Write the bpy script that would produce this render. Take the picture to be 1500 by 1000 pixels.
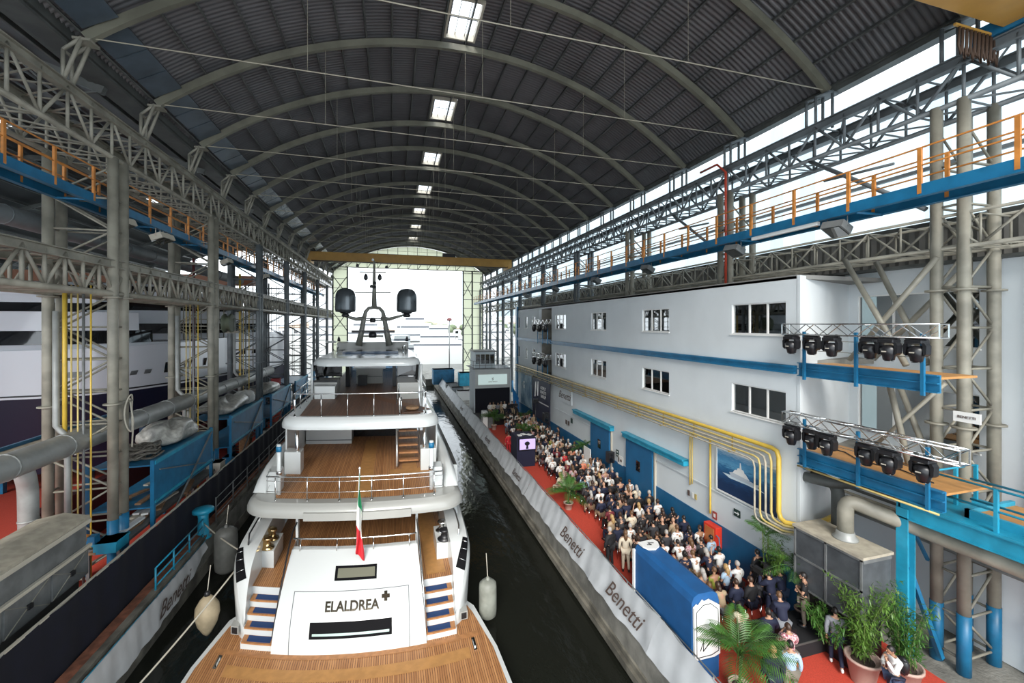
import bpy, bmesh, math, random
from math import sin, cos, pi, radians, sqrt, atan2
from mathutils import Vector, Matrix

for _o in list(bpy.data.objects): bpy.data.objects.remove(_o)
S = bpy.context.scene
COL = S.collection

# ------------------------------------------------------------------ camera, sky, sun, exposure
CAM_Z = 10.5
YAW = radians(15.9)
cam_d = bpy.data.cameras.new('camera'); cam = bpy.data.objects.new('camera', cam_d); COL.objects.link(cam)
cam.location = (0, 0, CAM_Z); cam.rotation_euler = (radians(90), 0, -YAW)
cam_d.sensor_width = 36; cam_d.lens = 36*613/1500; cam_d.shift_y = -25/1500
cam_d.clip_start = .1; cam_d.clip_end = 2000
S.camera = cam
S.view_settings.view_transform = 'Standard'; S.view_settings.look = 'None'
S.view_settings.exposure = 1.5; S.view_settings.gamma = 1; S.view_settings.use_curve_mapping = False
W = bpy.data.worlds.new('sky'); S.world = W; W.use_nodes = True
_bg = W.node_tree.nodes['Background']; _bg.inputs[0].default_value = (.86, .94, 1, 1); _bg.inputs[1].default_value = 1.15
sun_d = bpy.data.lights.new('sun', 'SUN'); sun_d.energy = 1.5; sun_d.angle = radians(25); sun_d.color = (1, .95, .88)
sun = bpy.data.objects.new('sun', sun_d); COL.objects.link(sun)
sun.rotation_euler = (radians(58), 0, radians(-18))      # overcast sun from behind the camera, through the open end of the hall

# ------------------------------------------------------------------ materials
MATS = {}
def mat(name, col, rough=.6, metal=0, noise=.0, nscale=3, bump=0, bscale=40, spec=.5, coat=0, col2=None, detail=4):
    if name in MATS: return MATS[name]
    m = bpy.data.materials.new(name); m.use_nodes = True; nt = m.node_tree; N = nt.nodes; L = nt.links
    b = N['Principled BSDF']; b.inputs['Base Color'].default_value = (*col, 1); b.inputs['Roughness'].default_value = rough
    b.inputs['Metallic'].default_value = metal; b.inputs['Specular IOR Level'].default_value = spec; b.inputs['Coat Weight'].default_value = coat
    if noise > 0 or col2:
        tc = N.new('ShaderNodeTexCoord'); nz = N.new('ShaderNodeTexNoise'); nz.inputs['Scale'].default_value = nscale; nz.inputs['Detail'].default_value = detail
        L.new(tc.outputs['Object'], nz.inputs['Vector'])
        cr = N.new('ShaderNodeValToRGB'); c2 = col2 or tuple(c*(1-noise) for c in col)
        cr.color_ramp.elements[0].position = .38; cr.color_ramp.elements[1].position = .62
        cr.color_ramp.elements[0].color = (*c2, 1); cr.color_ramp.elements[1].color = (*col, 1)
        L.new(nz.outputs['Fac'], cr.inputs[0]); L.new(cr.outputs[0], b.inputs['Base Color'])
    if bump > 0:
        tc = N.new('ShaderNodeTexCoord'); nz = N.new('ShaderNodeTexNoise'); nz.inputs['Scale'].default_value = bscale
        L.new(tc.outputs['Object'], nz.inputs['Vector'])
        bp = N.new('ShaderNodeBump'); bp.inputs['Strength'].default_value = bump; bp.inputs['Distance'].default_value = .05
        L.new(nz.outputs['Fac'], bp.inputs['Height']); L.new(bp.outputs[0], b.inputs['Normal'])
    MATS[name] = m; return m
def teak(name, axis='X', w=.075, c1=(.29, .12, .042), c2=(.54, .27, .11), caulk=(.07, .03, .015), frac=.18):
    if name in MATS: return MATS[name]
    m = bpy.data.materials.new(name); m.use_nodes = True; nt = m.node_tree; N = nt.nodes; L = nt.links; b = N['Principled BSDF']
    tc = N.new('ShaderNodeTexCoord'); sp = N.new('ShaderNodeSeparateXYZ'); L.new(tc.outputs['Object'], sp.inputs[0])
    d = N.new('ShaderNodeMath'); d.operation = 'DIVIDE'; d.inputs[1].default_value = w; L.new(sp.outputs[axis], d.inputs[0])
    fl = N.new('ShaderNodeMath'); fl.operation = 'FLOOR'; L.new(d.outputs[0], fl.inputs[0])
    fr = N.new('ShaderNodeMath'); fr.operation = 'FRACT'; L.new(d.outputs[0], fr.inputs[0])
    wn = N.new('ShaderNodeTexWhiteNoise'); wn.noise_dimensions = '1D'; L.new(fl.outputs[0], wn.inputs['W'])
    mp = N.new('ShaderNodeMapping'); mp.inputs['Scale'].default_value = (8, .7, 1) if axis == 'X' else (.7, 8, 1); L.new(tc.outputs['Object'], mp.inputs[0])
    nz = N.new('ShaderNodeTexNoise'); nz.inputs['Scale'].default_value = 1.5; L.new(mp.outputs[0], nz.inputs['Vector'])
    ad = N.new('ShaderNodeMath'); ad.operation = 'MULTIPLY_ADD'; ad.inputs[1].default_value = .6; L.new(wn.outputs['Value'], ad.inputs[0]); L.new(nz.outputs['Fac'], ad.inputs[2])
    mx = N.new('ShaderNodeMix'); mx.data_type = 'RGBA'; mx.inputs[6].default_value = (*c1, 1); mx.inputs[7].default_value = (*c2, 1)
    sb = N.new('ShaderNodeMath'); sb.operation = 'SUBTRACT'; sb.inputs[1].default_value = .3; L.new(ad.outputs[0], sb.inputs[0]); L.new(sb.outputs[0], mx.inputs[0])
    gt = N.new('ShaderNodeMath'); gt.operation = 'LESS_THAN'; gt.inputs[1].default_value = frac; L.new(fr.outputs[0], gt.inputs[0])
    m2 = N.new('ShaderNodeMix'); m2.data_type = 'RGBA'; L.new(gt.outputs[0], m2.inputs[0]); L.new(mx.outputs[2], m2.inputs[6]); m2.inputs[7].default_value = (*caulk, 1)
    L.new(m2.outputs[2], b.inputs['Base Color']); b.inputs['Roughness'].default_value = .55
    MATS[name] = m; return m
def glassy(name, tint=(.9, .95, .97), fac=.15, rough=.02):
    """thin pane: mostly clear, part mirror"""
    if name in MATS: return MATS[name]
    m = bpy.data.materials.new(name); m.use_nodes = True; nt = m.node_tree; N = nt.nodes; L = nt.links
    N.remove(N['Principled BSDF']); o = N['Material Output']
    t = N.new('ShaderNodeBsdfTransparent'); t.inputs[0].default_value = (*tint, 1)
    g = N.new('ShaderNodeBsdfGlossy'); g.inputs['Roughness'].default_value = rough
    x = N.new('ShaderNodeMixShader'); fz = N.new('ShaderNodeLayerWeight'); fz.inputs[0].default_value = .5
    a = N.new('ShaderNodeMath'); a.operation = 'MULTIPLY_ADD'; a.inputs[1].default_value = .45; a.inputs[2].default_value = fac
    pw = N.new('ShaderNodeMath'); pw.operation = 'POWER'; pw.inputs[1].default_value = 3; L.new(fz.outputs['Facing'], pw.inputs[0]); L.new(pw.outputs[0], a.inputs[0])
    L.new(a.outputs[0], x.inputs[0]); L.new(t.outputs[0], x.inputs[1]); L.new(g.outputs[0], x.inputs[2]); L.new(x.outputs[0], o.inputs[0])
    MATS[name] = m; return m
def translucent(name, col=(.8, .9, .95), fac=.75, stripe=0, col2=None):
    if name in MATS: return MATS[name]
    m = bpy.data.materials.new(name); m.use_nodes = True; nt = m.node_tree; N = nt.nodes; L = nt.links
    N.remove(N['Principled BSDF']); o = N['Material Output']
    t = N.new('ShaderNodeBsdfTranslucent'); d = N.new('ShaderNodeBsdfDiffuse'); x = N.new('ShaderNodeMixShader'); x.inputs[0].default_value = fac
    t.inputs[0].default_value = (*col, 1); d.inputs[0].default_value = (*col, 1)
    if stripe:
        tc = N.new('ShaderNodeTexCoord'); sp = N.new('ShaderNodeSeparateXYZ'); L.new(tc.outputs['Object'], sp.inputs[0])
        dv = N.new('ShaderNodeMath'); dv.operation = 'DIVIDE'; dv.inputs[1].default_value = stripe; L.new(sp.outputs['Y'], dv.inputs[0])
        fl = N.new('ShaderNodeMath'); fl.operation = 'FLOOR'; L.new(dv.outputs[0], fl.inputs[0])
        wn = N.new('ShaderNodeTexWhiteNoise'); wn.noise_dimensions = '1D'; L.new(fl.outputs[0], wn.inputs['W'])
        mx = N.new('ShaderNodeMix'); mx.data_type = 'RGBA'; mx.inputs[6].default_value = (*col, 1); mx.inputs[7].default_value = (*col2, 1)
        L.new(wn.outputs['Value'], mx.inputs[0]); L.new(mx.outputs[2], t.inputs[0]); L.new(mx.outputs[2], d.inputs[0])
    L.new(d.outputs[0], x.inputs[1]); L.new(t.outputs[0], x.inputs[2]); L.new(x.outputs[0], o.inputs[0])
    MATS[name] = m; return m
def emis(name, col, s=1):
    if name in MATS: return MATS[name]
    m = mat(name, col, .5); b = m.node_tree.nodes['Principled BSDF']
    b.inputs['Emission Color'].default_value = (*col, 1); b.inputs['Emission Strength'].default_value = s; return m

STEEL = mat('painted steel', (.28, .265, .215), .55, 0, .35, 1.3)
STEELD = mat('dark painted steel', (.085, .09, .085), .55, 0, .35, 1.3)
STEELB = mat('steel in blue grey paint', (.16, .18, .19), .5, 0, .3, 1.3)
BLUE = mat('blue paint', (.012, .15, .30), .4, 0, .25, 2)
BLUEW = mat('blue wall paint', (.008, .115, .26), .55, 0, .15, 1)
CYAN = mat('light blue paint', (.02, .30, .46), .4, 0, .25, 2)
ORANGE = mat('orange paint', (.62, .24, .05), .5, 0, .3, 3)
OCHRE = mat('ochre crane paint', (.50, .27, .055), .45, 0, .15, 1)
YELLOW = mat('yellow pipe paint', (.62, .42, .06), .4, 0, .15, 2)
PALEY = mat('pale yellow paint', (.52, .40, .14), .5, 0, .15, 2)
WALLW = mat('white plaster', (.62, .66, .68), .75, 0, .06, .6)
GEL = mat('white gelcoat', (.58, .60, .595), .25, 0, 0, coat=.35)
GELG = mat('pale grey gelcoat', (.33, .33, .31), .3, 0, 0, coat=.3)
MASTM = mat('mast paint', (.17, .17, .145), .4)
MATTB = mat('matt black', (.004, .004, .005), .7, spec=.1)
CHROME = mat('polished steel', (.75, .75, .74), .15, 1)
BRASS = mat('polished gold steel', (.6, .42, .2), .18, 1)
BLACK = mat('black plastic', (.012, .012, .014), .35)
DARKG = mat('dark glass', (.006, .007, .009), .06, 0, 0, coat=1)
TEAK = teak('teak deck')
TEAKS = teak('teak deck across', 'Y')
TEAKD = teak('brown teak deck', 'X', .075, (.12, .065, .045), (.22, .115, .07))
TEAKP = mat('plain teak', (.42, .19, .07), .5, 0, .25, 6)
PLY = mat('deck protection board', (.46, .23, .075), .6, 0, .15, 4)
CONC = mat('concrete', (.26, .25, .22), .85, 0, .45, 1.2, .4, 12, detail=10)
CONCD = mat('weathered concrete', (.20, .185, .15), .9, 0, .6, 1.0, .5, 8, detail=10)
CARPET = mat('red carpet', (.56, .06, .032), .95, 0, .2, 30)
NAVY = mat('navy cloth', (.0016, .0022, .011), .9, 0, .3, 2)
GREYM = mat('galvanised sheet', (.20, .21, .21), .45, .3, .3, 2)
DUCT = mat('grey duct paint', (.30, .31, .30), .45, .1, .2, 2)
DUST = mat('dusty sheet', (.42, .38, .30), .85, 0, .25, 3)
WOOD = mat('rough timber', (.33, .19, .10), .75, 0, .35, 5)
CREAM = mat('cream upholstery', (.50, .46, .38), .6)
WHITEP = mat('white plastic', (.75, .75, .73), .4)
SKYL = glassy('clear pane', (.97, .98, 1), .02)
PANE = glassy('window pane', (.35, .40, .40), .27)
FABW = mat('banner cloth', (.44, .46, .48), .55, 0, .12, 1.5)

# ------------------------------------------------------------------ mesh builder
IDX = lambda x, y, z: (x, y, z)
class MB:
    def __init__(s, xf=None): s.v = []; s.f = []; s.mi = []; s.m = 0; s.xf = xf or IDX; s.sm = []; s.smooth = False
    def V(s, x, y, z): s.v.append(Vector(s.xf(x, y, z))); return len(s.v)-1
    def F(s, ids): s.f.append(tuple(ids)); s.mi.append(s.m); s.sm.append(s.smooth)
    def box(s, x0, x1, y0, y1, z0, z1, nx=1):
        a = []
        for i in range(nx+1):
            x = x0+(x1-x0)*i/nx
            a.append([s.V(x, y0, z0), s.V(x, y1, z0), s.V(x, y1, z1), s.V(x, y0, z1)])
        for i in range(nx):
            p, q = a[i], a[i+1]
            for k in range(4): s.F((p[k], p[(k+1) % 4], q[(k+1) % 4], q[k]))
        s.F(a[0][::-1]); s.F(a[-1]); return s
    def obox(s, c, sz, rz=0, rx=0, ry=0):
        R = Matrix.Rotation(rz, 3, 'Z') @ Matrix.Rotation(ry, 3, 'Y') @ Matrix.Rotation(rx, 3, 'X'); c = Vector(c); ids = []
        for dx, dy, dz in ((-1,-1,-1),(1,-1,-1),(1,1,-1),(-1,1,-1),(-1,-1,1),(1,-1,1),(1,1,1),(-1,1,1)):
            p = c + R @ Vector((dx*sz[0]/2, dy*sz[1]/2, dz*sz[2]/2)); ids.append(s.V(*p))
        for q in ((0,3,2,1),(4,5,6,7),(0,1,5,4),(1,2,6,5),(2,3,7,6),(3,0,4,7)): s.F([ids[k] for k in q])
        return s
    def beam(s, a, b, w, h=None, up=(0,0,1)):
        """square bar from a to b"""
        h = h or w; a = Vector(a); b = Vector(b); d = (b-a)
        if d.length < 1e-6: return s
        d.normalize(); u = Vector(up)
        if abs(d.dot(u)) > .98: u = Vector((1, 0, 0))
        r = d.cross(u).normalized(); t = r.cross(d)
        ids = []
        for p in (a, b):
            for i, j in ((-1,-1),(1,-1),(1,1),(-1,1)): ids.append(s.V(*(p + r*i*w/2 + t*j*h/2)))
        s.F((0+ids[0], ids[1], ids[2], ids[3])[::-1]) ; s.F(ids[4:])
        for k in range(4): s.F((ids[k], ids[(k+1) % 4], ids[4+(k+1) % 4], ids[4+k]))
        return s
    def tube(s, a, b, r, n=8, r2=None, cap=True):
        a = Vector(a); b = Vector(b); d = (b-a)
        if d.length < 1e-6: return s
        d.normalize(); u = Vector((0, 0, 1)) if abs(d.z) < .9 else Vector((1, 0, 0)); p = d.cross(u).normalized(); q = d.cross(p)
        r2 = r if r2 is None else r2; A = []; B = []
        for k in range(n):
            t = 2*pi*k/n; w = p*cos(t)+q*sin(t)
            A.append(s.V(*(a+w*r))); B.append(s.V(*(b+w*r2)))
        o = s.smooth; s.smooth = n > 5
        for k in range(n): s.F((A[k], A[(k+1) % n], B[(k+1) % n], B[k]))
        s.smooth = o
        if cap: s.F(A[::-1]); s.F(B)
        return s
    def path(s, pts, r, n=8, closed=False):
        pts = [Vector(p) for p in pts]; rings = []; prev = None
        for i, p in enumerate(pts):
            if closed: d = pts[(i+1) % len(pts)]-pts[i-1]
            else: d = (pts[min(i+1, len(pts)-1)]-pts[max(i-1, 0)])
            d.normalize()
            if prev is None:
                u = Vector((0, 0, 1)) if abs(d.z) < .9 else Vector((1, 0, 0)); e = d.cross(u).normalized()
            else: e = (prev - d*prev.dot(d)); e.normalize()
            prev = e; q = d.cross(e); rr = r[i] if isinstance(r, (list, tuple)) else r
            rings.append([s.V(*(p+(e*cos(2*pi*k/n)+q*sin(2*pi*k/n))*rr)) for k in range(n)])
        o = s.smooth; s.smooth = True; m = len(rings)
        for i in range(m if closed else m-1):
            A, B = rings[i], rings[(i+1) % m]
            for k in range(n): s.F((A[k], A[(k+1) % n], B[(k+1) % n], B[k]))
        s.smooth = o
        if not closed: s.F(rings[0][::-1]); s.F(rings[-1])
        return s
    def lathe(s, prof, c=(0,0,0), n=16, axis='Z', smooth=True):
        rings = []; o = s.smooth
        for r, h in prof:
            ring = []
            for k in range(n):
                t = 2*pi*k/n; a, b = r*cos(t), r*sin(t)
                p = (c[0]+a, c[1]+b, c[2]+h) if axis == 'Z' else ((c[0]+h, c[1]+a, c[2]+b) if axis == 'X' else (c[0]+b, c[1]+h, c[2]+a))
                ring.append(s.V(*p))
            rings.append(ring)
        s.smooth = smooth
        for A, B in zip(rings, rings[1:]):
            for k in range(n): s.F((A[k], A[(k+1) % n], B[(k+1) % n], B[k]))
        s.smooth = o
        s.F(rings[0][::-1]); s.F(rings[-1]); return s
    def prism(s, poly, z0, z1, plane='XY', smooth=False):
        """poly extruded; plane XY -> along z, YZ -> along x, XZ -> along y"""
        def mk(a, b, h):
            return s.V(a, b, h) if plane == 'XY' else (s.V(h, a, b) if plane == 'YZ' else s.V(a, h, b))
        A = [mk(a, b, z0) for a, b in poly]; B = [mk(a, b, z1) for a, b in poly]; n = len(poly)
        s.F(A[::-1]); s.F(B); o = s.smooth; s.smooth = smooth
        for k in range(n): s.F((A[k], A[(k+1) % n], B[(k+1) % n], B[k]))
        s.smooth = o; return s
    def grid(s, fn, nu, nv, closed_u=False, skip=None, smooth=True):
        ids = [[s.V(*fn(i/nu, j/nv)) for j in range(nv+1)] for i in range(nu+(0 if closed_u else 1))]
        o = s.smooth; s.smooth = smooth; m = len(ids)
        for i in range(nu):
            for j in range(nv):
                if skip and skip((i+.5)/nu, (j+.5)/nv): continue
                A, B = ids[i], ids[(i+1) % m]
                s.F((A[j], B[j], B[j+1], A[j+1]))
        s.smooth = o; return s
    def ell(s, c, r, n=10, m=7, R=None):
        c = Vector(c); rings = []
        o = s.smooth; s.smooth = True
        for j in range(1, m):
            ph = pi*j/m; ring = []
            for k in range(n):
                t = 2*pi*k/n; p = Vector((r[0]*sin(ph)*cos(t), r[1]*sin(ph)*sin(t), r[2]*cos(ph)))
                if R: p = R @ p
                ring.append(s.V(*(c+p)))
            rings.append(ring)
        t0 = Vector((0, 0, r[2])); t1 = -t0
        if R: t0 = R @ t0; t1 = R @ t1
        T = s.V(*(c+t0)); B = s.V(*(c+t1))
        for k in range(n): s.F((T, rings[0][k], rings[0][(k+1) % n])); s.F((B, rings[-1][(k+1) % n], rings[-1][k]))
        for A, D in zip(rings, rings[1:]):
            for k in range(n): s.F((A[k], D[k], D[(k+1) % n], A[(k+1) % n]))
        s.smooth = o; return s
    def mesh(s, name, mats, L=Vector((0,0,0))):
        me = bpy.data.meshes.new(name); me.from_pydata([tuple(v-L) for v in s.v], [], s.f)
        mats = mats if isinstance(mats, (list, tuple)) else [mats]
        for m in mats: me.materials.append(m)
        me.polygons.foreach_set('material_index', s.mi); me.polygons.foreach_set('use_smooth', s.sm)
        me.update()
        if len(s.f) < 60000:
            bm = bmesh.new(); bm.from_mesh(me); bmesh.ops.recalc_face_normals(bm, faces=bm.faces); bm.to_mesh(me); bm.free()
        return me
    def build(s, name, mats, parent=None, at=None, bevel=0):
        L = rootloc(parent) if parent else Vector(at or (0, 0, 0))
        me = s.mesh(name, mats, L); o = bpy.data.objects.new(name, me); COL.objects.link(o)
        if parent: o.parent = parent
        else: o.location = L
        if bevel:
            b = o.modifiers.new('bevel', 'BEVEL'); b.width = bevel; b.segments = 2; b.limit_method = 'ANGLE'
        return o
def rootloc(o):
    while o.parent: o = o.parent
    return Vector(o.location)
def tag(o, label=None, cat=None, group=None, kind=None):
    if label: o['label'] = label
    if cat: o['category'] = cat
    if group: o['group'] = group
    if kind: o['kind'] = kind
    return o
def thing(name, label, cat, loc=(0,0,0), group=None, kind=None):
    o = bpy.data.objects.new(name, None); COL.objects.link(o); o.location = loc; o.empty_display_size = .2
    return tag(o, label, cat, group, kind)
def struct(name, mb, m, parent=None):
    o = mb.build(name, m, parent)
    if not parent: o['kind'] = 'structure'
    return o
def copy_tree(o, parent=None):
    c = o.copy(); COL.objects.link(c)
    if parent: c.parent = parent
    for ch in list(o.children): copy_tree(ch, c)
    return c
_txt = {}
def text_mesh(body, size, shear=0, depth=.01, bold=0):
    cu = bpy.data.curves.new('text', 'FONT'); cu.body = body; cu.size = size; cu.shear = shear; cu.extrude = depth; cu.align_x = 'CENTER'; cu.align_y = 'CENTER'; cu.offset = bold
    o = bpy.data.objects.new('text', cu); COL.objects.link(o); bpy.context.view_layer.update()
    me = bpy.data.meshes.new_from_object(o.evaluated_get(bpy.context.evaluated_depsgraph_get()))
    bpy.data.objects.remove(o); return me
def text(name, body, size, loc, rot, m, parent=None, shear=0, depth=.006, bold=0):
    """rot: 3x3 matrix whose columns are the text's right, up and facing directions"""
    me = text_mesh(body, size, shear, depth, bold); me.materials.clear(); me.materials.append(m)
    L = rootloc(parent) if parent else Vector((0,0,0))
    Mx = Matrix.Translation(Vector(loc)-L) @ rot.to_4x4(); me.transform(Mx)
    o = bpy.data.objects.new(name, me); COL.objects.link(o)
    if parent: o.parent = parent
    return o
def basis(r, u):
    r = Vector(r).normalized(); u = Vector(u); u = (u-r*u.dot(r)).normalized(); n = r.cross(u)
    return Matrix((r, u, n)).transposed()
ORD = ['nearest', 'second nearest', 'third nearest', 'fourth nearest', 'fifth nearest', 'sixth nearest', 'seventh nearest', 'eighth nearest', 'ninth nearest', 'tenth nearest', 'eleventh nearest', 'twelfth nearest']
NTH = ['first', 'second', 'third', 'fourth', 'fifth', 'sixth', 'seventh', 'eighth', 'ninth', 'tenth', 'eleventh', 'twelfth', 'thirteenth', 'fourteenth', 'fifteenth', 'sixteenth', 'seventeenth', 'eighteenth', 'nineteenth', 'twentieth',
       'twenty-first', 'twenty-second', 'twenty-third', 'twenty-fourth', 'twenty-fifth', 'twenty-sixth', 'twenty-seventh', 'twenty-eighth', 'twenty-ninth', 'thirtieth', 'thirty-first', 'thirty-second', 'thirty-third', 'thirty-fourth']
rnd = random.Random(7)
# ================================================================== THE HALL
XL, XLB, XR, XRB, ZR = -10.5, -12.5, 16.5, 17.9, 18.6
YEND = 81.0
ARCH = [17.6+4.45*k for k in range(-4, 15)]
CX, HS, RISE, ZS = 3.7, 13.7, 4.9, 20.2
RAD = (HS*HS+RISE*RISE)/(2*RISE); CZ = ZS+RISE-RAD; AM = math.asin(HS/RAD)
def arc(t, off=0): return (CX+(RAD+off)*sin(t), CZ+(RAD+off)*cos(t))

# ---- roof: sheeting, arches, purlins, ties, skylights are parts of the ceiling
ceil = thing('ceiling', 'arched corrugated roof on curved ribs and purlins', 'roof', (CX, 40, ZS)); ceil['kind'] = 'structure'
SKY = [(20.45+8.9*k) for k in range(0, 7)]
Y0R, Y1R = -3.0, YEND+1
per = .22; NC = int((Y1R-Y0R)/per*4); NA = 64
def sheet(u, v):
    y = Y0R+(Y1R-Y0R)*u; t = -AM*1.03+2.06*AM*v
    k = round(u*NC) % 4; d = (.0, .045, .09, .045)[k]
    x, z = arc(t, .42+d); return (x, y, z)
def skp(u, v):
    y = Y0R+(Y1R-Y0R)*u; t = -AM*1.03+2.06*AM*v; x = CX+RAD*sin(t)
    return any(abs(y-q) < 1.35 for q in SKY) and abs(x-3.35) < .75
mb = MB(); mb.grid(sheet, NC, NA, skip=skp, smooth=True)
TIE = mat('pale cable', (.34, .31, .24), .6)
RIBM = mat('olive rib paint', (.17, .165, .125), .6, 0, .3, 1)
ROOFM = mat('grey corrugated sheet', (.17, .17, .178), .38, .45, .25, .35)
mb.build('roof_sheet', ROOFM, ceil)
for y in ARCH:
    mb = MB()
    for i in range(40):
        t0 = -AM+2*AM*i/40; t1 = -AM+2*AM*(i+1)/40; a = arc(t0); b = arc(t1)
        mb.beam((a[0], y, a[1]), (b[0], y, b[1]), .2, .32)
    mb.build('arch_rib', RIBM, ceil)
NP = 24
for i in range(NP+1):
    t = -AM+2*AM*i/NP; x, z = arc(t, .28)
    mb = MB(); mb.obox((x, (Y0R+Y1R)/2, z), (.07, Y1R-Y0R, .2), 0, 0, t); mb.build('purlin', STEELD, ceil)
for y in ARCH[1:]:
    mb = MB(); mb.tube((CX-HS, y, ZS+.02), (CX+HS, y, ZS+.02), .022, 5); mb.build('tie_rod', TIE, ceil)
    mb = MB()
    for q in (-.5, 0, .5): x = CX+HS*q; mb.tube((x, y, ZS), (x, y, CZ+sqrt(RAD**2-(x-CX)**2)-.1), .008, 4)
    mb.build('tie_hanger', TIE, ceil)
for y in SKY:
    fr = MB(); t = math.asin((3.35-CX)/RAD)
    for (x0, x1, y0, y1) in ((-.82,-.72,-1.42,1.42),(.72,.82,-1.42,1.42),(-.72,.72,-1.42,-1.32),(-.72,.72,1.32,1.42)):
        z = arc(t, .4)[1]; fr.box(3.35+x0, 3.35+x1, y+y0, y+y1, z-.12, z+.25)
    f = fr.build('skylight', CREAM, ceil)
    mb = MB(); mb.box(3.35-.74, 3.35+.74, y-1.34, y+1.34, arc(t, .62)[1], arc(t, .63)[1]); mb.build('pane', SKYL, f)
    mb = MB()
    for dx in (-.25, .25): mb.beam((3.35+dx, y-1.34, arc(t, .5)[1]), (3.35+dx, y+1.34, arc(t, .5)[1]), .03)
    mb.beam((3.35-.7, y, arc(t, .45)[1]), (3.35+.7, y, arc(t, .45)[1]), .03); mb.build('glazing_bar', BLACK, f)
# eave strip of flat panels on the canal side (left) and gutters
EAVE = mat('blue grey eave panel', (.10, .13, .16), .25, .3, .3, .8)
for i, y in enumerate(ARCH[:-1]):
    mb = MB()
    for j in range(3):
        y0 = y+.2+j*1.38; a = arc(-AM*.985, .1); b = arc(-AM*.92, .1)
        mb.beam(((a[0]+b[0])/2, y0, (a[1]+b[1])/2), ((a[0]+b[0])/2, y0+1.3, (a[1]+b[1])/2), 1.15, .05, up=(-.5, 0, .86))
    mb.build('eave_panel', EAVE, ceil)
mb = MB(); mb.box(XL-.9, XL-.2, Y0R, Y1R, ZS-.25, ZS+.1); mb.box(XL-.05, XL+.05, Y0R, Y1R, ZS-.1, ZS+.65); mb.box(XL-.7, XL+.05, Y0R, Y1R, ZS-.3, ZS-.2); mb.build('gutter', STEELD, ceil)
mb = MB(); mb.box(CX+HS+.1, CX+HS+.5, Y0R, Y1R, ZS-.12, ZS+.08); mb.build('gutter', STEELD, ceil)

# ---- crane girders: one lattice girder per side and per level
def box_truss(name, label, cat, x0, x1, y0, y1, z0, z1, bay, m, rail=True, group=None, rch=.09, rw=.05, zb=None):
    t = thing(name, label, cat, ((x0+x1)/2, y0, z0), group)
    zb = z0 if zb is None else zb
    for x, zz in ((x0, z0), (x1, zb)):
        mb = MB(); mb.tube((x, y0, zz), (x, y1, zz), rch, 8); mb.build('bottom_chord', m, t)
        mb = MB(); 
        if rail: mb.box(x-.13, x+.13, y0, y1, z1-.02, z1+.02); mb.box(x-.13, x+.13, y0, y1, z1-.3, z1-.26); mb.box(x-.03, x+.03, y0, y1, z1-.26, z1-.02)
        else: mb.tube((x, y0, z1), (x, y1, z1), rch*.8, 8)
        mb.build('top_chord', m, t)
        n = max(1, round((y1-y0)/bay)); mb = MB()
        for i in range(n):
            a = y0+(y1-y0)*i/n; b = y0+(y1-y0)*(i+1)/n
            mb.tube((x, a, zz), (x, a, z1-.1), rw, 6)
            if i % 2 == 0: mb.tube((x, a, zz), (x, b, z1-.1), rw, 6)
            else: mb.tube((x, a, z1-.1), (x, b, zz), rw, 6)
        mb.build('lattice_web', m, t)
    n = max(1, round((y1-y0)/bay)); mb = MB(); mc = MB()
    for i in range(n+1):
        a = y0+(y1-y0)*i/n; mb.tube((x0, a, z0), (x1, a, zb), rw*.7, 5); mc.tube((x0, a, z1-.1), (x1, a, z1-.1), rw*.7, 5)
        if i < n: b = y0+(y1-y0)*(i+1)/n; mc.tube((x0, a, z1-.12), (x1, b, z1-.12), rw*.7, 5); mb.tube((x0, b, z0), (x1, a, zb), rw*.7, 5)
    mb.build('lower_bracing', m, t); mc.build('upper_bracing', m, t)
    return t
colL = [20.3+9.15*k for k in range(-2, 7)]; colR = [8.7+9.05*k for k in range(-1, 9)]
box_truss('crane_girder', 'upper lattice crane girder along the left row of columns, rail on top', 'girder', XL, XLB, -2, YEND, 17.0, ZR, 1.15, STEEL)
box_truss('crane_girder', 'upper lattice crane girder along the right side under the roof edge', 'girder', XR, XRB, -2, YEND, 17.25, ZR, 1.15, STEELB)
box_truss('lattice_girder', 'lower pale grey lattice girder half way up the left columns', 'girder', XL, XLB, -2, YEND, 11.7, 13.0, .85, STEEL, rch=.11, rw=.055)
box_truss('lattice_girder', 'lower lattice girder just above the roof of the white building', 'girder', XR, XRB, -2, YEND, 12.85, 13.85, 1.0, STEEL, False, rch=.06, rw=.035)
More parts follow.
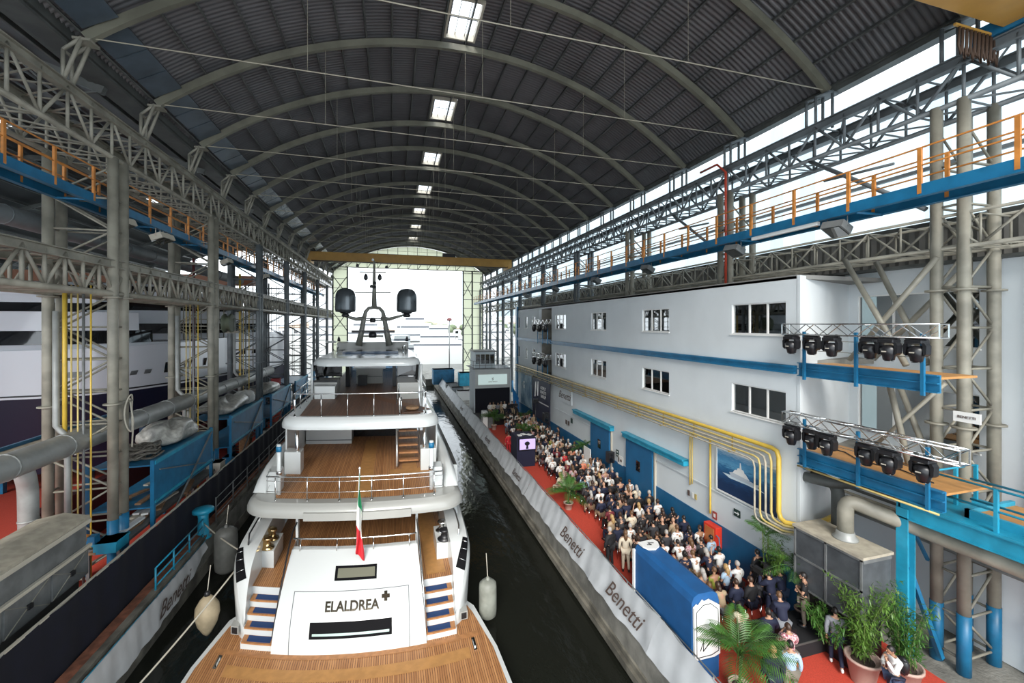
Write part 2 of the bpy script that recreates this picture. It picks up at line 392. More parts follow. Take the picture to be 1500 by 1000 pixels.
# arch feet on the girders
for y in ARCH[1:]:
    t = thing('roof_strut', f'left roof strut under a rib foot, {NTH[ARCH.index(y)-1]} from the camera', 'strut', (XL, y, ZR), 'left roof struts'); mb = MB()
    for (a, b) in (((XL, ZR), (XL+.5, ZS-.1)), ((XL+.0, ZR), (XL, ZS-.6)), ((XL, ZS-.6), (XL+.5, ZS-.1))):
        mb.tube((a[0], y-.2, a[1]), (b[0], y-.2, b[1]), .06, 6); mb.tube((a[0], y+.2, a[1]), (b[0], y+.2, b[1]), .06, 6)
    mb.tube((XL, y-.2, ZS-.6), (XL, y+.2, ZS-.6), .05, 6); mb.build('tube_frame', STEEL, t)
    mb = MB(); mb.box(XL+.25, XL+.75, y-.25, y+.25, ZS-.2, ZS-.12); mb.build('base_plate', STEEL, t)
    t = thing('roof_strut', f'right roof strut under a rib foot, {NTH[ARCH.index(y)-1]} from the camera', 'strut', (XR, y, ZR), 'right roof struts'); mb = MB()
    for (a, b) in (((XR, ZR), (XR, ZS-.5)), ((XR, ZS-.5), (XR+.9, ZS-.1)), ((XR+.9, ZR), (XR+.9, ZS-.1))):
        mb.tube((a[0], y-.2, a[1]), (b[0], y-.2, b[1]), .06, 6); mb.tube((a[0], y+.2, a[1]), (b[0], y+.2, b[1]), .06, 6)
    mb.build('tube_frame', STEELB, t)
    mb = MB(); mb.box(XR+.65, XR+1.15, y-.25, y+.25, ZS-.2, ZS-.12); mb.build('base_plate', STEELB, t)

# ---- lattice columns
def column(side, i, y, x0, x1, r, m, zt, near):
    where = ('left' if side < 0 else 'right')
    t = thing('lattice_column', f'{NTH[i]} four-tube lattice column on the {where} side, counted from the camera end', 'column', ((x0+x1)/2, y, 0), f'{where} lattice columns')
    zf = 2.9 if side < 0 else 1.8
    for x in (x0, x1):
        for dy in (-.33, .33):
            mb = MB(); mb.tube((x, y+dy, zf), (x, y+dy, zt), r, 14); o = mb.build('tube', m, t)
            mb = MB(); mb.tube((x, y+dy, 0), (x, y+dy, zf), r+.012, 14); mb.build('blue_foot', BLUE, t)
            mb = MB(); 
            for zz in (7.4, 11.55): mb.lathe([(r+.13, -.03), (r+.13, .03)], (x, y+dy, zz), 10)
            mb.build('flange', m, t)
    H = 1.25; n = int((zt-.3)/H); acc = MB()
    for k in range(n):
        z0 = .4+k*H; z1 = z0+H
        L = [((x0, y-.33, z0), (x1, y-.33, z0)), ((x0, y+.33, z0), (x1, y+.33, z0))]
        L += [((x0, y-.33, z0), (x1, y-.33, z1)), ((x0, y+.33, z0), (x1, y+.33, z1))] if k % 2 else [((x1, y-.33, z0), (x0, y-.33, z1)), ((x1, y+.33, z0), (x0, y+.33, z1))]
        L += [((x0, y-.33, z0), (x0, y+.33, z0)), ((x1, y-.33, z0), (x1, y+.33, z0))]
        for a, b in L:
            mb = MB() if near and abs(a[0]-b[0]) > .1 else acc
            mb.tube(a, b, .04, 6)
            if mb is not acc: mb.build('brace', m, t)
    acc.build('lacing', m, t)
    return t
for i, y in enumerate(colL): column(-1, i, y, XL, XLB, .17, STEEL if i < 4 else STEELB, 17.0, 2 <= i < 4)
for i, y in enumerate(colR): column(1, i, y, XR, XRB, .155, STEEL if i < 4 else STEELB, 17.3, i == 1)

# ---- right upper wall of translucent corrugated panels
FIBRE = translucent('ribbed translucent panel', (.40, .48, .51), .85, .9, (.52, .57, .59))
mb = MB()
def fib(u, v):
    y = -6+90*u; k = round(u*600) % 4; return (20.6+(0, .04, .08, .04)[k], y, 12.0+9.5*v)
mb.grid(fib, 600, 1, smooth=False); w = struct('wall_right', mb, FIBRE); w['label'] = 'bright translucent upper wall behind the right crane girder'; w['category'] = 'wall'
mb = MB()
for z in (13.9, 16.6, 19.3): mb.box(20.35, 20.5, -6, YEND, z, z+.14)
mb.build('rail', STEELB, w)

# ---- end wall with the big doorway
PAN = translucent('pale cream translucent panel', (.78, .79, .68), .85)
ew = thing('wall_far', 'gable wall around the tall dock doorway', 'wall', (3, YEND, 0)); ew['kind'] = 'structure'
mb = MB(); mb.box(-10.3, -7.8, YEND, YEND+.06, 0, 20.8); mb.box(13.1, 17.1, YEND, YEND+.06, 0, 20.8); mb.build('side_panel', PAN, ew)
mb = MB()
P0 = [arc(-AM+2*AM*i/24) for i in range(25)]
mb.prism([(CX-HS, 20.8)]+[p for p in P0 if p[1] > 20.8]+[(CX+HS, 20.8)], YEND, YEND+.06, 'XZ'); mb.build('gable_panel', PAN, ew)
mb = MB()
for x in (-10.3, -7.85, 13.1, 14.9, 17.0):
    mb.box(x-.13, x+.13, YEND-.5, YEND-.3, 0, 20.9)
for z in [1.7*k for k in range(1, 13)]:
    mb.box(-10.3, -7.8, YEND-.4, YEND-.34, z, z+.08); mb.box(13.1, 17.0, YEND-.4, YEND-.34, z, z+.08)
for z in (4.5, 11, 17.5):
    for x0, x1 in ((-10.3, -7.85), (13.1, 14.9)):
        mb.tube((x0, YEND-.4, z-1.7), (x1, YEND-.4, z+1.7), .07, 5); mb.tube((x0, YEND-.4, z+1.7), (x1, YEND-.4, z-1.7), .07, 5)
for i in range(-6, 9):
    x = CX+i*1.8-1; zt = CZ+sqrt(max(0, RAD**2-(x-CX)**2))-.1
    if zt > 21: mb.tube((x, YEND-.2, 20.8), (x, YEND-.2, zt), .05, 5)
    x2 = x+1.8; zt2 = CZ+sqrt(max(0, RAD**2-(x2-CX)**2))-.1
    if zt2 > 22: mb.tube((x, YEND-.2, 20.8), (x2, YEND-.2, min(zt2, 23.4)), .06, 5)
for z in (20.8, 22.1, 23.4):
    hw = sqrt(max(0, RAD**2-(z-CZ)**2)); mb.box(CX-hw, CX+hw, YEND-.25, YEND-.15, z, z+.12)
mb.build('steel_frame', STEELD, ew)

# ---- bridge cranes
def crane(label, y, w, z0, z1, extra):
    t = thing('bridge_crane', label, 'crane', (CX, y, z0), 'bridge cranes')
    for dy in ((-w/2, w/2) if extra else (0,)):
        mb = MB(); ww = w if not extra else .7
        mb.box(XL-.3, XR+.7, y+dy-ww/2, y+dy+ww/2, z0, z1); mb.build('girder', OCHRE, t, bevel=.02)
    for x in (XL, XR):
        mb = MB(); mb.box(x-.2, x+.2, y-w/2-.7, y+w/2+.7, ZR+.05, ZR+.45)
        mb.build('end_carriage', OCHRE if extra or y > 20 else BLUE, t)
        mb = MB()
        for dy in (-w/2-.4, w/2+.4): mb.lathe([(.16, -.08), (.16, .08)], (x, y+dy, ZR+.16), 14, 'X')
        mb.build('wheel', BLACK, t)
    return t
c1 = crane('ochre bridge crane spanning the hall close to the far doorway', 60.8, 1.2, 19.0, 20.15, False)
mb = MB(); mb.box(XL, XR, 60.1, 60.2, 18.85, 18.97); mb.build('cable_track', BLACK, c1)
mb = MB(); mb.box(6.9, 8.7, 60.3, 61.2, 20.15, 20.7); mb.build('hoist_trolley', BLACK, c1)
c2 = crane('large ochre bridge crane crossing overhead at the top right corner', 6.75, 1.4, 18.75, 20.0, False)
mb = MB()
for k in range(10):
    x = 15.0+.17*k; mb.path([(x, 7.7, 18.7), (x-.05, 7.7, 18.2-.08*(k % 3)), (x+.03, 7.7, 17.95-.1*(k % 2)), (x+.1, 7.7, 18.25), (x+.12, 7.7, 18.68)], .03, 5)
mb.build('festoon_cable', mat('brown cable', (.07, .04, .025), .7), c2)
mb = MB(); mb.beam((14.8, 7.7, 18.72), (17.5, 7.7, 18.72), .06); mb.beam((17.2, 7.6, 18.9), (17.2, 13, 18.9), .09); mb.build('cable_rail', OCHRE, c2)

# ---- service walkways with orange railings
def walkway(side, label, x, y0, y1, z, wdt, label2):
    t = thing('walkway', label, 'walkway', (x, y0, z))
    mb = MB(); mb.box(x-wdt/2, x+wdt/2, y0, y1, z-.04, z); mb.build('deck_plate', STEELD, t)
    for dx in (-wdt/2, wdt/2):
        mb = MB(); mb.box(x+dx-.03, x+dx+.03, y0, y1, z-.32, z+.02); mb.box(x+dx-.1, x+dx+.1, y0, y1, z-.34, z-.31); mb.build('edge_beam', BLUE, t)
        mb = MB()
        for h in (.55, 1.05): mb.box(x+dx-.02, x+dx+.02, y0, y1, z+h-.02, z+h+.02)
        mb.build('handrail', ORANGE, t)
        n = int((y1-y0)/1.9)
        for i in range(n+1):
            y = y0+(y1-y0)*i/n
            mb = MB(); mb.box(x+dx-.035, x+dx+.035, y-.05, y+.05, z-.25, z+1.05); mb.build('railing_post', ORANGE, t)
    n = int((y1-y0)/4.5)
    for i in range(n+1): y = y0+(y1-y0)*i/n; mb = MB(); mb.tube((x-wdt/2, y, z-.33), (x+wdt/2, y, z-.33), .05, 6); mb.build('cross_bar', BLUE, t)
    return t
walkway(1, 'blue service walkway with orange railings on the right columns above the building', 14.95, .5, 76, 14.45, 1.15, '')
walkway(-1, 'blue service walkway with orange railings threading the left columns', -11.5, .5, 76, 15.5, .9, '')
# floodlights under the walkways
def flood(x, y, z, label, m, tilt=.6, s=1.0, sx=1):
    t = thing('floodlight', label, 'floodlight', (x, y, z), 'floodlights under the walkways')
    mb = MB(); mb.xf = lambda a, b, c: (x+sx*s*(a*cos(tilt)-c*sin(tilt)), y+s*b, z-.35*s+s*(a*sin(tilt)+c*cos(tilt)))
    mb.prism([(-.22, -.3), (.22, -.3), (.3, .3), (-.3, .3)], -.12, .12, 'XY'); mb.build('housing', m, t)
    mb = MB(); mb.xf = lambda a, b, c: (x+sx*s*(a*cos(tilt)-c*sin(tilt)), y+s*b, z-.35*s+s*(a*sin(tilt)+c*cos(tilt)))
    mb.box(-.24, .24, -.24, .24, -.15, -.12); mb.build('lens', PANE, t)
    mb = MB(); mb.path([(x, y-.3*s, z-.35*s), (x, y-.3*s, z), (x, y+.3*s, z), (x, y+.3*s, z-.35*s)], .02, 5); mb.build('bracket', m, t)
for i, y in enumerate((10.6, 15.0, 21.5, 28, 36, 45)):
    flood(14.46, y, 14.13, f'{ORD[i]} grey floodlight hanging under the right walkway', GREYM, .5, 1.1, -1)
for i, (y, z) in enumerate(((21.6, 14.3), (24.5, 15.0), (24.9, 14.2), (33, 14.8), (42, 14.8))):
    flood(-11.02, y, 15.17, f'{ORD[i]} cream floodlight hanging under the left walkway', CREAM, .4, 1.15)
mb = MB(); mb.box(-.07, .07, -1.4, 1.4, -.07, .07); o = mb.build('tube_light', WHITEP); o.location = (14.4, 12.6, 14.05); tag(o, 'long white tube lamp under the right walkway', 'lamp')
# raking braces to the upper right girder, and red conduit on second right column
for i, (y, s) in enumerate(((9.0, 1), (17.75, 1))):
    mb = MB(); mb.tube((XR, y+.3, 14.2), (XR, y+4.2, 17.2), .08, 8); mb.tube((XR, y+3.6, 16.2), (XR, y+1.2, 16.0), .05, 8)
    o = mb.build('raking_brace', STEELB, None, (XR, y, 14.2)); tag(o, f'{ORD[i]} raking tube brace under the right crane girder', 'brace', 'raking braces')
mb = MB(); mb.path([(16.2, 17.4, 12.5), (16.2, 17.4, 18.2), (16.2, 18.0, 18.8), (16.2, 19.2, 18.8)], .06, 8)
o = mb.build('conduit', mat('red paint', (.5, .06, .03), .5), None, (16.2, 17.4, 12.5)); tag(o, 'red conduit climbing the second column on the right', 'pipe')
# ================================================================== QUAYS, WATER, WHITE BUILDING
ZW = -1.6
# water of the canal and the harbour
m = bpy.data.materials.new('dark canal water'); m.use_nodes = True; nt = m.node_tree; N = nt.nodes; L = nt.links; b = N['Principled BSDF']
b.inputs['Base Color'].default_value = (.012, .013, .010, 1); b.inputs['Roughness'].default_value = .04; b.inputs['IOR'].default_value = 1.33
tc = N.new('ShaderNodeTexCoord'); mp = N.new('ShaderNodeMapping'); mp.inputs['Scale'].default_value = (1, .45, 1); L.new(tc.outputs['Object'], mp.inputs[0])
n1 = N.new('ShaderNodeTexNoise'); n1.inputs['Scale'].default_value = 1.6; n1.inputs['Detail'].default_value = 5; L.new(mp.outputs[0], n1.inputs['Vector'])
bp = N.new('ShaderNodeBump'); bp.inputs['Strength'].default_value = .35; bp.inputs['Distance'].default_value = .12; L.new(n1.outputs['Fac'], bp.inputs['Height']); L.new(bp.outputs[0], b.inputs['Normal'])
mb = MB(); mb.grid(lambda u, v: (-9.0+17.2*u, -6+88*v, ZW), 4, 12); o = mb.build('canal_water', m); tag(o, 'dark rippled water in the dock between the two quays', 'water', kind='stuff')
mb = MB(); mb.grid(lambda u, v: (-160+360*u, 82+260*v, ZW), 4, 4); o = mb.build('harbour_water', m); tag(o, 'bright harbour water beyond the far doorway', 'water', kind='stuff')

# quays
def slab(name, x0, x1, y0, y1, z0, z1, m):
    mb = MB(); mb.box(x0, x1, y0, y1, z0, z1); return struct(name, mb, m)
slab('quay_right', 7.9, 30, -6, 84, -3, -.02, CONC)
slab('quay_left', -60, -8.75, -6, 84, -3, -.02, CONC)
slab('floor', 8.3, 13.98, 6, 45.3, -.02, .012, CARPET)
o = slab('floor', 13.98, 15.6, -2, 11.5, -.02, .011, CARPET)
slab('floor', -27, -9.5, 6, 60, -.02, .012, CARPET)
# dock walls with a kerb and a fender ledge
def dockwall(name, x, s):
    mb = MB()
    def fn(u, v):
        y = -6+90*u; zz = [-2.6, -1.5, -1.45, -1.0, -.95, .18, .2, .2][round(v*7)]; xx = [0, 0, -.0, 0, .06, .06, .05, .45][round(v*7)]
        return (x+s*xx, y, zz)
    mb.grid(fn, 60, 7, smooth=False); return struct(name, mb, CONCD)
dockwall('wall_dock_right', 7.85, 1); dockwall('wall_dock_left', -8.72, -1)
mb = MB(); mb.box(7.72, 7.9, -6, 82, -1.45, -1.2); struct('trim_1', mb, CONCD)
mb = MB(); mb.box(7.84, 7.95, -6, 82, .05, .13); struct('trim_2', mb, mat('rusty edge rail', (.22, .13, .07), .8, 0, .5, 2))
mb = MB(); mb.box(-9.35, -9.0, -6, 60, .17, .22); struct('trim_3', mb, mat('rusty kerb strip', (.30, .11, .06), .9, 0, .5, 3))

# canal-side railing draped with pale banner cloth
SCRIPT = mat('grey brown script lettering', (.09, .06, .05), .6)
def drape(y0, y1, idx):
    t = thing('draped_barrier', f'length of pale grey banner cloth hung over the right canal railing, {NTH[idx]} from the camera', 'barrier', (8.2, y0, 0), 'pale banners on the right railing')
    n = int((y1-y0)*14)
    def fn(u, v):
        y = y0+(y1-y0)*u; sag = .10*abs(sin(pi*u))*(1-v)
        w = .035*sin(y*3.1+idx)*v+.012*sin(y*7.7+v*3)+.03*sin(y*1.3+v*5)*v
        return (8.25-.545*v**1.2+w, y+.03*sin(v*6+y), 1.12-1.04*v-sag+.02*sin(y*5)*(v > .9))
    mb = MB(); mb.grid(fn, n, 8); mb.build('cloth', FABW, t)
    def fb(u, v):
        y = y0+(y1-y0)*u; return (8.24+.1*v+.02*sin(y*4), y, 1.12-.5*v-.10*abs(sin(pi*u))*(1-v))
    mb = MB(); mb.grid(fb, n//2, 2); mb.build('back_flap', FABW, t)
    mb = MB(); mb.tube((8.27, y0, 1.1), (8.27, y1, 1.1), .022, 6); mb.tube((8.27, y0, .6), (8.27, y1, .6), .018, 6); mb.build('rail', GREYM, t)
    for k in range(3): mb = MB(); yy = y0+(y1-y0)*k/2; mb.tube((8.27, yy, 0), (8.27, yy, 1.1), .022, 6); mb.build('post', GREYM, t)
    if idx in (1, 2, 4, 6, 9):
        yc = y0+(y1-y0)*.5 if idx != 1 else y0+1.7
        text('lettering', 'Benetti', .78 if idx < 3 else .6, (7.87, yc, .55), basis((0, -1, 0), (.36, 0, .92)), SCRIPT, t, .45, .004)
edges = [7.0, 11.6, 15.6, 20, 24.4, 28.8, 33.2, 37.6, 42, 47, 52, 58, 66, 76]
for i, (a, b_) in enumerate(zip(edges, edges[1:])): drape(a, b_, i)
# things lying on the canal edge
t = thing('mooring_chain', 'length of rusty chain and timber lying on the right canal kerb', 'chain', (8.0, 17.4, .2)); mb = MB()
for k in range(12): mb.lathe([(.05, -.02), (.09, 0), (.05, .02)], (8.0, 17.2+.12*k, .26), 8, 'X' if k % 2 else 'Z')
mb.build('links', mat('rust', (.16, .08, .04), .9), t)

# ---- left quay: navy cloth fence, white banner, bollard, blue railing
t = thing('cloth_fence', 'long dark navy cloth fence along the left quay', 'fence', (-9.45, 5, 0))
def nf(u, v):
    y = 5+49*u; return (-9.42-.04*sin(y*2.3)*v-.03*sin(y*5.1), y, .05+2.13*v+.01*sin(y*3))
mb = MB(); mb.grid(nf, 300, 6); mb.build('cloth', NAVY, t)
mb = MB(); mb.box(-9.52, -9.44, 5, 54, 2.15, 2.2); mb.build('top_rail', CREAM, t)
for k in range(22): mb = MB(); mb.box(-9.56, -9.5, 5+k*2.3, 5.06+k*2.3, 0, 2.18); mb.build('post', WOOD, t)
t = thing('canal_banner', 'long white banner with script lettering tied along the left canal wall', 'banner', (-8.7, 5, 0))
def bn(u, v):
    y = 6.0+17.3*u; h = 1.2*(1-.75*u**9); top = .12-.03*sin(u*pi*3)
    return (-8.66+.10*v+.03*sin(y*4+v*2)*v+.02*sin(y*9), y, top-h*v)
mb = MB(); mb.grid(bn, 90, 8); mb.build('cloth', mat('white banner cloth', (.56, .56, .56), .6, 0, .08, 2), t)
mb = MB(); mb.tube((-8.62, 5, .17), (-8.62, 23.4, .17), .02, 6); mb.build('edge_rope', CYAN, t)
text('lettering', 'Benetti', .85, (-8.50, 20.1, -.48), basis((0, 1, 0), (0, 0, 1)), SCRIPT, t, .45, .004)
def bollard(x, y, label, s=1.0):
    t = thing('bollard', label, 'bollard', (x, y, 0)); mb = MB()
    mb.lathe([(.28*s, 0), (.28*s, .06), (.2*s, .1), (.17*s, .8*s), (.2*s, .95*s)], (x, y, 0), 18); mb.build('post', CYAN, t)
    mb = MB(); mb.lathe([(.2*s, .95*s), (.36*s, 1.02*s), (.36*s, 1.12*s), (.3*s, 1.17*s), (.05, 1.19*s)], (x, y, 0), 18); mb.build('cap', CYAN, t)
bollard(-8.98, 24.0, 'light blue round-topped mooring bollard on the left quay edge', 1.25)
t = thing('quay_railing', 'light blue tube railing on the left quay edge beside the bollard', 'railing', (-8.85, 22, 0))
for z in (.35, .7, 1.05): mb = MB(); mb.tube((-8.85, 19.4, z), (-8.85, 23.6, z), .03, 6); mb.build('rail', CYAN, t)
for k in range(4): mb = MB(); mb.tube((-8.85, 19.4+1.4*k, 0), (-8.85, 19.4+1.4*k, 1.05), .035, 6); mb.build('post', CYAN, t)
t = thing('quay_railing', 'grey steel railing on the left quay edge beyond the bollard', 'railing', (-8.9, 25, 0))
for z in (.5, .95, 1.4): mb = MB(); mb.tube((-8.9, 25.3, z), (-8.9, 50, z), .022, 6); mb.build('rail', GREYM, t)
for k in range(11): mb = MB(); mb.tube((-8.9, 25.3+2.45*k, 0), (-8.9, 25.3+2.45*k, 1.45), .03, 6); mb.build('post', GREYM, t)

# ---- fenders and mooring lines
def fender(name, x, y, z, r, l, m, label, tear=False):
    t = thing(name, label, 'fender', (x, y, z)); mb = MB()
    if tear: pr = [(.03, -l/2), (r*.35, -l*.42), (r*.8, -l*.2), (r, .02), (r*.95, l*.2), (r*.6, l*.36), (.1, l*.45)]
    else: pr = [(.05, -l/2), (r*.6, -l/2+.05), (r*.95, -l/2+r*.45), (r, -l/2+r), (r, l/2-r), (r*.95, l/2-r*.45), (r*.6, l/2-.05), (.05, l/2)]
    mb.lathe(pr, (x, y, z), 20); mb.build('body', m, t)
    mb = MB(); mb.lathe([(.1, l*.44), (.1, l*.5), (.05, l*.56)], (x, y, z), 10); mb.build('eye', BLACK if tear else m, t)
    mb = MB(); mb.tube((x, y, z+l*.5), (x, y+.3, z+l*.5+.9), .015, 5); mb.build('rope', CREAM, t)
fender('fender', -6.72, 18.3, -.42, .40, 1.6, mat('dirty cream rubber', (.42, .34, .22), .6, 0, .25, 3), 'cream teardrop fender hanging at the stern left of the yacht', True)
fender('fender', 3.74, 16.75, -.72, .36, 1.6, mat('worn grey rubber', (.27, .28, .24), .55, 0, .3, 2), 'grey cylindrical fender floating at the stern right of the yacht')
fender('fender', -7.4, 22.2, .1, .46, 2.1, mat('dark grey rubber', (.12, .12, .11), .55, 0, .3, 2), 'dark grey cylindrical fender against the left canal wall below the bollard')
def rope(pts, label, r=.03):
    mb = MB(); a, b = Vector(pts[0]), Vector(pts[-1]); q = []
    for k in range(13):
        u = k/12; p = a.lerp(b, u); p.z -= pts[1]*4*u*(1-u); q.append(p)
    mb.path(q, r, 6); o = mb.build('mooring_line', CREAM, None, tuple(a)); tag(o, label, 'rope')
rope([(-5.9, 19.0, .9), .25, (-8.6, 12.2, -1.0)], 'mooring line running from the left stern quarter down along the left canal wall')
rope([(-5.9, 19.6, 1.1), .1, (-8.9, 23.8, .8)], 'short mooring line from the left stern quarter to the blue bollard')

# ---- the white building
BX, BY0, BY1, BZ = 14.0, 11.67, 47.1, 12.25
WIN = [(14.7, 12.13), (21.4, 18.94), (27.95, 25.7), (35.0, 32.6)]
REC = (35.9, 39.24)
def wall_with_holes(name, X, y0, y1, z0, z1, holes, m, th=.25, parent=None):
    mb = MB(); ys = sorted({y0, y1, *[h[0] for h in holes], *[h[1] for h in holes]}); zs = sorted({z0, z1, *[h[2] for h in holes], *[h[3] for h in holes]})
    for a, b_ in zip(ys, ys[1:]):
        for c, d in zip(zs, zs[1:]):
            if any(h[0] <= a and b_ <= h[1] and h[2] <= c and d <= h[3] for h in holes): continue
            mb.box(X, X+th, a, b_, c, d)
    return struct(name, mb, m, parent)
W2 = [(41.3, 40.5), (43.9, 43.1), (46.6, 45.9)]
holes = []
for a, b_ in WIN+W2: holes += [(b_, a, 10.1, 11.35), (b_, a, 6.8, 8.0)]
holes.append((REC[0], REC[1], 5.2, 12.0))
wall_with_holes('wall_facade', BX, BY0, BY1, 0, BZ, holes, WALLW)
mb = MB(); mb.prism([(13.985, 11.55), (18.3, 12.95), (18.3, 13.15), (14.3, 11.9), (14.3, 11.66), (13.985, 11.66)], 0, BZ+.01); struct('wall_return', mb, WALLW)
mb = MB(); mb.box(14, 19, BY1-.2, BY1, 0, BZ); struct('wall_end', mb, WALLW)
slab('ceiling_building', 14, 19, 11.7, BY1, BZ-.1, BZ+.05, mat('grey roof coping', (.2, .2, .19), .8))
slab('floor_building', 14.2, 19, 12, BY1, 8.95, 9.15, CONC); slab('floor_building', 14.2, 19, 12, BY1, 5.5, 5.7, CONC)
slab('wall_inner', 18.6, 18.8, 13, BY1, 0, BZ, mat('inner wall', (.35, .36, .35), .8))
# recessed back wall right of the corner, with windows
RW = [(7.2, 10.9)]
wall_with_holes('wall_recess', 18.3, -4, 13.1, 0, 12.6, [(8.9, 12.6, 9.7, 11.65), (8.9, 12.6, 6.3, 8.2)], WALLW)
mb = MB(); mb.box(18.12, 18.3, 7.35, 7.6, 0, 12.6); struct('trim_4', mb, BLUE)
mb = MB(); mb.box(18.14, 18.3, -4, 7.35, 8.6, 9.1); mb.box(18.05, 18.14, -4, 7.35, 8.6, 8.68); mb.box(18.05, 18.14, -4, 7.35, 9.02, 9.1); struct('trim_5', mb, BLUE)
slab('wall_inner', 20.0, 20.1, -4, 13, 0, 12.6, mat('inner wall', (.35, .36, .35), .8)); slab('ceiling_building', 18.4, 20.1, -4, 13.1, 12.5, 12.6, mat('inner wall', (.35, .36, .35), .8)); slab('floor_building', 18.5, 20, -4, 13, 9.0, 9.15, CONC)
# windows
def window(n, X, a, b_, z0, z1, panes=3):
    mb = MB(); f = .045; mb.box(X+.05, X+.13, b_, a, z0, z0+f); mb.box(X+.05, X+.13, b_, a, z1-f, z1); w = (a-b_)/panes
    for k in range(panes+1):
        y = b_+w*k; mb.box(X+.07, X+.12, max(b_, y-f*.8), min(a, y+f*.8), z0+f, z1-f)
    o = mb.build(f'window_{n}', WHITEP, None, (X, b_, z0)); o['kind'] = 'structure'
    for k in range(panes):
        y = b_+w*k; mb = MB(); mb.box(X+.1, X+.11, y+f*.8, y+w-f*.8, z0+f, z1-f); mb.build('pane', PANE, o)
    mb = MB(); mb.box(X-.06, X+.1, b_-.05, a+.05, z0-.05, z0); mb.build('sill', WHITEP, o)
    if panes == 3 and n % 2: mb = MB(); mb.box(X+.35, X+.37, b_+w*.9, b_+w*1.7, z0+.1, z1-.3); mb.build('blind', CREAM, o)
n = 1
for a, b_ in WIN: window(n, BX, a, b_, 10.1, 11.35); window(n+1, BX, a, b_, 6.8, 8.0); n += 2
for a, b_ in W2: window(n, BX, a, b_, 10.1, 11.35, 1); window(n+1, BX, a, b_, 6.8, 8.0, 1); n += 2
window(n, 18.3, 12.6, 8.9, 9.7, 11.65); window(n+1, 18.3, 12.6, 8.9, 6.3, 8.2)
# facade bands and wainscot
mb = MB(); mb.box(13.9, 14.0, 11.67, REC[0], 8.72, 9.02); mb.box(13.82, 13.9, 11.67, REC[0], 8.95, 9.02); mb.box(13.82, 13.9, 11.67, REC[0], 8.72, 8.78); mb.box(13.9, 14, REC[1], BY1, 8.72, 9.02); struct('trim_6', mb, BLUE)
mb = MB(); mb.box(13.96, 14.0, 11.67, 20.1, .0, 1.6); mb.box(13.96, 14.0, 23.0, 24.9, 0, 1.6); mb.box(13.96, 14.0, 27.8, BY1, 0, 1.6); mb.prism([(13.97, 11.56), (18.3, 12.91), (18.3, 13.0), (13.97, 11.7)], 0, 1.6); struct('trim_7', mb, BLUEW)
mb = MB(); mb.box(13.93, 13.96, 11.67, 20.1, 3.0, 3.06); mb.box(13.93, 13.96, 27.8, 35, 3.0, 3.06); struct('trim_8', mb, WALLW)
mb = MB(); mb.box(13.85, 14.05, BY1-.5, BY1+.1, 0, BZ+.3); struct('trim_9', mb, BLUE)
# parapet of grey corrugated sheet beyond the building roof
mb = MB()
mb.grid(lambda u, v: (19.0+(0, .03, .06, .03)[round(u*800) % 4], -5+65*u, 12.2+1.9*v), 800, 1, smooth=False); struct('wall_parapet', mb, mat('brown grey sheet', (.17, .165, .15), .7, 0, .3, .8))
mb = MB(); mb.box(18.9, 19.3, -5, 60, 14.05, 14.25); mb.box(17.9, 19.3, -5, 60, 12.55, 12.65); struct('trim_10', mb, STEELD)

# recess in the far part: dark back wall and two small balconies
mb = MB(); mb.box(16.0, 16.1, REC[0], REC[1], 5.2, 12.0); mb.box(14.25, 16, REC[0]-.06, REC[0], 5.2, 12); mb.box(14.25, 16, REC[1], REC[1]+.06, 5.2, 12); struct('wall_niche', mb, mat('worn plaster', (.32, .30, .26), .85, 0, .3, 1))
def balcony(label, X, y0, y1, zt, h, depth, floor_m=PLY, posts=3):
    t = thing('balcony', label, 'balcony', (X, y0, zt-h))
    mb = MB(); mb.box(X-.06, X, y0, y1, zt-h, zt); 
    for zz in (zt-.03, zt-h, zt-h*.5): mb.box(X-.16, X-.06, y0, y1, zz, zz+.03)
    mb.build('edge_beam', BLUE, t)
    mb = MB(); mb.box(X, X+depth, y0+.02, y1, zt-.12, zt-.06); mb.build('floor_boards', floor_m, t)
    for k in range(posts):
        y = y0+.3+(y1-y0-.6)*k/(posts-1); mb = MB(); mb.box(X-.22, X-.14, y-.04, y+.04, zt-h-.1, zt+1.1); mb.build('post', BLUE, t)
    for zz in (.45, .8): mb = MB(); mb.tube((X-.18, y0+.2, zt+zz), (X-.18, y1-.2, zt+zz), .012, 5); mb.build('wire', STEEL, t)
    return t
balcony('upper blue edged balcony in front of the recessed windows at the building corner', 14.0, 7.56, 11.56, 9.15, .48, 1.5)
bl = balcony('lower blue edged balcony in front of the recessed windows at the building corner', 14.0, 7.45, 11.55, 6.1, .55, 1.9)
mb = MB(); mb.tube((13.8, 7.5, 5.5), (13.8, 11.5, 5.5), .03, 6); mb.build('pipe', PALEY, bl)
mb = MB(); mb.path([(14.5, 8, 6.08), (14.9, 9, 6.07), (14.6, 10, 6.07), (15.1, 10.8, 6.07), (15, 11.4, 6.08)], .02, 5); mb.build('floor_cable', BLACK, bl)
balcony('small upper blue balcony in the far niche of the facade', 13.9, REC[0], REC[1], 9.1, .35, 2, CONC)
balcony('small lower blue balcony in the far niche of the facade', 13.9, REC[0], REC[1], 5.7, .35, 2, CONC)

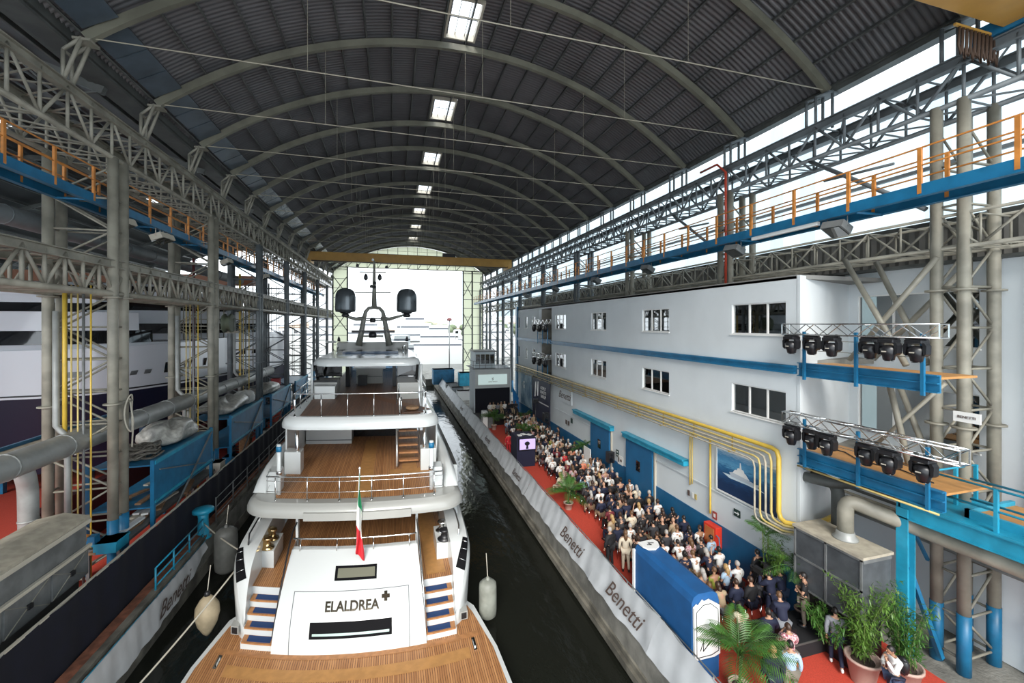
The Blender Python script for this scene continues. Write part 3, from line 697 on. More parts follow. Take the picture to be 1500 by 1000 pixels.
# diagonal props inside the corner recess
for i, (a, b_) in enumerate((((16.2, 11.6, 12.9), (15.6, 9.3, 9.2)), ((17.2, 11.2, 12.8), (16.6, 9.3, 9.2)), ((16.3, 8.9, 12.6), (16.0, 11.3, 9.2)), ((17.6, 8.9, 12.3), (17.2, 11.3, 9.2)),
                             ((15.6, 9.8, 8.7), (15.7, 9.3, 6.1)), ((16.6, 10.2, 8.7), (16.5, 9.2, 6.1)), ((16.3, 8.7, 8.7), (15.9, 10.6, 6.1)))):
    mb = MB(); mb.tube(a, b_, .09 if i != 6 else .06, 8); o = mb.build('diagonal_prop', STEEL, None, b_)
    tag(o, 'grey diagonal tube prop on the '+('upper' if i < 4 else 'lower')+' recessed balcony, '+NTH[i if i < 4 else i-4]+' of its storey', 'prop', 'diagonal props')

# ---- stage lights on trusses
def moving_head(x, y, z, label, s=1.0, rz=0.0):
    """z: underside of the truss"""
    t = thing('stage_light', label, 'stage light', (x, y, z), None)
    mb = MB(); mb.box(x-.17*s, x+.17*s, y-.2*s, y+.2*s, z-.14*s, z-.04*s); mb.obox((x, y, z-.02*s), (.1*s, .5*s, .05*s)); mb.build('base', BLACK, t, bevel=.02*s)
    for d in (-1, 1):
        mb = MB(); mb.prism([(y+d*.22*s, z-.12*s), (y+d*.27*s, z-.2*s), (y+d*.26*s, z-.42*s), (y+d*.2*s, z-.48*s), (y+d*.18*s, z-.2*s), (y+d*.15*s, z-.12*s)], x-.1*s, x+.1*s, 'YZ'); mb.build('yoke_arm', BLACK, t)
    mb = MB(); mb.lathe([(.06*s, -.64*s), (.13*s, -.62*s), (.15*s, -.5*s), (.19*s, -.46*s), (.2*s, -.3*s), (.15*s, -.22*s), (.06*s, -.2*s)], (x, y, z), 14); h = mb.build('head', BLACK, t)
    mb = MB(); mb.lathe([(.11*s, -.655*s), (.11*s, -.64*s)], (x, y, z), 14); mb.build('lens', DARKG, h)
    mb = MB(); mb.obox((x-.201*s, y, z-.38*s), (.004, .12*s, .03*s)); mb.build('badge', CREAM, h)
    mb = MB()
    for d in (-.15, .15): mb.lathe([(.04*s, -.03), (.04*s, .03)], (x, y+d*s, z+.03), 8, 'X')
    mb.build('clamp', STEELD, t)
    return t
def light_truss(label, x, y0, y1, z0, w, ys, lab, slope=0, s=1.0):
    t = thing('lighting_truss', label, 'lighting truss', (x, y0, z0))
    hz = .36*s
    for dx in (0, w):
        for zz in (z0, z0+hz):
            mb = MB(); mb.tube((x+dx, y0, zz), (x+dx, y1, zz), .026*s, 6); mb.build('chord', CHROME, t)
    n = int((y1-y0)/(.42*s)); mb = MB()
    for k in range(n):
        a = y0+(y1-y0)*k/n; b_ = y0+(y1-y0)*(k+1)/n; q = (z0, z0+hz) if k % 2 else (z0+hz, z0)
        for dx in (0, w): mb.tube((x+dx, a, q[0]), (x+dx, b_, q[1]), .014*s, 5)
        q2 = (x, x+w) if k % 2 else (x+w, x)
        for zz in (z0, z0+hz): mb.tube((q2[0], a, zz), (q2[1], b_, zz), .014*s, 5)
    for a in (y0, y1):
        mb.tube((x, a, z0), (x, a, z0+hz), .02*s, 5); mb.tube((x+w, a, z0), (x+w, a, z0+hz), .02*s, 5); mb.tube((x, a, z0), (x+w, a, z0), .02*s, 5); mb.tube((x, a, z0+hz), (x+w, a, z0+hz), .02*s, 5)
    mb.build('lattice', CHROME, t)
    for i, y in enumerate(ys): moving_head(x+w*.5*(i % 2)+.02, y, z0-.03, f'black moving-head stage light hanging from the {lab} truss, {NTH[i]} from its left end', s)
light_truss('upper silver lighting truss over the corner balcony', 13.45, 7.3, 11.8, 10.15, .36, (11.45, 10.85, 10.05, 9.05, 8.45, 7.9), 'upper corner')
light_truss('lower silver lighting truss over the corner balcony', 13.45, 6.9, 11.8, 7.0, .36, (11.45, 10.85, 10.2, 9.15, 8.45, 7.75), 'lower corner', s=1.05)
light_truss('upper silver lighting truss in the far facade niche', 13.3, 35.3, 39.4, 10.55, .4, (38.9, 38.1, 37.3, 36.5, 35.7), 'upper niche', s=1.1)
light_truss('lower silver lighting truss in the far facade niche', 13.3, 35.3, 39.4, 7.35, .4, (38.9, 38.1, 37.3, 36.5, 35.7), 'lower niche', s=1.1)
# white notice plate on the column
mb = MB(); mb.obox((16.3, 8.2, 7.75), (.04, .62, .3), 0, 0, 0); o = mb.build('notice_plate', WHITEP, None, (16.3, 8.2, 7.75)); tag(o, 'small white notice plate wired to the second right column', 'sign')
text('lettering', 'BENETTI', .11, (16.27, 8.2, 7.75), basis((0, -1, 0), (0, 0, 1)), SCRIPT, o)

# ---- yellow pipes along the facade
def wpath(off, r, m, drop, name, label, z0=6.0, ypoke=None):
    yk = 12.35+drop
    pts = [(13.75-off*.3, 46.5, z0-off), (13.75-off*.3, yk+.3, z0-off), (13.75-off*.3, yk+.08, z0-off-.06), (13.75-off*.3, yk, z0-off-.28), (13.75-off*.3, yk, 3.5+off*.0-drop*.4), (13.75-off*.3, yk-.08, 3.3-drop*.4), (13.75-off*.3, yk-.25, 3.24-drop*.4), (13.75-off*.3, 11.9, 3.24-drop*.4), (14.2, 11.4, 3.24-drop*.4), (17.5, 12.2, 3.24-drop*.4)]
    mb = MB(); mb.path(pts, r, 8); o = mb.build(name, m, None, pts[0]); tag(o, label, 'pipe', 'facade pipes'); return o
wpath(.0, .085, YELLOW, -.15, 'facade_pipe', 'thick yellow pipe, topmost of the bundle along the white facade', 5.85)
wpath(.2, .045, PALEY, .12, 'facade_pipe', 'yellow pipe, second from the top of the bundle along the facade', 5.85)
wpath(.34, .04, DUST, .33, 'facade_pipe', 'pale yellow pipe, third from the top of the bundle along the facade', 5.85)
wpath(.48, .04, PALEY, .54, 'facade_pipe', 'yellow pipe, fourth from the top of the bundle along the facade', 5.85)
wpath(.62, .035, DUST, .75, 'facade_pipe', 'pale yellow pipe, lowest of the bundle along the facade', 5.85)
for k in range(14):
    y = 14.5+2.35*k; mb = MB(); mb.box(13.62, 14.0, y-.02, y+.02, 5.12, 5.16); mb.box(13.82, 13.85, y-.02, y+.02, 5.12, 5.9)
    o = mb.build('pipe_bracket', YELLOW, None, (13.9, y, 5.2)); tag(o, f'{NTH[k]} yellow bracket under the facade pipe bundle, counted from the building corner', 'bracket', 'pipe brackets')
for i, (y, z0, z1) in enumerate(((15.85, 5.3, 1.9), (17.05, 5.2, 2.8), (17.2, 5.2, 2.7))):
    mb = MB(); mb.path([(13.9, y, z0), (13.9, y, z1+.2), (13.9, y, z1)], .045 if i == 0 else .025, 6); o = mb.build('drop_pipe', YELLOW, None, (13.9, y, z1)); tag(o, f'{NTH[i]} thin yellow pipe dropping down the facade left of the poster', 'pipe')

# ---- poster of a motor yacht at sea
po = thing('poster', 'large framed poster of a white motor yacht on blue sea', 'poster', (13.95, 12.35, 3.25))
mb = MB(); mb.box(13.93, 13.96, 12.4, 15.45, 3.2, 5.0)
m = bpy.data.materials.new('sea picture'); m.use_nodes = True; nt = m.node_tree; N = nt.nodes; L = nt.links; b = N['Principled BSDF']
tc = N.new('ShaderNodeTexCoord'); sp = N.new('ShaderNodeSeparateXYZ'); L.new(tc.outputs['Object'], sp.inputs[0])
mp = N.new('ShaderNodeMapping'); mp.inputs['Scale'].default_value = (1, 1.5, 7); L.new(tc.outputs['Object'], mp.inputs[0]); nz = N.new('ShaderNodeTexNoise'); nz.inputs['Scale'].default_value = 2.2; nz.inputs['Detail'].default_value = 8; L.new(mp.outputs[0], nz.inputs['Vector'])
mx = N.new('ShaderNodeMath'); mx.operation = 'MULTIPLY_ADD'; mx.inputs[1].default_value = .7; L.new(nz.outputs['Fac'], mx.inputs[0]); L.new(sp.outputs['Z'], mx.inputs[2])
cr = N.new('ShaderNodeValToRGB'); e = cr.color_ramp.elements; e[0].position = .3; e[0].color = (.004, .025, .08, 1); e[1].position = 1; e[1].color = (.5, .62, .68, 1)
for p, c in ((.45, (.01, .06, .16, 1)), (.6, (.02, .12, .26, 1)), (.68, (.10, .30, .48, 1)), (.8, (.05, .22, .42, 1))): q = e.new(p); q.color = c
dv = N.new('ShaderNodeMath'); dv.operation = 'DIVIDE'; dv.inputs[1].default_value = 2.3; L.new(mx.outputs[0], dv.inputs[0]); L.new(dv.outputs[0], cr.inputs[0]); L.new(cr.outputs[0], b.inputs['Base Color'])
mb.build('picture', m, po)
mb = MB()
for (y0, y1, z0, z1) in ((12.34, 12.4, 3.14, 5.06), (15.45, 15.51, 3.14, 5.06), (12.4, 15.45, 3.14, 3.2), (12.4, 15.45, 5.0, 5.06)): mb.box(13.9, 13.97, y0, y1, z0, z1)
mb.build('frame', WHITEP, po)
mb = MB(); Yb = lambda u: 14.75-1.55*u
mb.prism([(Yb(0), 4.16), (Yb(.15), 4.22), (Yb(.85), 4.1), (Yb(1.02), 4.14), (Yb(.92), 3.98), (Yb(.05), 4.0)], 13.92, 13.93, 'YZ'); mb.build('printed_hull', mat('printed pale grey', (.45, .5, .55), .5), po)
mb = MB(); mb.prism([(Yb(.12), 4.2), (Yb(.2), 4.36), (Yb(.55), 4.34), (Yb(.68), 4.15)], 13.915, 13.925, 'YZ'); mb.prism([(Yb(.25), 4.35), (Yb(.3), 4.48), (Yb(.48), 4.46), (Yb(.52), 4.34)], 13.915, 13.925, 'YZ'); mb.prism([(Yb(.36), 4.46), (Yb(.37), 4.72), (Yb(.39), 4.72), (Yb(.42), 4.46)], 13.915, 13.925, 'YZ'); mb.build('printed_decks', WHITEP, po)
mb = MB(); mb.prism([(Yb(-.25), 4.02), (Yb(.1), 4.05), (Yb(1.0), 3.98), (Yb(1.15), 3.9), (Yb(.6), 3.93), (Yb(.0), 3.9)], 13.925, 13.93, 'YZ'); mb.build('printed_wake', mat('printed foam', (.55, .65, .7), .5), po)

# fire box, signs, socket boxes
t = thing('fire_hose_box', 'red fire hose cabinet on the facade below the yellow drop pipe', 'fire hose cabinet', (13.7, 15.6, .45))
mb = MB(); mb.box(13.62, 13.96, 15.2, 15.95, .6, 1.55); mb.build('cabinet', mat('signal red', (.62, .04, .02), .4), t, bevel=.02)
mb = MB(); mb.box(13.6, 13.62, 15.3, 15.85, .7, 1.45); mb.build('door_glass', mat('amber door glass', (.5, .16, .05), .3), t)
def sign(y, z, w, h, m, label, kind=None, X=13.93):
    mb = MB(); mb.box(X, X+.02, y-w/2, y+w/2, z-h/2, z+h/2); o = mb.build('wall_sign', m, None, (X, y, z)); tag(o, label, 'sign'); return o
SGN = mat('dark green sign', (.01, .035, .03), .5)
o = sign(14.35, 2.55, .34, .3, SGN, 'dark square exit sign with a white arrow right of the fire cabinet')
mb = MB(); mb.box(13.92, 13.928, 14.3, 14.48, 2.53, 2.57); mb.prism([(14.3, 2.47), (14.22, 2.55), (14.3, 2.63)], 13.92, 13.928, 'YZ'); mb.build('arrow', WHITEP, o)
o = sign(15.62, 1.9, .26, .34, mat('sign red', (.35, .06, .05), .5), 'small red fire sign above the red cabinet')
mb = MB(); mb.box(13.92, 13.928, 15.56, 15.68, 1.82, 1.98); mb.build('pictogram', WHITEP, o)
for i, y in enumerate((17.35, 17.05, 16.85)):
    sign(y, 2.25-.0*i, .14, .26, (SCRIPT, WHITEP, PALEY)[i], ('dark', 'white', 'pale')[i]+' small switch box low on the facade beside the second sliding door')
o = sign(24.1, 2.2, .3, .42, SGN, 'dark safety sign between the two blue sliding doors'); mb = MB(); mb.box(13.92, 13.928, 24.05, 24.15, 2.25, 2.33); mb.obox((13.92, 24.1, 2.1), (.01, .12, .05)); mb.build('pictogram', WHITEP, o)
o = sign(23.75, 1.85, .62, .55, WHITEP, 'white notice board with symbols between the two blue sliding doors'); mb = MB(); mb.lathe([(.09, -.005), (.09, .005)], (13.925, 23.65, 1.85), 12, 'X'); mb.box(13.92, 13.928, 23.85, 23.98, 1.7, 2.0); mb.build('pictogram', SCRIPT, o)
o = sign(31.3, 2.7, .35, .4, SGN, 'dark safety sign on the facade left of the first sliding door')
for i, y in enumerate((32.4, 31.9)): sign(y, 2.35, .3, .35, SCRIPT, ('left', 'right')[i]+' of two small dark notices low on the facade near the script sign')

# sliding doors with rails
def sdoor(n, y0, y1, z1, ry0, ry1):
    t = thing(f'door_{n}', f'{("right","left")[n-1]} tall blue sliding door in the facade', 'door', (13.9, y0, 0)); t['kind'] = 'structure'
    mb = MB(); mb.box(13.82, 13.92, y0, y1, .05, z1); mb.build('door_leaf', BLUEW, t)
    mb = MB(); mb.box(13.8, 13.82, (y0+y1)/2-.2, (y0+y1)/2+.2, 1.9, 2.5); mb.build('door_window', DARKG, t)
    mb = MB(); mb.box(13.68, 13.98, ry0, ry1, z1, z1+.28); mb.box(13.6, 13.98, ry0, ry1, z1+.25, z1+.32); mb.build('rail_cover', CYAN, t)
    mb = MB(); mb.box(13.9, 13.99, y0-.18, y0-.06, 0, z1); mb.build('jamb', CREAM, t)
sdoor(1, 20.2, 22.9, 3.55, 17.4, 23.1)
sdoor(2, 25.0, 27.7, 3.5, 24.6, 30.5)

# banners on the far part of the facade
o = thing('wall_sign', 'white sign with dark script lettering on the facade', 'sign', (13.9, 31.3, 4.1)); mb = MB(); mb.box(13.9, 13.96, 31.2, 34.1, 3.95, 5.1); mb.build('board', WALLW, o)
text('lettering', 'Benetti', .85, (13.88, 32.7, 4.5), basis((0, -1, 0), (0, 0, 1)), SCRIPT, o, .45)
DN = mat('dark navy print', (.02, .022, .055), .5)
o = thing('poster', 'tall dark navy poster with a white emblem and lettering on the facade', 'poster', (13.8, 36, 1.3)); mb = MB(); mb.box(13.75, 13.8, 35.7, 40.6, 1.3, 5.25); mb.build('board', DN, o)
mb = MB()
for (a, b_) in (((39.7, 3.3), (39.5, 4.8)), ((39.5, 4.8), (38.9, 3.5)), ((38.9, 3.5), (38.8, 4.9))): mb.beam((13.73, a[0], a[1]), (13.73, b_[0], b_[1]), .02, .14)
mb.build('emblem', WHITEP, o)
for z, s_ in ((4.4, 'AZIMUT'), (4.0, 'BENETTI'), (3.6, 'GROUP')): text('lettering', s_, .42, (13.73, 37.4, z), basis((0, -1, 0), (0, 0, 1)), WHITEP, o)
mb = MB(); mb.box(13.73, 13.74, 36.0, 40.2, 2.9, 3.0); mb.build('printed_line', WHITEP, o)
o = thing('poster', 'tall pale blue photo poster at the far end of the facade', 'poster', (13.8, 41, 1.5)); mb = MB(); mb.box(13.78, 13.82, 41.1, 44.8, 1.8, 5.3)
mb.build('board', mat('pale blue print', (.35, .47, .55), .5, 0, 0, .9, col2=(.10, .2, .3)), o)
text('lettering', 'G', 1.1, (13.76, 43.6, 3.9), basis((0, -1, 0), (0, 0, 1)), WHITEP, o)
# ================================================================== THE MOTOR YACHT IN THE DOCK
YX = -1.45
def yx(x, k, z):
    fade = max(0., 1-max(0, k-15)/16)
    return (YX+x, k-.185*x+.036*min(x*x, 26)*fade, z)
yr = thing('motor_yacht', 'large white three-deck motor yacht with teak decks moored stern-first in the dock', 'yacht', (YX, 15.6, ZW))
def Y(): return MB(yx)
def ybox(x0, x1, k0, k1, z0, z1, nx=1): return Y().box(x0, x1, k0, k1, z0, z1, nx)
def lerp(a, b, t): return a+(b-a)*t
def interp(tab, x):
    if x <= tab[0][0]: return tab[0][1]
    for (a, b), (c, d) in zip(tab, tab[1:]):
        if x <= c: return b+(d-b)*(x-a)/(c-a)
    return tab[-1][1]
HB = [(16, 4.45), (18, 4.6), (24, 4.7), (40, 4.65), (48, 4.1), (56, 2.7), (62, 1.1), (66, .05)]
def hb(k): return interp(HB, k)
# ---- hull: swim platform block, side shells with the rounded stern wings
mb = Y(); mb.prism([(-5.2, 11.5), (5.2, 11.5), (5.02, 14.5), (4.62, 17), (4.4, 17.4), (-4.4, 17.4), (-4.62, 17), (-5.02, 14.5)], -1.35, -.93, 'XY'); hull = mb.build('swim_platform', GEL, yr)
def strip(mb, x0f, x1f, ks, z, nx=8):
    """deck surface between x0f(k) and x1f(k)"""
    n = len(ks)-1
    mb.grid(lambda u, v: (lerp(x0f(ks[round(u*n)]), x1f(ks[round(u*n)]), v), ks[round(u*n)], z), n, nx, smooth=False); return mb
wp = lambda k: interp([(11.5, 5.05), (14.5, 4.88), (16.6, 4.5), (17.3, 4.3)], k)
mb = strip(Y(), lambda k: -wp(k), wp, [11.5+.3*i for i in range(20)], -.922, 16); mb.build('platform_teak', TEAK, hull)
mb = Y(); strip(mb, lambda k: -3.9, lambda k: 4.05, [14.35, 14.6, 14.85], -.914, 16); mb.build('protection_mat', PLY, hull)
mb = Y(); strip(mb, lambda k: -2.9, lambda k: 2.9, [12.2, 12.6, 13.0], -.914, 10); mb.build('protection_mat', PLY, hull)
mb = Y()
mb.grid(lambda u, v: (-4.5+9*u, 15.28+.24*v, -.912), 20, 1, smooth=False); mb.build('teak_margin', TEAKP, hull)
for s_ in (-1, 1):
    mb = Y(); mb.box(s_*4.25-.06, s_*4.25+.06, 14.6, 15.2, -.92, -.90); mb.obox((s_*4.25, 14.9, -.88), (.05, .35, .05)); mb.build('pop_up_cleat', CHROME, hull)

def ztop(k): return interp([(16.05, -.8), (16.2, .1), (16.45, .75), (16.9, 1.3), (17.5, 1.62), (19, 1.75), (21.5, 1.95), (22.2, 3.2), (44, 3.3), (56, 3.9), (66, 4.6)], k)
KS = [16.05, 16.12, 16.2, 16.32, 16.45, 16.65, 16.9, 17.2, 17.5, 18, 18.6, 19.2, 20, 20.8, 21.5, 21.8, 22.2, 23]+[25+2.5*i for i in range(17)]
for s_ in (-1, 1):
    mb = Y()
    def outer(u, v):
        k = KS[round(u*(len(KS)-1))]; zt = ztop(k); z = lerp(-1.7, zt, v); h = hb(k)
        rnd_ = 0 if k > 17.5 else .75*(1-(min(1, (k-16.05)/1.45))**.5)**1.6
        x = (h-rnd_)*(1-.045*(1-min(1, (z+1.7)/3)))
        if zt < 2 and v > .86: x -= .14*((v-.86)/.14)**2
        return (s_*x, k, z)
    mb.grid(outer, len(KS)-1, 12)
    side = mb.build('hull_side', GEL, yr)
    # cap and inner wall of the stern wing
    ks = [k for k in KS if k <= 22.2]
    def cap(u, v):
        k = ks[round(u*(len(ks)-1))]; zt = ztop(k); rnd_ = 0 if k > 17.5 else .75*(1-(min(1, (k-16.05)/1.45))**.5)**1.6
        xo = hb(k)-rnd_-.14*(zt < 2); xi = 3.72
        return (s_*lerp(xo, xi, v), k, zt+.05*sin(pi*v))
    mb = Y(); mb.grid(cap, len(ks)-1, 4)
    mb.grid(lambda u, v: (s_*3.72, lerp(16.05, 22.2, u), lerp(-1, ztop(lerp(16.05, 22.2, u)), v)), 30, 3); mb.build('wing_cap', GEL, side)
    mb = Y(); mb.box(s_*4.05-.14, s_*4.05+.14, 15.98, 16.3, -.7, -.4); mb.build('socket_rim', GELG, side)
    mb = Y(); mb.box(s_*4.05-.1, s_*4.05+.1, 15.96, 16.3, -.66, -.44); mb.build('socket', BLACK, side)
    # dark vent with bright bars on the rounded quarter of the wing
    def quarter(f, g, off):
        k = lerp(16.5, 17.45, g)+.12*f; zt = ztop(k); r_ = 0 if k > 17.5 else .75*(1-(min(1, (k-16.05)/1.45))**.5)**1.6; return (s_*(hb(k)-r_-.12-.40*f*(1-.5*g)), k-off*.7, zt+off+.03)
    mb = Y(); mb.grid(lambda u, v: quarter(v, u, .02), 10, 4); vg = mb.build('vent_grille', MATTB, side)
    for q in range(3): mb = Y(); mb.path([quarter(f, .2+.3*q, .05) for f in (.1, .5, .9)], .018, 5); mb.build('grille_bar', CHROME, vg)
    # recess with mooring winch and fairleads on the wing
    mb = Y(); mb.box(s_*3.3-.45*0-.42*(s_ > 0)-0*s_, s_*3.3+.42*(s_ < 0), 18.2, 19.7, .5, 1.15) if False else mb.box(min(s_*3.72, s_*3.25), max(s_*3.72, s_*3.25), 18.3, 19.9, .5, 1.2); mb.build('winch_plinth', GEL, side)
    for q, kk in enumerate((18.55, 19.35)):
        mt = BRASS if s_ < 0 else CHROME
        mb = Y(); mb.lathe([(.3, 0), (.32, .05), (.2, .1), (.15, .3), (.24, .38), (.24, .44), (.1, .48)], (s_*3.62, kk, 1.2), 16); mb.build('mooring_winch', mt if q else BRASS if s_ < 0 else BLACK, side)
    mb = Y(); mb.path([(s_*4.1, 17.7, 1.65), (s_*4.15, 18.0, 2.0), (s_*4.15, 19.2, 2.1), (s_*4.1, 20.2, 2.05)], .035, 8); mb.build('cap_rail', CHROME if s_ > 0 else BLACK, side)
    mb = Y(); mb.beam((s_*4.25, 19.6, 1.7), (s_*4.15, 21.4, 3.1), .14, .3); mb.build('slanted_pillar', GEL, side)
    mb = Y()
    for q in range(14): kk = 25+2.6*q; mb.box(s_*(hb(kk)+.0)-.06, s_*(hb(kk))+.06, kk, kk+1.5, 1.2, 1.7)
    mb.build('hull_window', DARKG, side)
# bottom of the hull forward part (closed deck near the bow)
mb = Y(); strip(mb, lambda k: -hb(k)+.02, lambda k: hb(k)-.02, [44+2*i for i in range(12)], 3.35, 8); mb.build('fore_deck', TEAK, yr)

# ---- stern panel (transom garage door)
def stern(u, v):
    x = (-1+2*u)*lerp(2.62, 2.42, v); t = v
    return (x, 15.5+2.35*t**1.7, -.93+2.45*(t**.85))
mb = Y(); mb.grid(stern, 24, 20); 
mb.grid(lambda u, v: ((-1 if u < .5 else 1)*(lerp(2.62, 2.42, v)), 0, 0) if False else (2.62-.2*v, lerp(15.5+2.35*v**1.7, 18.0, u), -.93+2.45*v**.85), 3, 12, smooth=False)
mb.grid(lambda u, v: (-2.62+.2*v, lerp(15.5+2.35*v**1.7, 18.0, u), -.93+2.45*v**.85), 3, 12, smooth=False)
tr = mb.build('stern_panel', GEL, yr)
def on_stern(x, v, off=.012):
    p = stern((x/lerp(2.62, 2.42, v)+1)/2, v); a = stern(.5, max(0, v-.02)); b = stern(.5, min(1, v+.02)); d = Vector((0, b[1]-a[1], b[2]-a[2])).normalized()
    return (p[0], p[1]-d.z*off, p[2]+d.y*off)
def patch(x0, x1, v0, v1, m, name, off=.012, par=None, skew=0):
    mb = Y(); mb.grid(lambda u, v: on_stern(lerp(x0, x1, u)+skew*v, lerp(v0, v1, v), off), 12, 6); 
    return mb.build(name, m, par or tr)
patch(-1.36, 1.42, .15, .315, MATTB, 'tinted_window_frame'); patch(-1.26, 1.33, .18, .205, mat('pale reflecting strip', (.35, .45, .42), .2), 'tinted_window', .02)  # reflection on the black stern window is painted as a pale strip
patch(-.66, .86, .70, .84, MATTB, 'small_window_frame', .014); patch(-.56, .79, .725, .815, mat('green grey glass', (.16, .16, .12), .1), 'small_window', .022)
SEAM = mat('seam', (.12, .13, .14), .6)
for (x0, x1, v0, v1) in ((-2.02, 2.02, .60, .607), (-2.035, -2.01, .0, .607), (2.01, 2.035, .0, .607)): patch(x0, x1, v0, v1, SEAM, 'panel_seam', .012)
# ship's name, each letter laid on the curved panel
nm = MB(); name_t = text_mesh('ELALDREA', .40, 0, .012, .011); cross = text_mesh('+', .45, 0, .012, .035)
for me, dx, v0 in ((name_t, .03, .455), (cross, 1.2, .52)):
    for v in me.vertices:
        q = on_stern(v.co.x+dx, v0+v.co.y/2.9, .012+v.co.z); v.co = Vector(yx(*q))-rootloc(tr)
    me.materials.append(mat('mirror lettering', (.16, .14, .11), .2, .9)); o = bpy.data.objects.new('name_lettering', me); COL.objects.link(o); o.parent = tr
# rail on top of the stern panel and handrails down the stairs
mb = Y(); pts = [(-2.4+4.8*i/12, 18.0, 1.88) for i in range(13)]; mb.path(pts, .035, 8); mb.build('stern_rail', CHROME, yr)
for x in (-2.1, -.7, .7, 2.1): mb = Y(); mb.tube((x, 17.75, 1.5), (x, 18.0, 1.88), .02, 6); mb.build('rail_post', CHROME, yr)
for s_ in (-1, 1):
    mb = Y(); mb.path([(s_*2.62, 15.7, -.5), (s_*2.55, 16.6, .7), (s_*2.48, 17.6, 1.75), (s_*2.45, 18.2, 2.1), (s_*2.45, 19.4, 2.15)], .035, 8); mb.build('stair_handrail', BLACK if s_ < 0 else CHROME, yr)
    mb = Y(); mb.box(s_*2.45-.05, s_*2.45+.05, 18.9, 19.2, .5, 3.0); mb.build('pillar', GEL, yr)
    # stairs
    for i in range(5):
        z = -.93+.286*(i+1); k0 = 15.62+.34*i
        if i < 4:
            mb = Y(); mb.box(min(s_*2.62, s_*3.72), max(s_*2.62, s_*3.72), k0+.02, k0+.5, z-.34, z-.05, 5); mb.build('stair_riser', GEL, yr)
            mb = Y(); mb.box(min(s_*2.62, s_*3.68), max(s_*2.62, s_*3.68), k0-.04, k0+.36, z-.05, z, 5); st = mb.build('stair_tread', TEAKP, yr)
            a, b = (s_*2.62+(.04 if s_ < 0 else .06), s_*3.62) ; mb = Y(); mb.box(min(s_*2.68, s_*3.5), max(s_*2.68, s_*3.5), k0+.03, k0+.33, z, z+.012, 5); mb.build('blue_mat', mat('blue step mat', (.008, .035, .12), .85), st)
    mb = Y(); mb.box(min(s_*2.62, s_*3.72), max(s_*2.62, s_*3.72), 17.0, 17.4, .15, .49, 5); mb.build('stair_riser', GEL, yr)

# ---- main deck
zt = .5
mb = Y(); 
for s_ in (-1, 1): mb.grid(lambda u, v: (s_*lerp(2.42, 3.74, v), lerp(17.0, 28, u), zt), 22, 4, smooth=False)
mb.grid(lambda u, v: (lerp(-2.42, 2.42, v), lerp(18.0, 28, u), zt), 20, 8, smooth=False); dk = mb.build('main_deck', TEAK, yr)
mb = Y(); mb.grid(lambda u, v: (lerp(2.75, 3.5, v), lerp(17.3, 25, u), zt+.008), 10, 3, smooth=False); mb.build('protection_mat', PLY, dk)
mb = Y(); 
for s_ in (-1, 1): mb.grid(lambda u, v: (s_*lerp(2.42, 2.42, v), lerp(18, 19.0, u), lerp(zt, 1.5, v)), 3, 2, smooth=False)
mb.build('cockpit_side', GEL, yr)
for s_ in (-1, 1): mb = Y(); mb.box(min(s_*2.38, s_*1.35), max(s_*2.38, s_*1.35), 18.2, 19.3, zt, .95); mb.build('settee_base', GEL, yr, bevel=.03)
mb = ybox(-2.4, 2.4, 17.95, 18.15, zt, 1.5, 8); mb.build('stern_coaming', GEL, yr)
mb = ybox(-3.6, 3.6, 27.4, 27.6, zt, 3.0, 2); mb.build('saloon_glass', DARKG, yr)
mb = Y()
for x in (-3.6, -1.2, 1.2, 3.6): mb.box(x-.06, x+.06, 27.3, 27.4, zt, 3.0)
mb.build('door_frame', GEL, yr)

# ---- upper deck: slab with rounded corners
def slab_outline(hw, k0, kf, r, n=8, hwf=None):
    pts = []
    for i in range(n+1):
        a = pi/2*i/n; pts.append((hw-r+r*sin(a)*1.0, k0+r-r*cos(a)))
    right = pts; out = [(x, k) for x, k in right]
    ks = [k0+r+(kf-k0-r)*j/8 for j in range(1, 9)]
    out += [((hw if hwf is None else min(hw, hwf(k))), k) for k in ks]
    return out
def deck_slab(name, hw, k0, kf, r, z0, z1, m, flare=.25, hwf=None, under=None, aft=.55):
    o = slab_outline(hw, k0, kf, r, 8, hwf); full = [(-x, k) for x, k in o[::-1]]
    base = [(-hw+r+(2*hw-2*r)*j/10, k0) for j in range(1, 10)]
    ring = full+base+o                       # from left front, aft round, to right front
    prof = [(aft, 0), (.12, .0), (.02, .06), (0, .22), (.06, .30), (.25, .42), (.5, .48)] if False else [(-.0, 0.0), (.0, .3), (.1, .75), (.32, 1.0)]
    mb = Y(); n = len(ring)
    def fn(u, v):
        i = min(n-1, round(u*(n-1))); x, k = ring[i]; p = v*(len(prof)-1); j = min(int(p), len(prof)-2); f = p-j
        ins = lerp(prof[j][0], prof[j+1][0], f)*1.0; h = lerp(prof[j][1], prof[j+1][1], f)
        wx = (hw-ins)/hw; return (x*wx, k+ins*max(0, 1-(k-k0)/max(.01, r)), lerp(z0, z1, h))
    mb.grid(fn, n-1, 6)
    # underside & top closing strips
    m_ = len(o); 
    for zz, ins in ((z0, 0), (z1-.001, .32)):
        rows = [(-x, x, k) for x, k in [(hw-r-.001, k0)]+o]
        wx = (hw-ins)/hw
        ids = []
        for a, b_, k in rows:
            kk = k+ins*max(0, 1-(k-k0)/max(.01, r)); ids.append([mb.V(lerp(a, b_, t/8)*wx, kk, zz) for t in range(9)])
        for A, B in zip(ids, ids[1:]):
            for t in range(8): mb.F((A[t], A[t+1], B[t+1], B[t]))
    return mb.build(name, m, yr)
d2 = deck_slab('upper_deck', 4.35, 17.45, 30, 1.0, 2.92, 3.40, GELG)
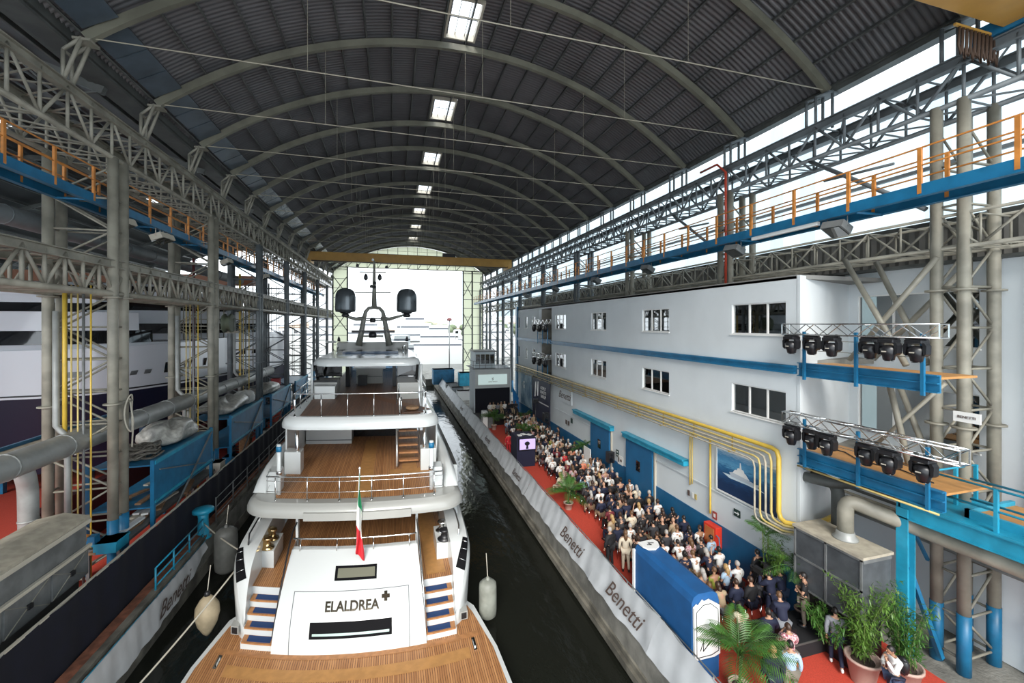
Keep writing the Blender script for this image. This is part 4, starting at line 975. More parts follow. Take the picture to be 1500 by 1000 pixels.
mb = Y(); mb.box(-1.9, 2.15, 17.38, 17.6, 2.86, 3.16, 8); mb.build('overhang_panel', GELG, d2)
mb = Y(); strip(mb, lambda k: -interp([(18.2, 3.2), (22, 3.45), (30, 3.6)], k), lambda k: interp([(18.2, 3.2), (22, 3.3), (30, 3.4)], k), [18.2+.5*i for i in range(23)], 3.412, 8); mb.build('teak_planking', TEAK, d2)
mb = Y()
for (x0, x1, k0, k1) in ((-.1, .55, 18.3, 27), (1.3, 3.1, 20.8, 21.5), (1.9, 2.6, 21.5, 25)): mb.grid(lambda u, v: (lerp(x0, x1, u), lerp(k0, k1, v), 3.42), 3, 10, smooth=False)
mb.build('protection_mat', PLY, d2)
# curved side bulwarks of the upper deck
for s_ in (-1, 1):
    mb = Y()
    bk = [18.7, 18.9, 19.3, 19.9, 20.8, 22, 24, 26, 28, 30]
    def bul(u, v):
        k = bk[round(u*9)]; h = interp([(18.7, .03), (18.9, .3), (19.3, .6), (19.9, .8), (22, .95), (30, 1.0)], k); xi = 3.5 if k > 19.3 else 3.5+.25*(19.3-k)
        q = v*4; pts = [(4.25, 0), (4.2, h*.6), (4.0, h), (3.75, h), (xi, 0)]; j = min(3, int(q)); f = q-j
        return (s_*lerp(pts[j][0], pts[j+1][0], f), k, 3.38+lerp(pts[j][1], pts[j+1][1], f))
    mb.grid(bul, 9, 12); mb.build('bulwark', GEL, d2)
    # slender white pole with blue tape
    x = s_*3.05 if s_ > 0 else -3.12
    mb = Y(); mb.tube((x, 18.6, 3.4), (x, 18.6, 5.5), .09, 12); pl = mb.build('white_pole', GEL, d2)
    mb = Y(); mb.tube((x, 18.6, 5.2), (x, 18.6, 5.42), .12, 12); mb.build('blue_tape', BLUE, pl)
    mb = Y(); mb.tube((x, 18.6, 4.25), (x, 18.6, 4.4), .12, 12); mb.build('collar', CHROME, pl)
    mb = Y(); mb.box(min(x, x+s_*.5), max(x, x+s_*.5), 18.7, 19.5, 3.4, 4.3); mb.build('locker', GEL, d2, bevel=.03)
    mb = Y(); mb.tube((s_*2.95, 21.3, 3.4), (s_*2.95, 21.3, 5.8), .09, 10); mb.build('pillar', CHROME, d2)
    mb = Y(); mb.box(min(s_*2.75, s_*3.5), max(s_*2.75, s_*3.5), 21.1, 21.9, 3.4, 4.45); mb.build('pillar_plinth', GEL, d2, bevel=.03)
    mb = Y(); mb.box(min(s_*3.55, s_*3.62), max(s_*3.55, s_*3.62), 21.9, 28, 3.4, 5.7); mb.build('side_wall', GEL, d2)
def railing(par, pts, z, h, nposts, wires, m, glass=False):
    mb = Y(); mb.path([(x, k, z+h) for x, k in pts], .03, 8); mb.build('rail', m, par)
    for w in wires: mb = Y(); mb.path([(x, k, z+w) for x, k in pts], .013, 5); mb.build('rail_wire', m, par)
    L_ = [0]
    for a, b_ in zip(pts, pts[1:]): L_.append(L_[-1]+math.dist(a, b_))
    for i in range(nposts):
        d = L_[-1]*i/(nposts-1); j = max(0, min(len(pts)-2, sum(1 for l in L_ if l <= d)-1)); f = (d-L_[j])/(L_[j+1]-L_[j]); x = lerp(pts[j][0], pts[j+1][0], f); k = lerp(pts[j][1], pts[j+1][1], f)
        mb = Y(); mb.tube((x, k, z), (x, k, z+h), .024, 8); mb.lathe([(.06, 0), (.05, .03)], (x, k, z), 8); mb.build('stanchion', m, par)
    if glass:
        mb = Y()
        for a, b_ in zip(pts, pts[1:]):
            ids = [mb.V(a[0], a[1], z+.1), mb.V(b_[0], b_[1], z+.1), mb.V(b_[0], b_[1], z+h-.05), mb.V(a[0], a[1], z+h-.05)]; mb.F(ids)
        mb.build('glass_panel', glassy('clear rail glass', (.97, .98, .98), .0), par)
railing(d2, [(-3.55, 18.9)]+[(-3.45+6.9*i/12, 18.0) for i in range(13)]+[(3.55, 18.9)], 3.40, .95, 8, (.35, .78), CHROME)
mb = ybox(-3.5, 1.7, 28, 28.2, 3.4, 5.8, 4); mb.build('saloon_glass', DARKG, d2)
mb = ybox(-3.5, -.9, 26.4, 27.9, 3.4, 4.35, 2); mb.build('cabinet', GEL, d2, bevel=.03)
mb = ybox(-3.5, -.9, 26.35, 26.45, 3.62, 3.66, 2); mb.build('cabinet_seam', SEAM, d2)
# stair from the upper deck to the sun deck
for i in range(8): mb = Y(); mb.box(1.75, 2.7, 22.0+.3*i, 22.32+.3*i, 3.62+.3*i, 3.70+.3*i); mb.build('stair_tread', TEAKP, d2)
mb = Y(); mb.beam((1.65, 21.8, 3.4), (1.65, 24.4, 6.1), .08, .3); mb.build('stair_string', GEL, d2)
mb = Y(); mb.beam((2.8, 21.8, 3.4), (2.8, 24.4, 6.1), .06, .2); mb.build('stair_string', CHROME, d2)
mb = Y(); mb.path([(1.65, 21.6, 3.4), (1.65, 21.6, 4.3), (1.65, 24.2, 6.9)], .025, 6); mb.build('stair_handrail', CHROME, d2)

# ---- sun deck
d3 = deck_slab('sun_deck', 3.62, 20.35, 45, .9, 5.68, 6.2, GEL, hwf=lambda k: interp([(20, 3.62), (36, 3.4), (45, 2.6)], k))
mb = Y(); strip(mb, lambda k: -interp([(21, 2.75), (26, 3.0), (44, 2.5)], k), lambda k: interp([(21, 2.75), (26, 2.95), (44, 2.5)], k), [20.95+.5*i for i in range(46)], 6.212, 8); mb.build('teak_planking', TEAKD, d3)
mb = Y(); mb.grid(lambda u, v: (lerp(2.6, -.6, v)+lerp(0, .8, u), lerp(21.9, 27, v)+0*u, 6.222), 2, 8, smooth=False); mb.build('protection_mat', mat('brown board', (.17, .075, .035), .6), d3)
railing(d3, [(-2.95+5.9*i/10, 20.85) for i in range(11)], 6.2, 1.05, 6, (), CHROME, True)
railing(d3, [(-2.98, 20.85), (-3.1, 23), (-3.15, 26.5)], 6.2, 1.05, 4, (.35, .7), CHROME)
railing(d3, [(2.98, 20.85), (3.1, 23), (3.1, 27)], 6.2, 1.05, 4, (.35, .7), CHROME)
for (x, k) in ((-3.0, 25.5), (3.05, 25.5)):
    mb = Y(); mb.tube((x, k, 6.2), (x, k, 8.2), .07, 10); mb.build('white_pole', GEL, d3)
mb = ybox(1.95, 2.9, 21.3, 22.7, 6.18, 6.24); mb.build('stair_opening', mat('dark wood opening', (.06, .025, .012), .5), d3)
mb = Y(); mb.path([(1.75, 21.1, 6.2), (1.75, 21.1, 7.1), (1.75, 23.6, 7.3), (1.75, 23.6, 6.2)], .03, 6); mb.path([(1.85, 21.1, 6.2), (1.85, 21.1, 7.0)], .03, 6); mb.build('stair_rail', CHROME, d3)
mb = Y()
for i in range(3): mb.lathe([(.28, 0), (.34, .05), (.28, .1)], (2.4, 21.9, 6.26+.02*i), 14)
mb.build('coiled_hose', WOOD, d3)
mb = ybox(-3.1, -1.75, 26.6, 28.2, 6.2, 7.15); cb = mb.build('bar_cabinet', GELG, d3, bevel=.03)
mb = ybox(-2.9, -1.75, 25.6, 26.6, 6.2, 6.95); mb.build('drawer_unit', GEL, d3, bevel=.03)
mb = ybox(1.7, 2.9, 25.2, 28.2, 6.2, 7.15); mb.build('bar_cabinet', GELG, d3, bevel=.03)
mb = ybox(-3.1, -1.75, 26.55, 26.6, 7.05, 7.17); mb.build('dark_top', BLACK, d3)
mb = ybox(-1.1, .75, 32, 33, 6.2, 7.3, 2); mb.build('bar_counter', GELG, d3, bevel=.03)
mb = ybox(-1.3, .95, 31.8, 33.2, 7.3, 7.38, 2); mb.build('counter_top', GEL, d3)
mb = ybox(-1.05, .7, 31.97, 32.0, 6.7, 6.74, 2); mb.build('counter_seam', SEAM, d3)
for s_ in (-1, 1):
    mb = Y(); mb.prism([(26.8, 7.1), (28.6, 7.1), (28.0, 8.15), (25.6, 8.15)], s_*2.85-.08, s_*2.85+.08, 'YZ'); mb.build('side_screen', DARKG, d3)
    mb = ybox(min(s_*2.9, s_*1.7), max(s_*2.9, s_*1.7), 28.6, 28.7, 7.15, 8.1); mb.build('tinted_panel', DARKG, d3)
    mb = ybox(s_*1.55-.12, s_*1.55+.12, 30.5, 31.2, 6.2, 8.1); mb.build('pillar', BLACK, d3)
    mb = ybox(s_*1.9-.1, s_*1.9+.1, 36, 37, 6.2, 8.1); mb.build('pillar', BLACK, d3)
mb = ybox(-2.4, 2.4, 40, 40.2, 6.2, 7.6); mb.build('windscreen', glassy('tinted windscreen', (.35, .45, .55), .1), d3)
mb = ybox(-.9, -.3, 31, 31.5, 6.2, 6.9); mb.build('stool', BLACK, d3)

# ---- hard top and mast
ht = deck_slab('hard_top', 3.05, 25.4, 41, 1.0, 8.1, 8.55, GEL, hwf=lambda k: interp([(26, 3.05), (34, 3.0), (41, 2.2)], k))
mb = ybox(-1.75, 1.8, 29.3, 33.5, 8.55, 8.72, 6); mb.build('tinted_skylight', mat('blue tinted glass', (.03, .06, .11), .12, 0, coat=1), ht)
for x in (-1.4, 0, 1.4): mb = ybox(x-.42, x+.42, 27.6, 28.8, 8.55, 8.565); mb.build('roof_window', mat('pale glass', (.55, .65, .72), .1), ht)
mb = ybox(-2.6, 2.6, 33.5, 36, 8.55, 9.15, 6); mb.build('mast_base', GELG, ht, bevel=.06)
for s_ in (-1, 1): mb = Y(); mb.box(s_*2.75-.7*(s_ < 0), s_*2.75+.7*(s_ > 0), 33.6, 34.5, 9.1, 9.25); mb.build('wing_tip', GELG, ht); mb = Y(); mb.lathe([(.12, 0), (.1, .2), (.02, .4)], (s_*2.5, 33.8, 9.2), 8); mb.build('lamp', BLACK, ht)
for s_ in (-1, 1):
    mb = Y(); mb.path([(s_*2.15, 29.6, 8.55), (s_*2.1, 30, 8.95), (s_*2.3, 31.2, 9.0), (s_*2.35, 31.6, 8.6)], .04, 6); mb.build('hoop', CHROME, ht)
mast = Y(); KM = 33.0
def legs(s_): return [(.1+s_*x, k, z) for x, k, z in ((1.1, KM, 8.9), (.9, KM+.1, 10.0), (.72, KM+.2, 11.0), (.62, KM+.25, 11.45), (.4, KM+.3, 11.72), (0, KM+.3, 11.8))]
for s_ in (-1, 1):
    mast.path(legs(s_), [.24, .2, .16, .14, .13, .13], 8)
mo = mast.build('mast_arch', MASTM, yr)
mb = Y(); mb.box(-.75, .75, KM, KM+.5, 9.55, 9.68); mb.box(-.7, .7, KM, KM+.5, 10.75, 10.85); mb.build('mast_shelf', MASTM, mo)
mb = Y(); mb.box(-1.5, 1.6, KM-.1, KM+.15, 9.88, 10.06); mb.lathe([(.25, -.25), (.3, 0), (.2, .2)], (0, KM, 9.75), 12); mb.build('radar', BLACK, mo)
mb = Y(); mb.box(-.9, .9, KM+.1, KM+.3, 10.9, 10.98); mb.lathe([(.18, -.2), (.22, 0), (.15, .15)], (0, KM, 10.85), 12); mb.build('radar', BLACK, mo)
for s_ in (-1, 1):
    mb = Y(); mb.path([(s_*.62, KM+.2, 10.95), (s_*1.2, KM, 10.9), (s_*1.9, KM, 11.1), (s_*2.13+.26, KM, 11.25)], [.18, .14, .1, .08], 8); arm = mb.build('dome_arm', MASTM, mo)
    mb = Y(); mb.lathe([(.3, 0), (.42, .1), (.7, .14), (.74, .3), (.74, 1.2), (.7, 1.45), (.58, 1.7), (.36, 1.85), (.05, 1.9)], (s_*2.2+.26, KM, 11.3), 22); mb.build('satellite_dome', mat('dome grey', (.10, .115, .125), .25, .5), mo)
    mb = Y(); mb.lathe([(.22, -.2), (.3, -.05), (.2, .05)], (s_*2.2+.26, KM, 11.25), 10); mb.build('dome_foot', BLACK, mo)
mb = Y(); mb.tube((.1, KM+.3, 11.75), (.1, KM+.3, 15.3), .2, 8, .07); mb.build('mast_pole', MASTM, mo)
for z, w in ((12.9, 1.3), (15.0+.1, .2), (14.45, .95)):
    mb = Y(); mb.box(-w, w, KM+.2, KM+.3, z-.04, z+.04); mb.build('spreader', MASTM, mo)
for x in (-.5, .5): mb = Y(); mb.lathe([(.03, .3), (.14, .1), (.16, -.1), (.05, -.25)], (x, KM+.2, 14.05), 8); mb.build('horn', BLACK, mo)
for x, z in ((.15, 13.6), (.15, 13.3), (-.1, 13.35), (-1.1, 14.9), (1.0, 14.8)): mb = Y(); mb.lathe([(.1, -.1), (.12, .05), (.05, .14)], (x, KM+.15, z), 8); mb.build('nav_light', BLACK, mo)
mb = Y(); mb.lathe([(.08, 0), (.1, .1), (.02, .2)], (0, KM+.3, 15.3), 8); mb.build('top_light', GEL, mo)

# ---- Italian flag on its staff
t = thing('flag', 'Italian tricolour flag on a slanted staff at the yacht stern', 'flag', yx(.05, 17.9, 1.5))
p0 = Vector(yx(.05, 17.9, 1.5)); p1 = Vector(yx(.22, 17.2, 4.9))
mb = MB(); mb.tube(p0, p1, .03, 8, .02); mb.lathe([(.03, 0), (.05, .04), (.01, .1)], tuple(p1), 8); mb.build('staff', GEL, t)
fl = MB(); n = 24
cols = [mat('flag green', (.02, .28, .12), .8), mat('flag white', (.75, .75, .72), .8), mat('flag red', (.62, .02, .03), .8)]
for c in range(3):
    fl.m = c
    def ff(u, v):
        h = (c+u)/3                      # across the flag, from the staff to the fly, hanging down
        top = p0.lerp(p1, .97-.42*v*.6); drop = 3.05*h
        w = .28*(.25+h)
        x = top.x+.02+(v-.5)*w*1.0+.03*sin(h*9+v*6); y = top.y-.06+.09*sin(v*9+h*4); z = top.z-drop*(1-.12*v)
        return (x, y, z)
    fl.grid(ff, 8, 10)
fl.build('flag_cloth', cols, t)
# ================================================================== LEFT BAY
# roof of the neighbouring bay
lb = thing('ceiling_left', 'dark roof of the neighbouring left bay', 'roof', (-24, 38, 18)); lb['kind'] = 'structure'
def lroof(u, off=0): x = lerp(-10.95, -40, u); return (x, lerp(19.9, 16.3, u)+4.6*sin(pi*u)+off)
NCL = 84*8
ds = mat('dark roof sheet', (.055, .058, .06), .6, .2, .25, .4)
LSK = [(.28, y) for y in (24, 42, 60)]+[(.45, y) for y in (33, 51)]
def lfn(u, v):
    y = -3+84*u; k = round(u*NCL) % 2; x, z = lroof(v, .2+.05*k); return (x, y, z)
mb = MB(); mb.grid(lfn, NCL, 26, skip=lambda u, v: any(abs(-3+84*u-q) < 1.6 and abs(v-p) < .025 for p, q in LSK)); mb.build('roof_sheet', ds, lb)
for i in range(15):
    x, z = lroof((i+.5)/15); mb = MB(); mb.box(x-.05, x+.05, -3, YEND, z-.1, z+.1); mb.build('purlin', STEELD, lb)
for y in colL:
    mb = MB()
    for i in range(20): a = lroof(i/20, -.2); b_ = lroof((i+1)/20, -.2); mb.beam((a[0], y, a[1]), (b_[0], y, b_[1]), .22, .3)
    for i in range(0, 20, 2): a = lroof(i/20, -.2); b_ = lroof((i+1)/20, -1.1); c_ = lroof((i+2)/20, -.2); mb.tube((a[0], y, a[1]), (b_[0], y, b_[1]), .05, 5); mb.tube((b_[0], y, b_[1]), (c_[0], y, c_[1]), .05, 5)
    mb.build('roof_frame', STEELD, lb)
# far-left wall of pale panels with rails, dark plinth
PANL = translucent('left bay translucent panel', (.78, .86, .90), .8, .9, (.88, .92, .94))
mb = MB(); mb.box(-40.1, -40, -6, YEND, 6, 17); w = struct('wall_left', mb, PANL)
mb = MB()
for z in (6, 7.6, 9.2, 10.8, 12.4, 14, 15.6): mb.box(-39.95, -39.8, -6, YEND, z, z+.09)
for k in range(22): mb.box(-39.9, -39.7, -6+4*k, -5.8+4*k, 0, 17)
mb.build('rail', STEELD, w)
mb = MB(); mb.box(-40.3, -40.1, -6, YEND, 0, 6); mb.build('plinth', mat('dark plinth', (.12, .13, .14), .8), w)
# ducts
def duct(name, pts, r, label, m=DUCT, n=14, bands=True, group=None):
    t = thing(name, label, 'duct', pts[0], group)
    P_ = [Vector(p) for p in pts]; Q = [P_[0]]
    for i in range(1, len(P_)-1):
        a, b_, c_ = P_[i-1], P_[i], P_[i+1]; q = min(r*1.6, (b_-a).length*.45, (c_-b_).length*.45)
        s0 = b_+(a-b_).normalized()*q; s1 = b_+(c_-b_).normalized()*q
        for k in range(6): f = k/5; Q.append((s0*(1-f)**2+b_*2*f*(1-f)+s1*f*f))
    Q.append(P_[-1]); mb = MB(); mb.path(Q, r, n); mb.build('tube', m, t)
    if bands:
        mb = MB()
        for a, b_ in zip(P_, P_[1:]):
            L_ = (b_-a).length; d = (b_-a).normalized(); k = 1.2
            while k < L_-.5: mb.tube(a+d*(k-.03), a+d*(k+.03), r*1.05, n); k += 2.4
        mb.build('joint_band', m, t)
    return t
duct('air_duct', [(-11.6, 11.4, 3.4), (-11.6, 11.4, 6.0), (-11.6, 13.2, 6.05), (-11.6, 46, 6.0)], .42, 'large grey air duct running along the left columns above the racks')
duct('air_duct', [(-11.7, 17.6, 5.9), (-12.0, 18.3, 5.0), (-12.0, 18.4, 0.0)], .26, 'vertical grey branch duct dropping behind the grey cabinet on the left')
duct('air_duct', [(-11.6, 29.3, 5.8), (-11.8, 29.8, 4.6), (-11.8, 29.9, 0.0)], .26, 'vertical grey branch duct behind the second column on the left')
duct('air_duct', [(-13.6, 4, 14.5), (-13.6, 44, 14.5)], .36, 'high horizontal grey duct behind the left columns', STEELB)
t = thing('hopper', 'grey tapered duct hopper at the left edge above the cabinet', 'duct', (-11.6, 11.4, 3.9)); mb = MB(); mb.lathe([(1.0, 0.0), (1.0, .12), (.45, 1.0), (.43, 1.1)], (-11.6, 11.4, 3.9), 18, smooth=False); mb.build('cone', DUCT, t)
# thin vertical service pipes in the lattice of the visible columns
PV = [(-11.9, .07, YELLOW, 'thick yellow'), (-11.7, .028, PALEY, 'thin yellow'), (-11.5, .028, PALEY, 'thin yellow'), (-11.33, .045, GREYM, 'grey'), (-11.1, .03, YELLOW, 'thin yellow')]
for ci, y in enumerate(colL[2:5]):
    for i, (x, r, m_, nm_) in enumerate(PV):
        if ci and i == 0: continue
        mb = MB(); mb.tube((x, y-.5, .3 if i else 5.5), (x, y-.5, 12), r, 8); o = mb.build('service_pipe', m_, None, (x, y-.5, .3)); tag(o, f'{nm_} vertical service pipe, {NTH[i]} from the left in the {ORD[ci]} visible left column', 'pipe', 'service pipes in the left columns')
    mb = MB(); mb.path([(-12.1, y-.6, 11), (-12.1, y-.6, 6.7), (-11.95, y-.6, 6.5), (-11.75, y-.6, 6.3), (-11.75, y-.6, 1.5)], .1, 10); o = mb.build('drain_pipe', DUCT, None, (-12.1, y-.6, 1.5)); tag(o, f'grey bent drain pipe fixed to the {ORD[ci]} visible left column', 'pipe')
t = thing('cable_coil', 'coil of pale cable hung on the nearest visible left column', 'cable', (-10.3, 20.0, 7)); mb = MB(); mb.path([(-10.28+.05*cos(a*2), 20.6+.25*sin(a), 6.9+.75*cos(a)) for a in [2*pi*k/24 for k in range(24)]], .03, 6, closed=True); mb.path([(-10.28, 20.6, 7.5), (-10.3, 20.9, 6.5), (-10.25, 20.7, 5.5)], .03, 6); mb.build('loop', CREAM, t)

# grey cabinet in the left foreground
t = thing('air_handling_unit', 'long grey metal air handling cabinet with a dusty beige top beside the navy fence', 'cabinet', (-10.7, 10, 0))
mb = MB(); mb.box(-11.35, -10.05, 6, 17.7, 2.0, 3.85); body = mb.build('body', GREYM, t)
mb = MB(); mb.prism([(-11.45, 3.85), (-10.0, 3.85), (-10.0, 3.95), (-10.7, 4.12), (-11.45, 3.98)], 5.9, 17.8, 'XZ'); mb.build('dusty_top', DUST, t)
mb = MB(); mb.box(-11.2, -10.2, 6, 17.6, 0, 2.0); mb.build('lower_casing', STEELD, t)
mb = MB(); mb.box(-10.04, -9.94, 5.9, 17.8, 2.9, 3.0); mb.box(-10.04, -9.96, 5.9, 17.8, 3.72, 3.86); mb.build('trim_rail', CREAM, t)
for k in range(7):
    y = 6.2+1.66*k; mb = MB(); mb.box(-10.05, -10.0, y, y+1.55, 2.02, 2.88); d = mb.build('access_panel', GREYM, t)
    mb = MB(); mb.beam((-9.99, y, 2.05), (-9.99, y+1.5, 2.85), .02); mb.beam((-9.99, y+1.5, 2.05), (-9.99, y, 2.85), .02); mb.build('cross_crease', STEEL, d)
    mb = MB(); mb.box(-10.0, -9.93, y+.7, y+.85, 2.38, 2.52); mb.build('latch', BLACK, d)
t = thing('valve_set', 'orange and blue valve on the foot of the nearest visible left column', 'valve', (-10.9, 19.2, 2.4)); mb = MB(); mb.lathe([(.12, -.12), (.14, 0), (.12, .12)], (-10.95, 19.2, 2.6), 12, 'X'); mb.build('hand_wheel', ORANGE, t); mb = MB(); mb.box(-10.85, -10.6, 19.1, 19.4, 2.3, 2.65); mb.tube((-11.5, 19.2, 2.3), (-10.5, 19.2, 2.3), .05, 8); mb.build('valve_body', BLUE, t)

# blue storage racks between the left columns
def rack(i, y0, y1, xa, xb, zt, label):
    t = thing('storage_rack', label, 'rack', ((xa+xb)/2, y0, 0), 'blue racks between the left columns')
    for x in (xa, xb):
        for y in (y0, y1): mb = MB(); mb.box(x-.07, x+.07, y-.07, y+.07, 0, zt+.1); mb.build('post', BLUE, t)
    mb = MB(); mb.box(xb, xb+.05, y0+.1, y1-.1, zt-1.7, zt-.08); mb.build('side_panel', BLUE, t)
    mb = MB(); mb.box(xb-.03, xb+.1, y0, y1, zt-.1, zt+.05); mb.box(xb-.03, xb+.1, y0, y1, zt-1.78, zt-1.66); mb.build('edge_rail', CYAN, t)
    for z in (zt-.1, zt-1.9): mb = MB(); mb.box(xa, xb, y0, y1, z-.06, z); mb.build('shelf', BLUE, t)
    mb = MB(); mb.beam((xb+.1, y0-.8, .2), (xb+.1, y1-.2, zt-.1), .07); mb.beam((xb+.12, y0+.3, zt-.4), (xb+.12, y1-1, zt-1.6), .05); mb.build('diagonal_brace', GREYM, t)
rk = [(21.6, 27.6, 4.55), (30.6, 37.2, 4.6), (39.8, 46.5, 4.5), (49, 55.5, 4.4)]
for i, (a, b_, z) in enumerate(rk): rack(i, a, b_, -12.2, -9.95, z, f'{ORD[i]} blue steel storage rack beside the navy fence')
WRAP = mat('plastic wrapped bundle', (.45, .44, .40), .35, 0, .4, 4, .6, 6); ROPEM = mat('grey rope', (.20, .18, .15), .85, 0, .4, 8)
def lump(name, c, r, m_, label, cat, seed, group=None, nx=14, flat=1):
    q = random.Random(seed); ph = [q.random()*6 for _ in range(6)]; mb = MB()
    def fn(u, v):
        a = 2*pi*u; b_ = pi*(.5-v*.52) if False else pi*v
        k = 1+.12*sin(3*a+ph[0]+2*b_)+.08*sin(7*a+ph[1])*sin(b_)+.06*sin(5*b_+ph[2])
        sx = abs(cos(a))**.6*(1 if cos(a) > 0 else -1); sy = abs(sin(a))**.6*(1 if sin(a) > 0 else -1)
        return (c[0]+r[0]*k*sx*sin(b_)**.5, c[1]+r[1]*k*sy*sin(b_)**.5, c[2]+max(0, r[2]*(.5+.5*cos(b_))*(1+.15*sin(4*a+ph[3]))))
    mb.grid(fn, 28, 10, closed_u=True); o = mb.build(name, m_, None, c); return tag(o, label, cat, group)
lump('wrapped_bundle', (-11.1, 25.6, 4.45), (.95, 1.5, 1.0), WRAP, 'big plastic wrapped bundle on top of the nearest blue rack', 'bundle', 1)
lump('wrapped_bundle', (-11.2, 33.5, 4.5), (1.0, 2.4, .9), WRAP, 'plastic wrapped bundle on top of the second blue rack', 'bundle', 2)
lump('wrapped_bundle', (-11.0, 42, 4.4), (.9, 2.0, .8), WRAP, 'plastic wrapped bundle on top of the third blue rack', 'bundle', 3)
lump('tarpaulin', (-10.8, 36.0, 4.5), (.6, .9, .9), mat('white tarpaulin', (.6, .6, .58), .6), 'white tarpaulin heap on top of the second blue rack', 'tarpaulin', 4)
t = thing('rope_pile', 'tangled pile of grey rope on top of the nearest blue rack', 'rope', (-11.1, 22.7, 4.45)); q = random.Random(5); mb = MB()
for k in range(26):
    cx, cy, z, R = -11.15+q.uniform(-.35, .35), 22.8+q.uniform(-.5, .6), 4.5+.018*k, q.uniform(.25, .55)
    mb.path([(cx+R*cos(a)*1.0, cy+R*1.3*sin(a), z+.06*sin(3*a+k)) for a in [2*pi*j/14 for j in range(14)]], .045, 5, closed=True)
mb.build('coil', ROPEM, t)
for k in range(12):
    q = random.Random(20+k); y = 22+q.uniform(0, 5); x = -11.4+q.uniform(0, 1.1); z = 2.62+.07*(k % 5); mb = MB(); mb.obox((0, 0, 0), (.22, q.uniform(1.0, 2.2), .07), 0); o = mb.build('timber_plank', WOOD if k % 3 else CREAM); o.location = (x, y, z); o.rotation_euler = (0, 0, q.uniform(-.5, .5)); tag(o, 'rough timber offcut lying on the lower shelf of the nearest blue rack', 'plank', 'timber offcuts on the lower shelf')
for k in range(14):
    q = random.Random(60+k); y = 19.8+q.uniform(0, 8); x = -10.65+q.uniform(-.4, .4); z = 2.02+.06*(k % 4); mb = MB(); mb.obox((0, 0, 0), (.25, q.uniform(.8, 2.6), .08), 0); o = mb.build('board', [WOOD, CREAM, GREYM, WHITEP][k % 4]); o.location = (x, y, z); o.rotation_euler = (0, 0, q.uniform(-.3, .3)); tag(o, 'loose board on the low bench between the nearest rack and the navy fence', 'board', 'loose boards beside the fence')
mb = MB(); mb.box(-11.3, -10.1, 19.6, 28.6, 1.86, 1.97); mb.box(-11.2, -11.1, 19.7, 19.8, 0, 1.9); mb.box(-10.25, -10.15, 19.7, 19.8, 0, 1.9); mb.box(-11.2, -11.1, 28.4, 28.5, 0, 1.9); mb.box(-10.25, -10.15, 28.4, 28.5, 0, 1.9); o = mb.build('work_bench', GREYM, None, (-10.5, 19.6, 0)); tag(o, 'long low grey bench behind the navy fence piled with boards', 'bench')
for k, (x, y, z, s_, m_) in enumerate(((-10.3, 19.5, 1.97, .4, CYAN), (-10.2, 31.5, 0, 1.9, BLUE), (-10.3, 39, 0, 1.8, WHITEP), (-10.6, 48, 0, 3.6, BLUE), (-10.4, 52, 0, 3.8, GREYM), (-11.3, 47, 4.4, .7, mat('dull red box', (.35, .03, .03), .6)), (-10.2, 29.0, 0, 2.3, CREAM), (-11.4, 38.3, 0, 5.0, WOOD))):
    mb = MB(); mb.box(x-.35, x+.35, y-.4, y+.4, z, z+s_); mb.box(x-.38, x+.38, y-.43, y+.43, z+s_-.08, z+s_); o = mb.build('storage_bin', m_, None, (x, y, z)); tag(o, ['small light blue bin on the low bench near the nearest column', 'blue bin behind the fence under the second rack', 'white bin behind the fence before the third rack', 'tall blue cupboard behind the fence far back', 'tall grey cupboard behind the fence far back', 'dull red box on top of the third rack', 'beige bin next to the second left column', 'tall plywood crate between the second and third rack'][k], 'bin')
mb = MB(); mb.box(-12.9, -12.85, 22, 22.9, 5.0, 5.6); o = mb.build('notice_board', WHITEP, None, (-12.9, 22, 5)); tag(o, 'small white framed notice with a dark blue panel behind the rope pile', 'sign'); mb = MB(); mb.box(-12.84, -12.83, 22.08, 22.82, 5.1, 5.45); mb.build('print', DN, o)

# blue elevated work platform and low wall behind the columns
t = thing('work_platform', 'long blue work platform with dusty deck beside the laid-up yacht', 'platform', (-15.2, 18, 0))
mb = MB(); mb.box(-16.3, -14.4, 17, 31, 4.9, 5.0); mb.build('deck', DUST, t)
for x in (-16.4, -14.4): mb = MB(); mb.box(x, x+.12, 17, 31, 4.55, 5.15); mb.build('edge_beam', BLUE, t)
for y in (18, 24, 30): mb = MB(); mb.box(-14.5, -14.3, y, y+.2, 0, 4.6); mb.build('leg', BLUE, t)
slab('trim_11', -14.6, -14.2, 22, 60, 0, 2.6, mat('maroon partition', (.10, .02, .025), .8))

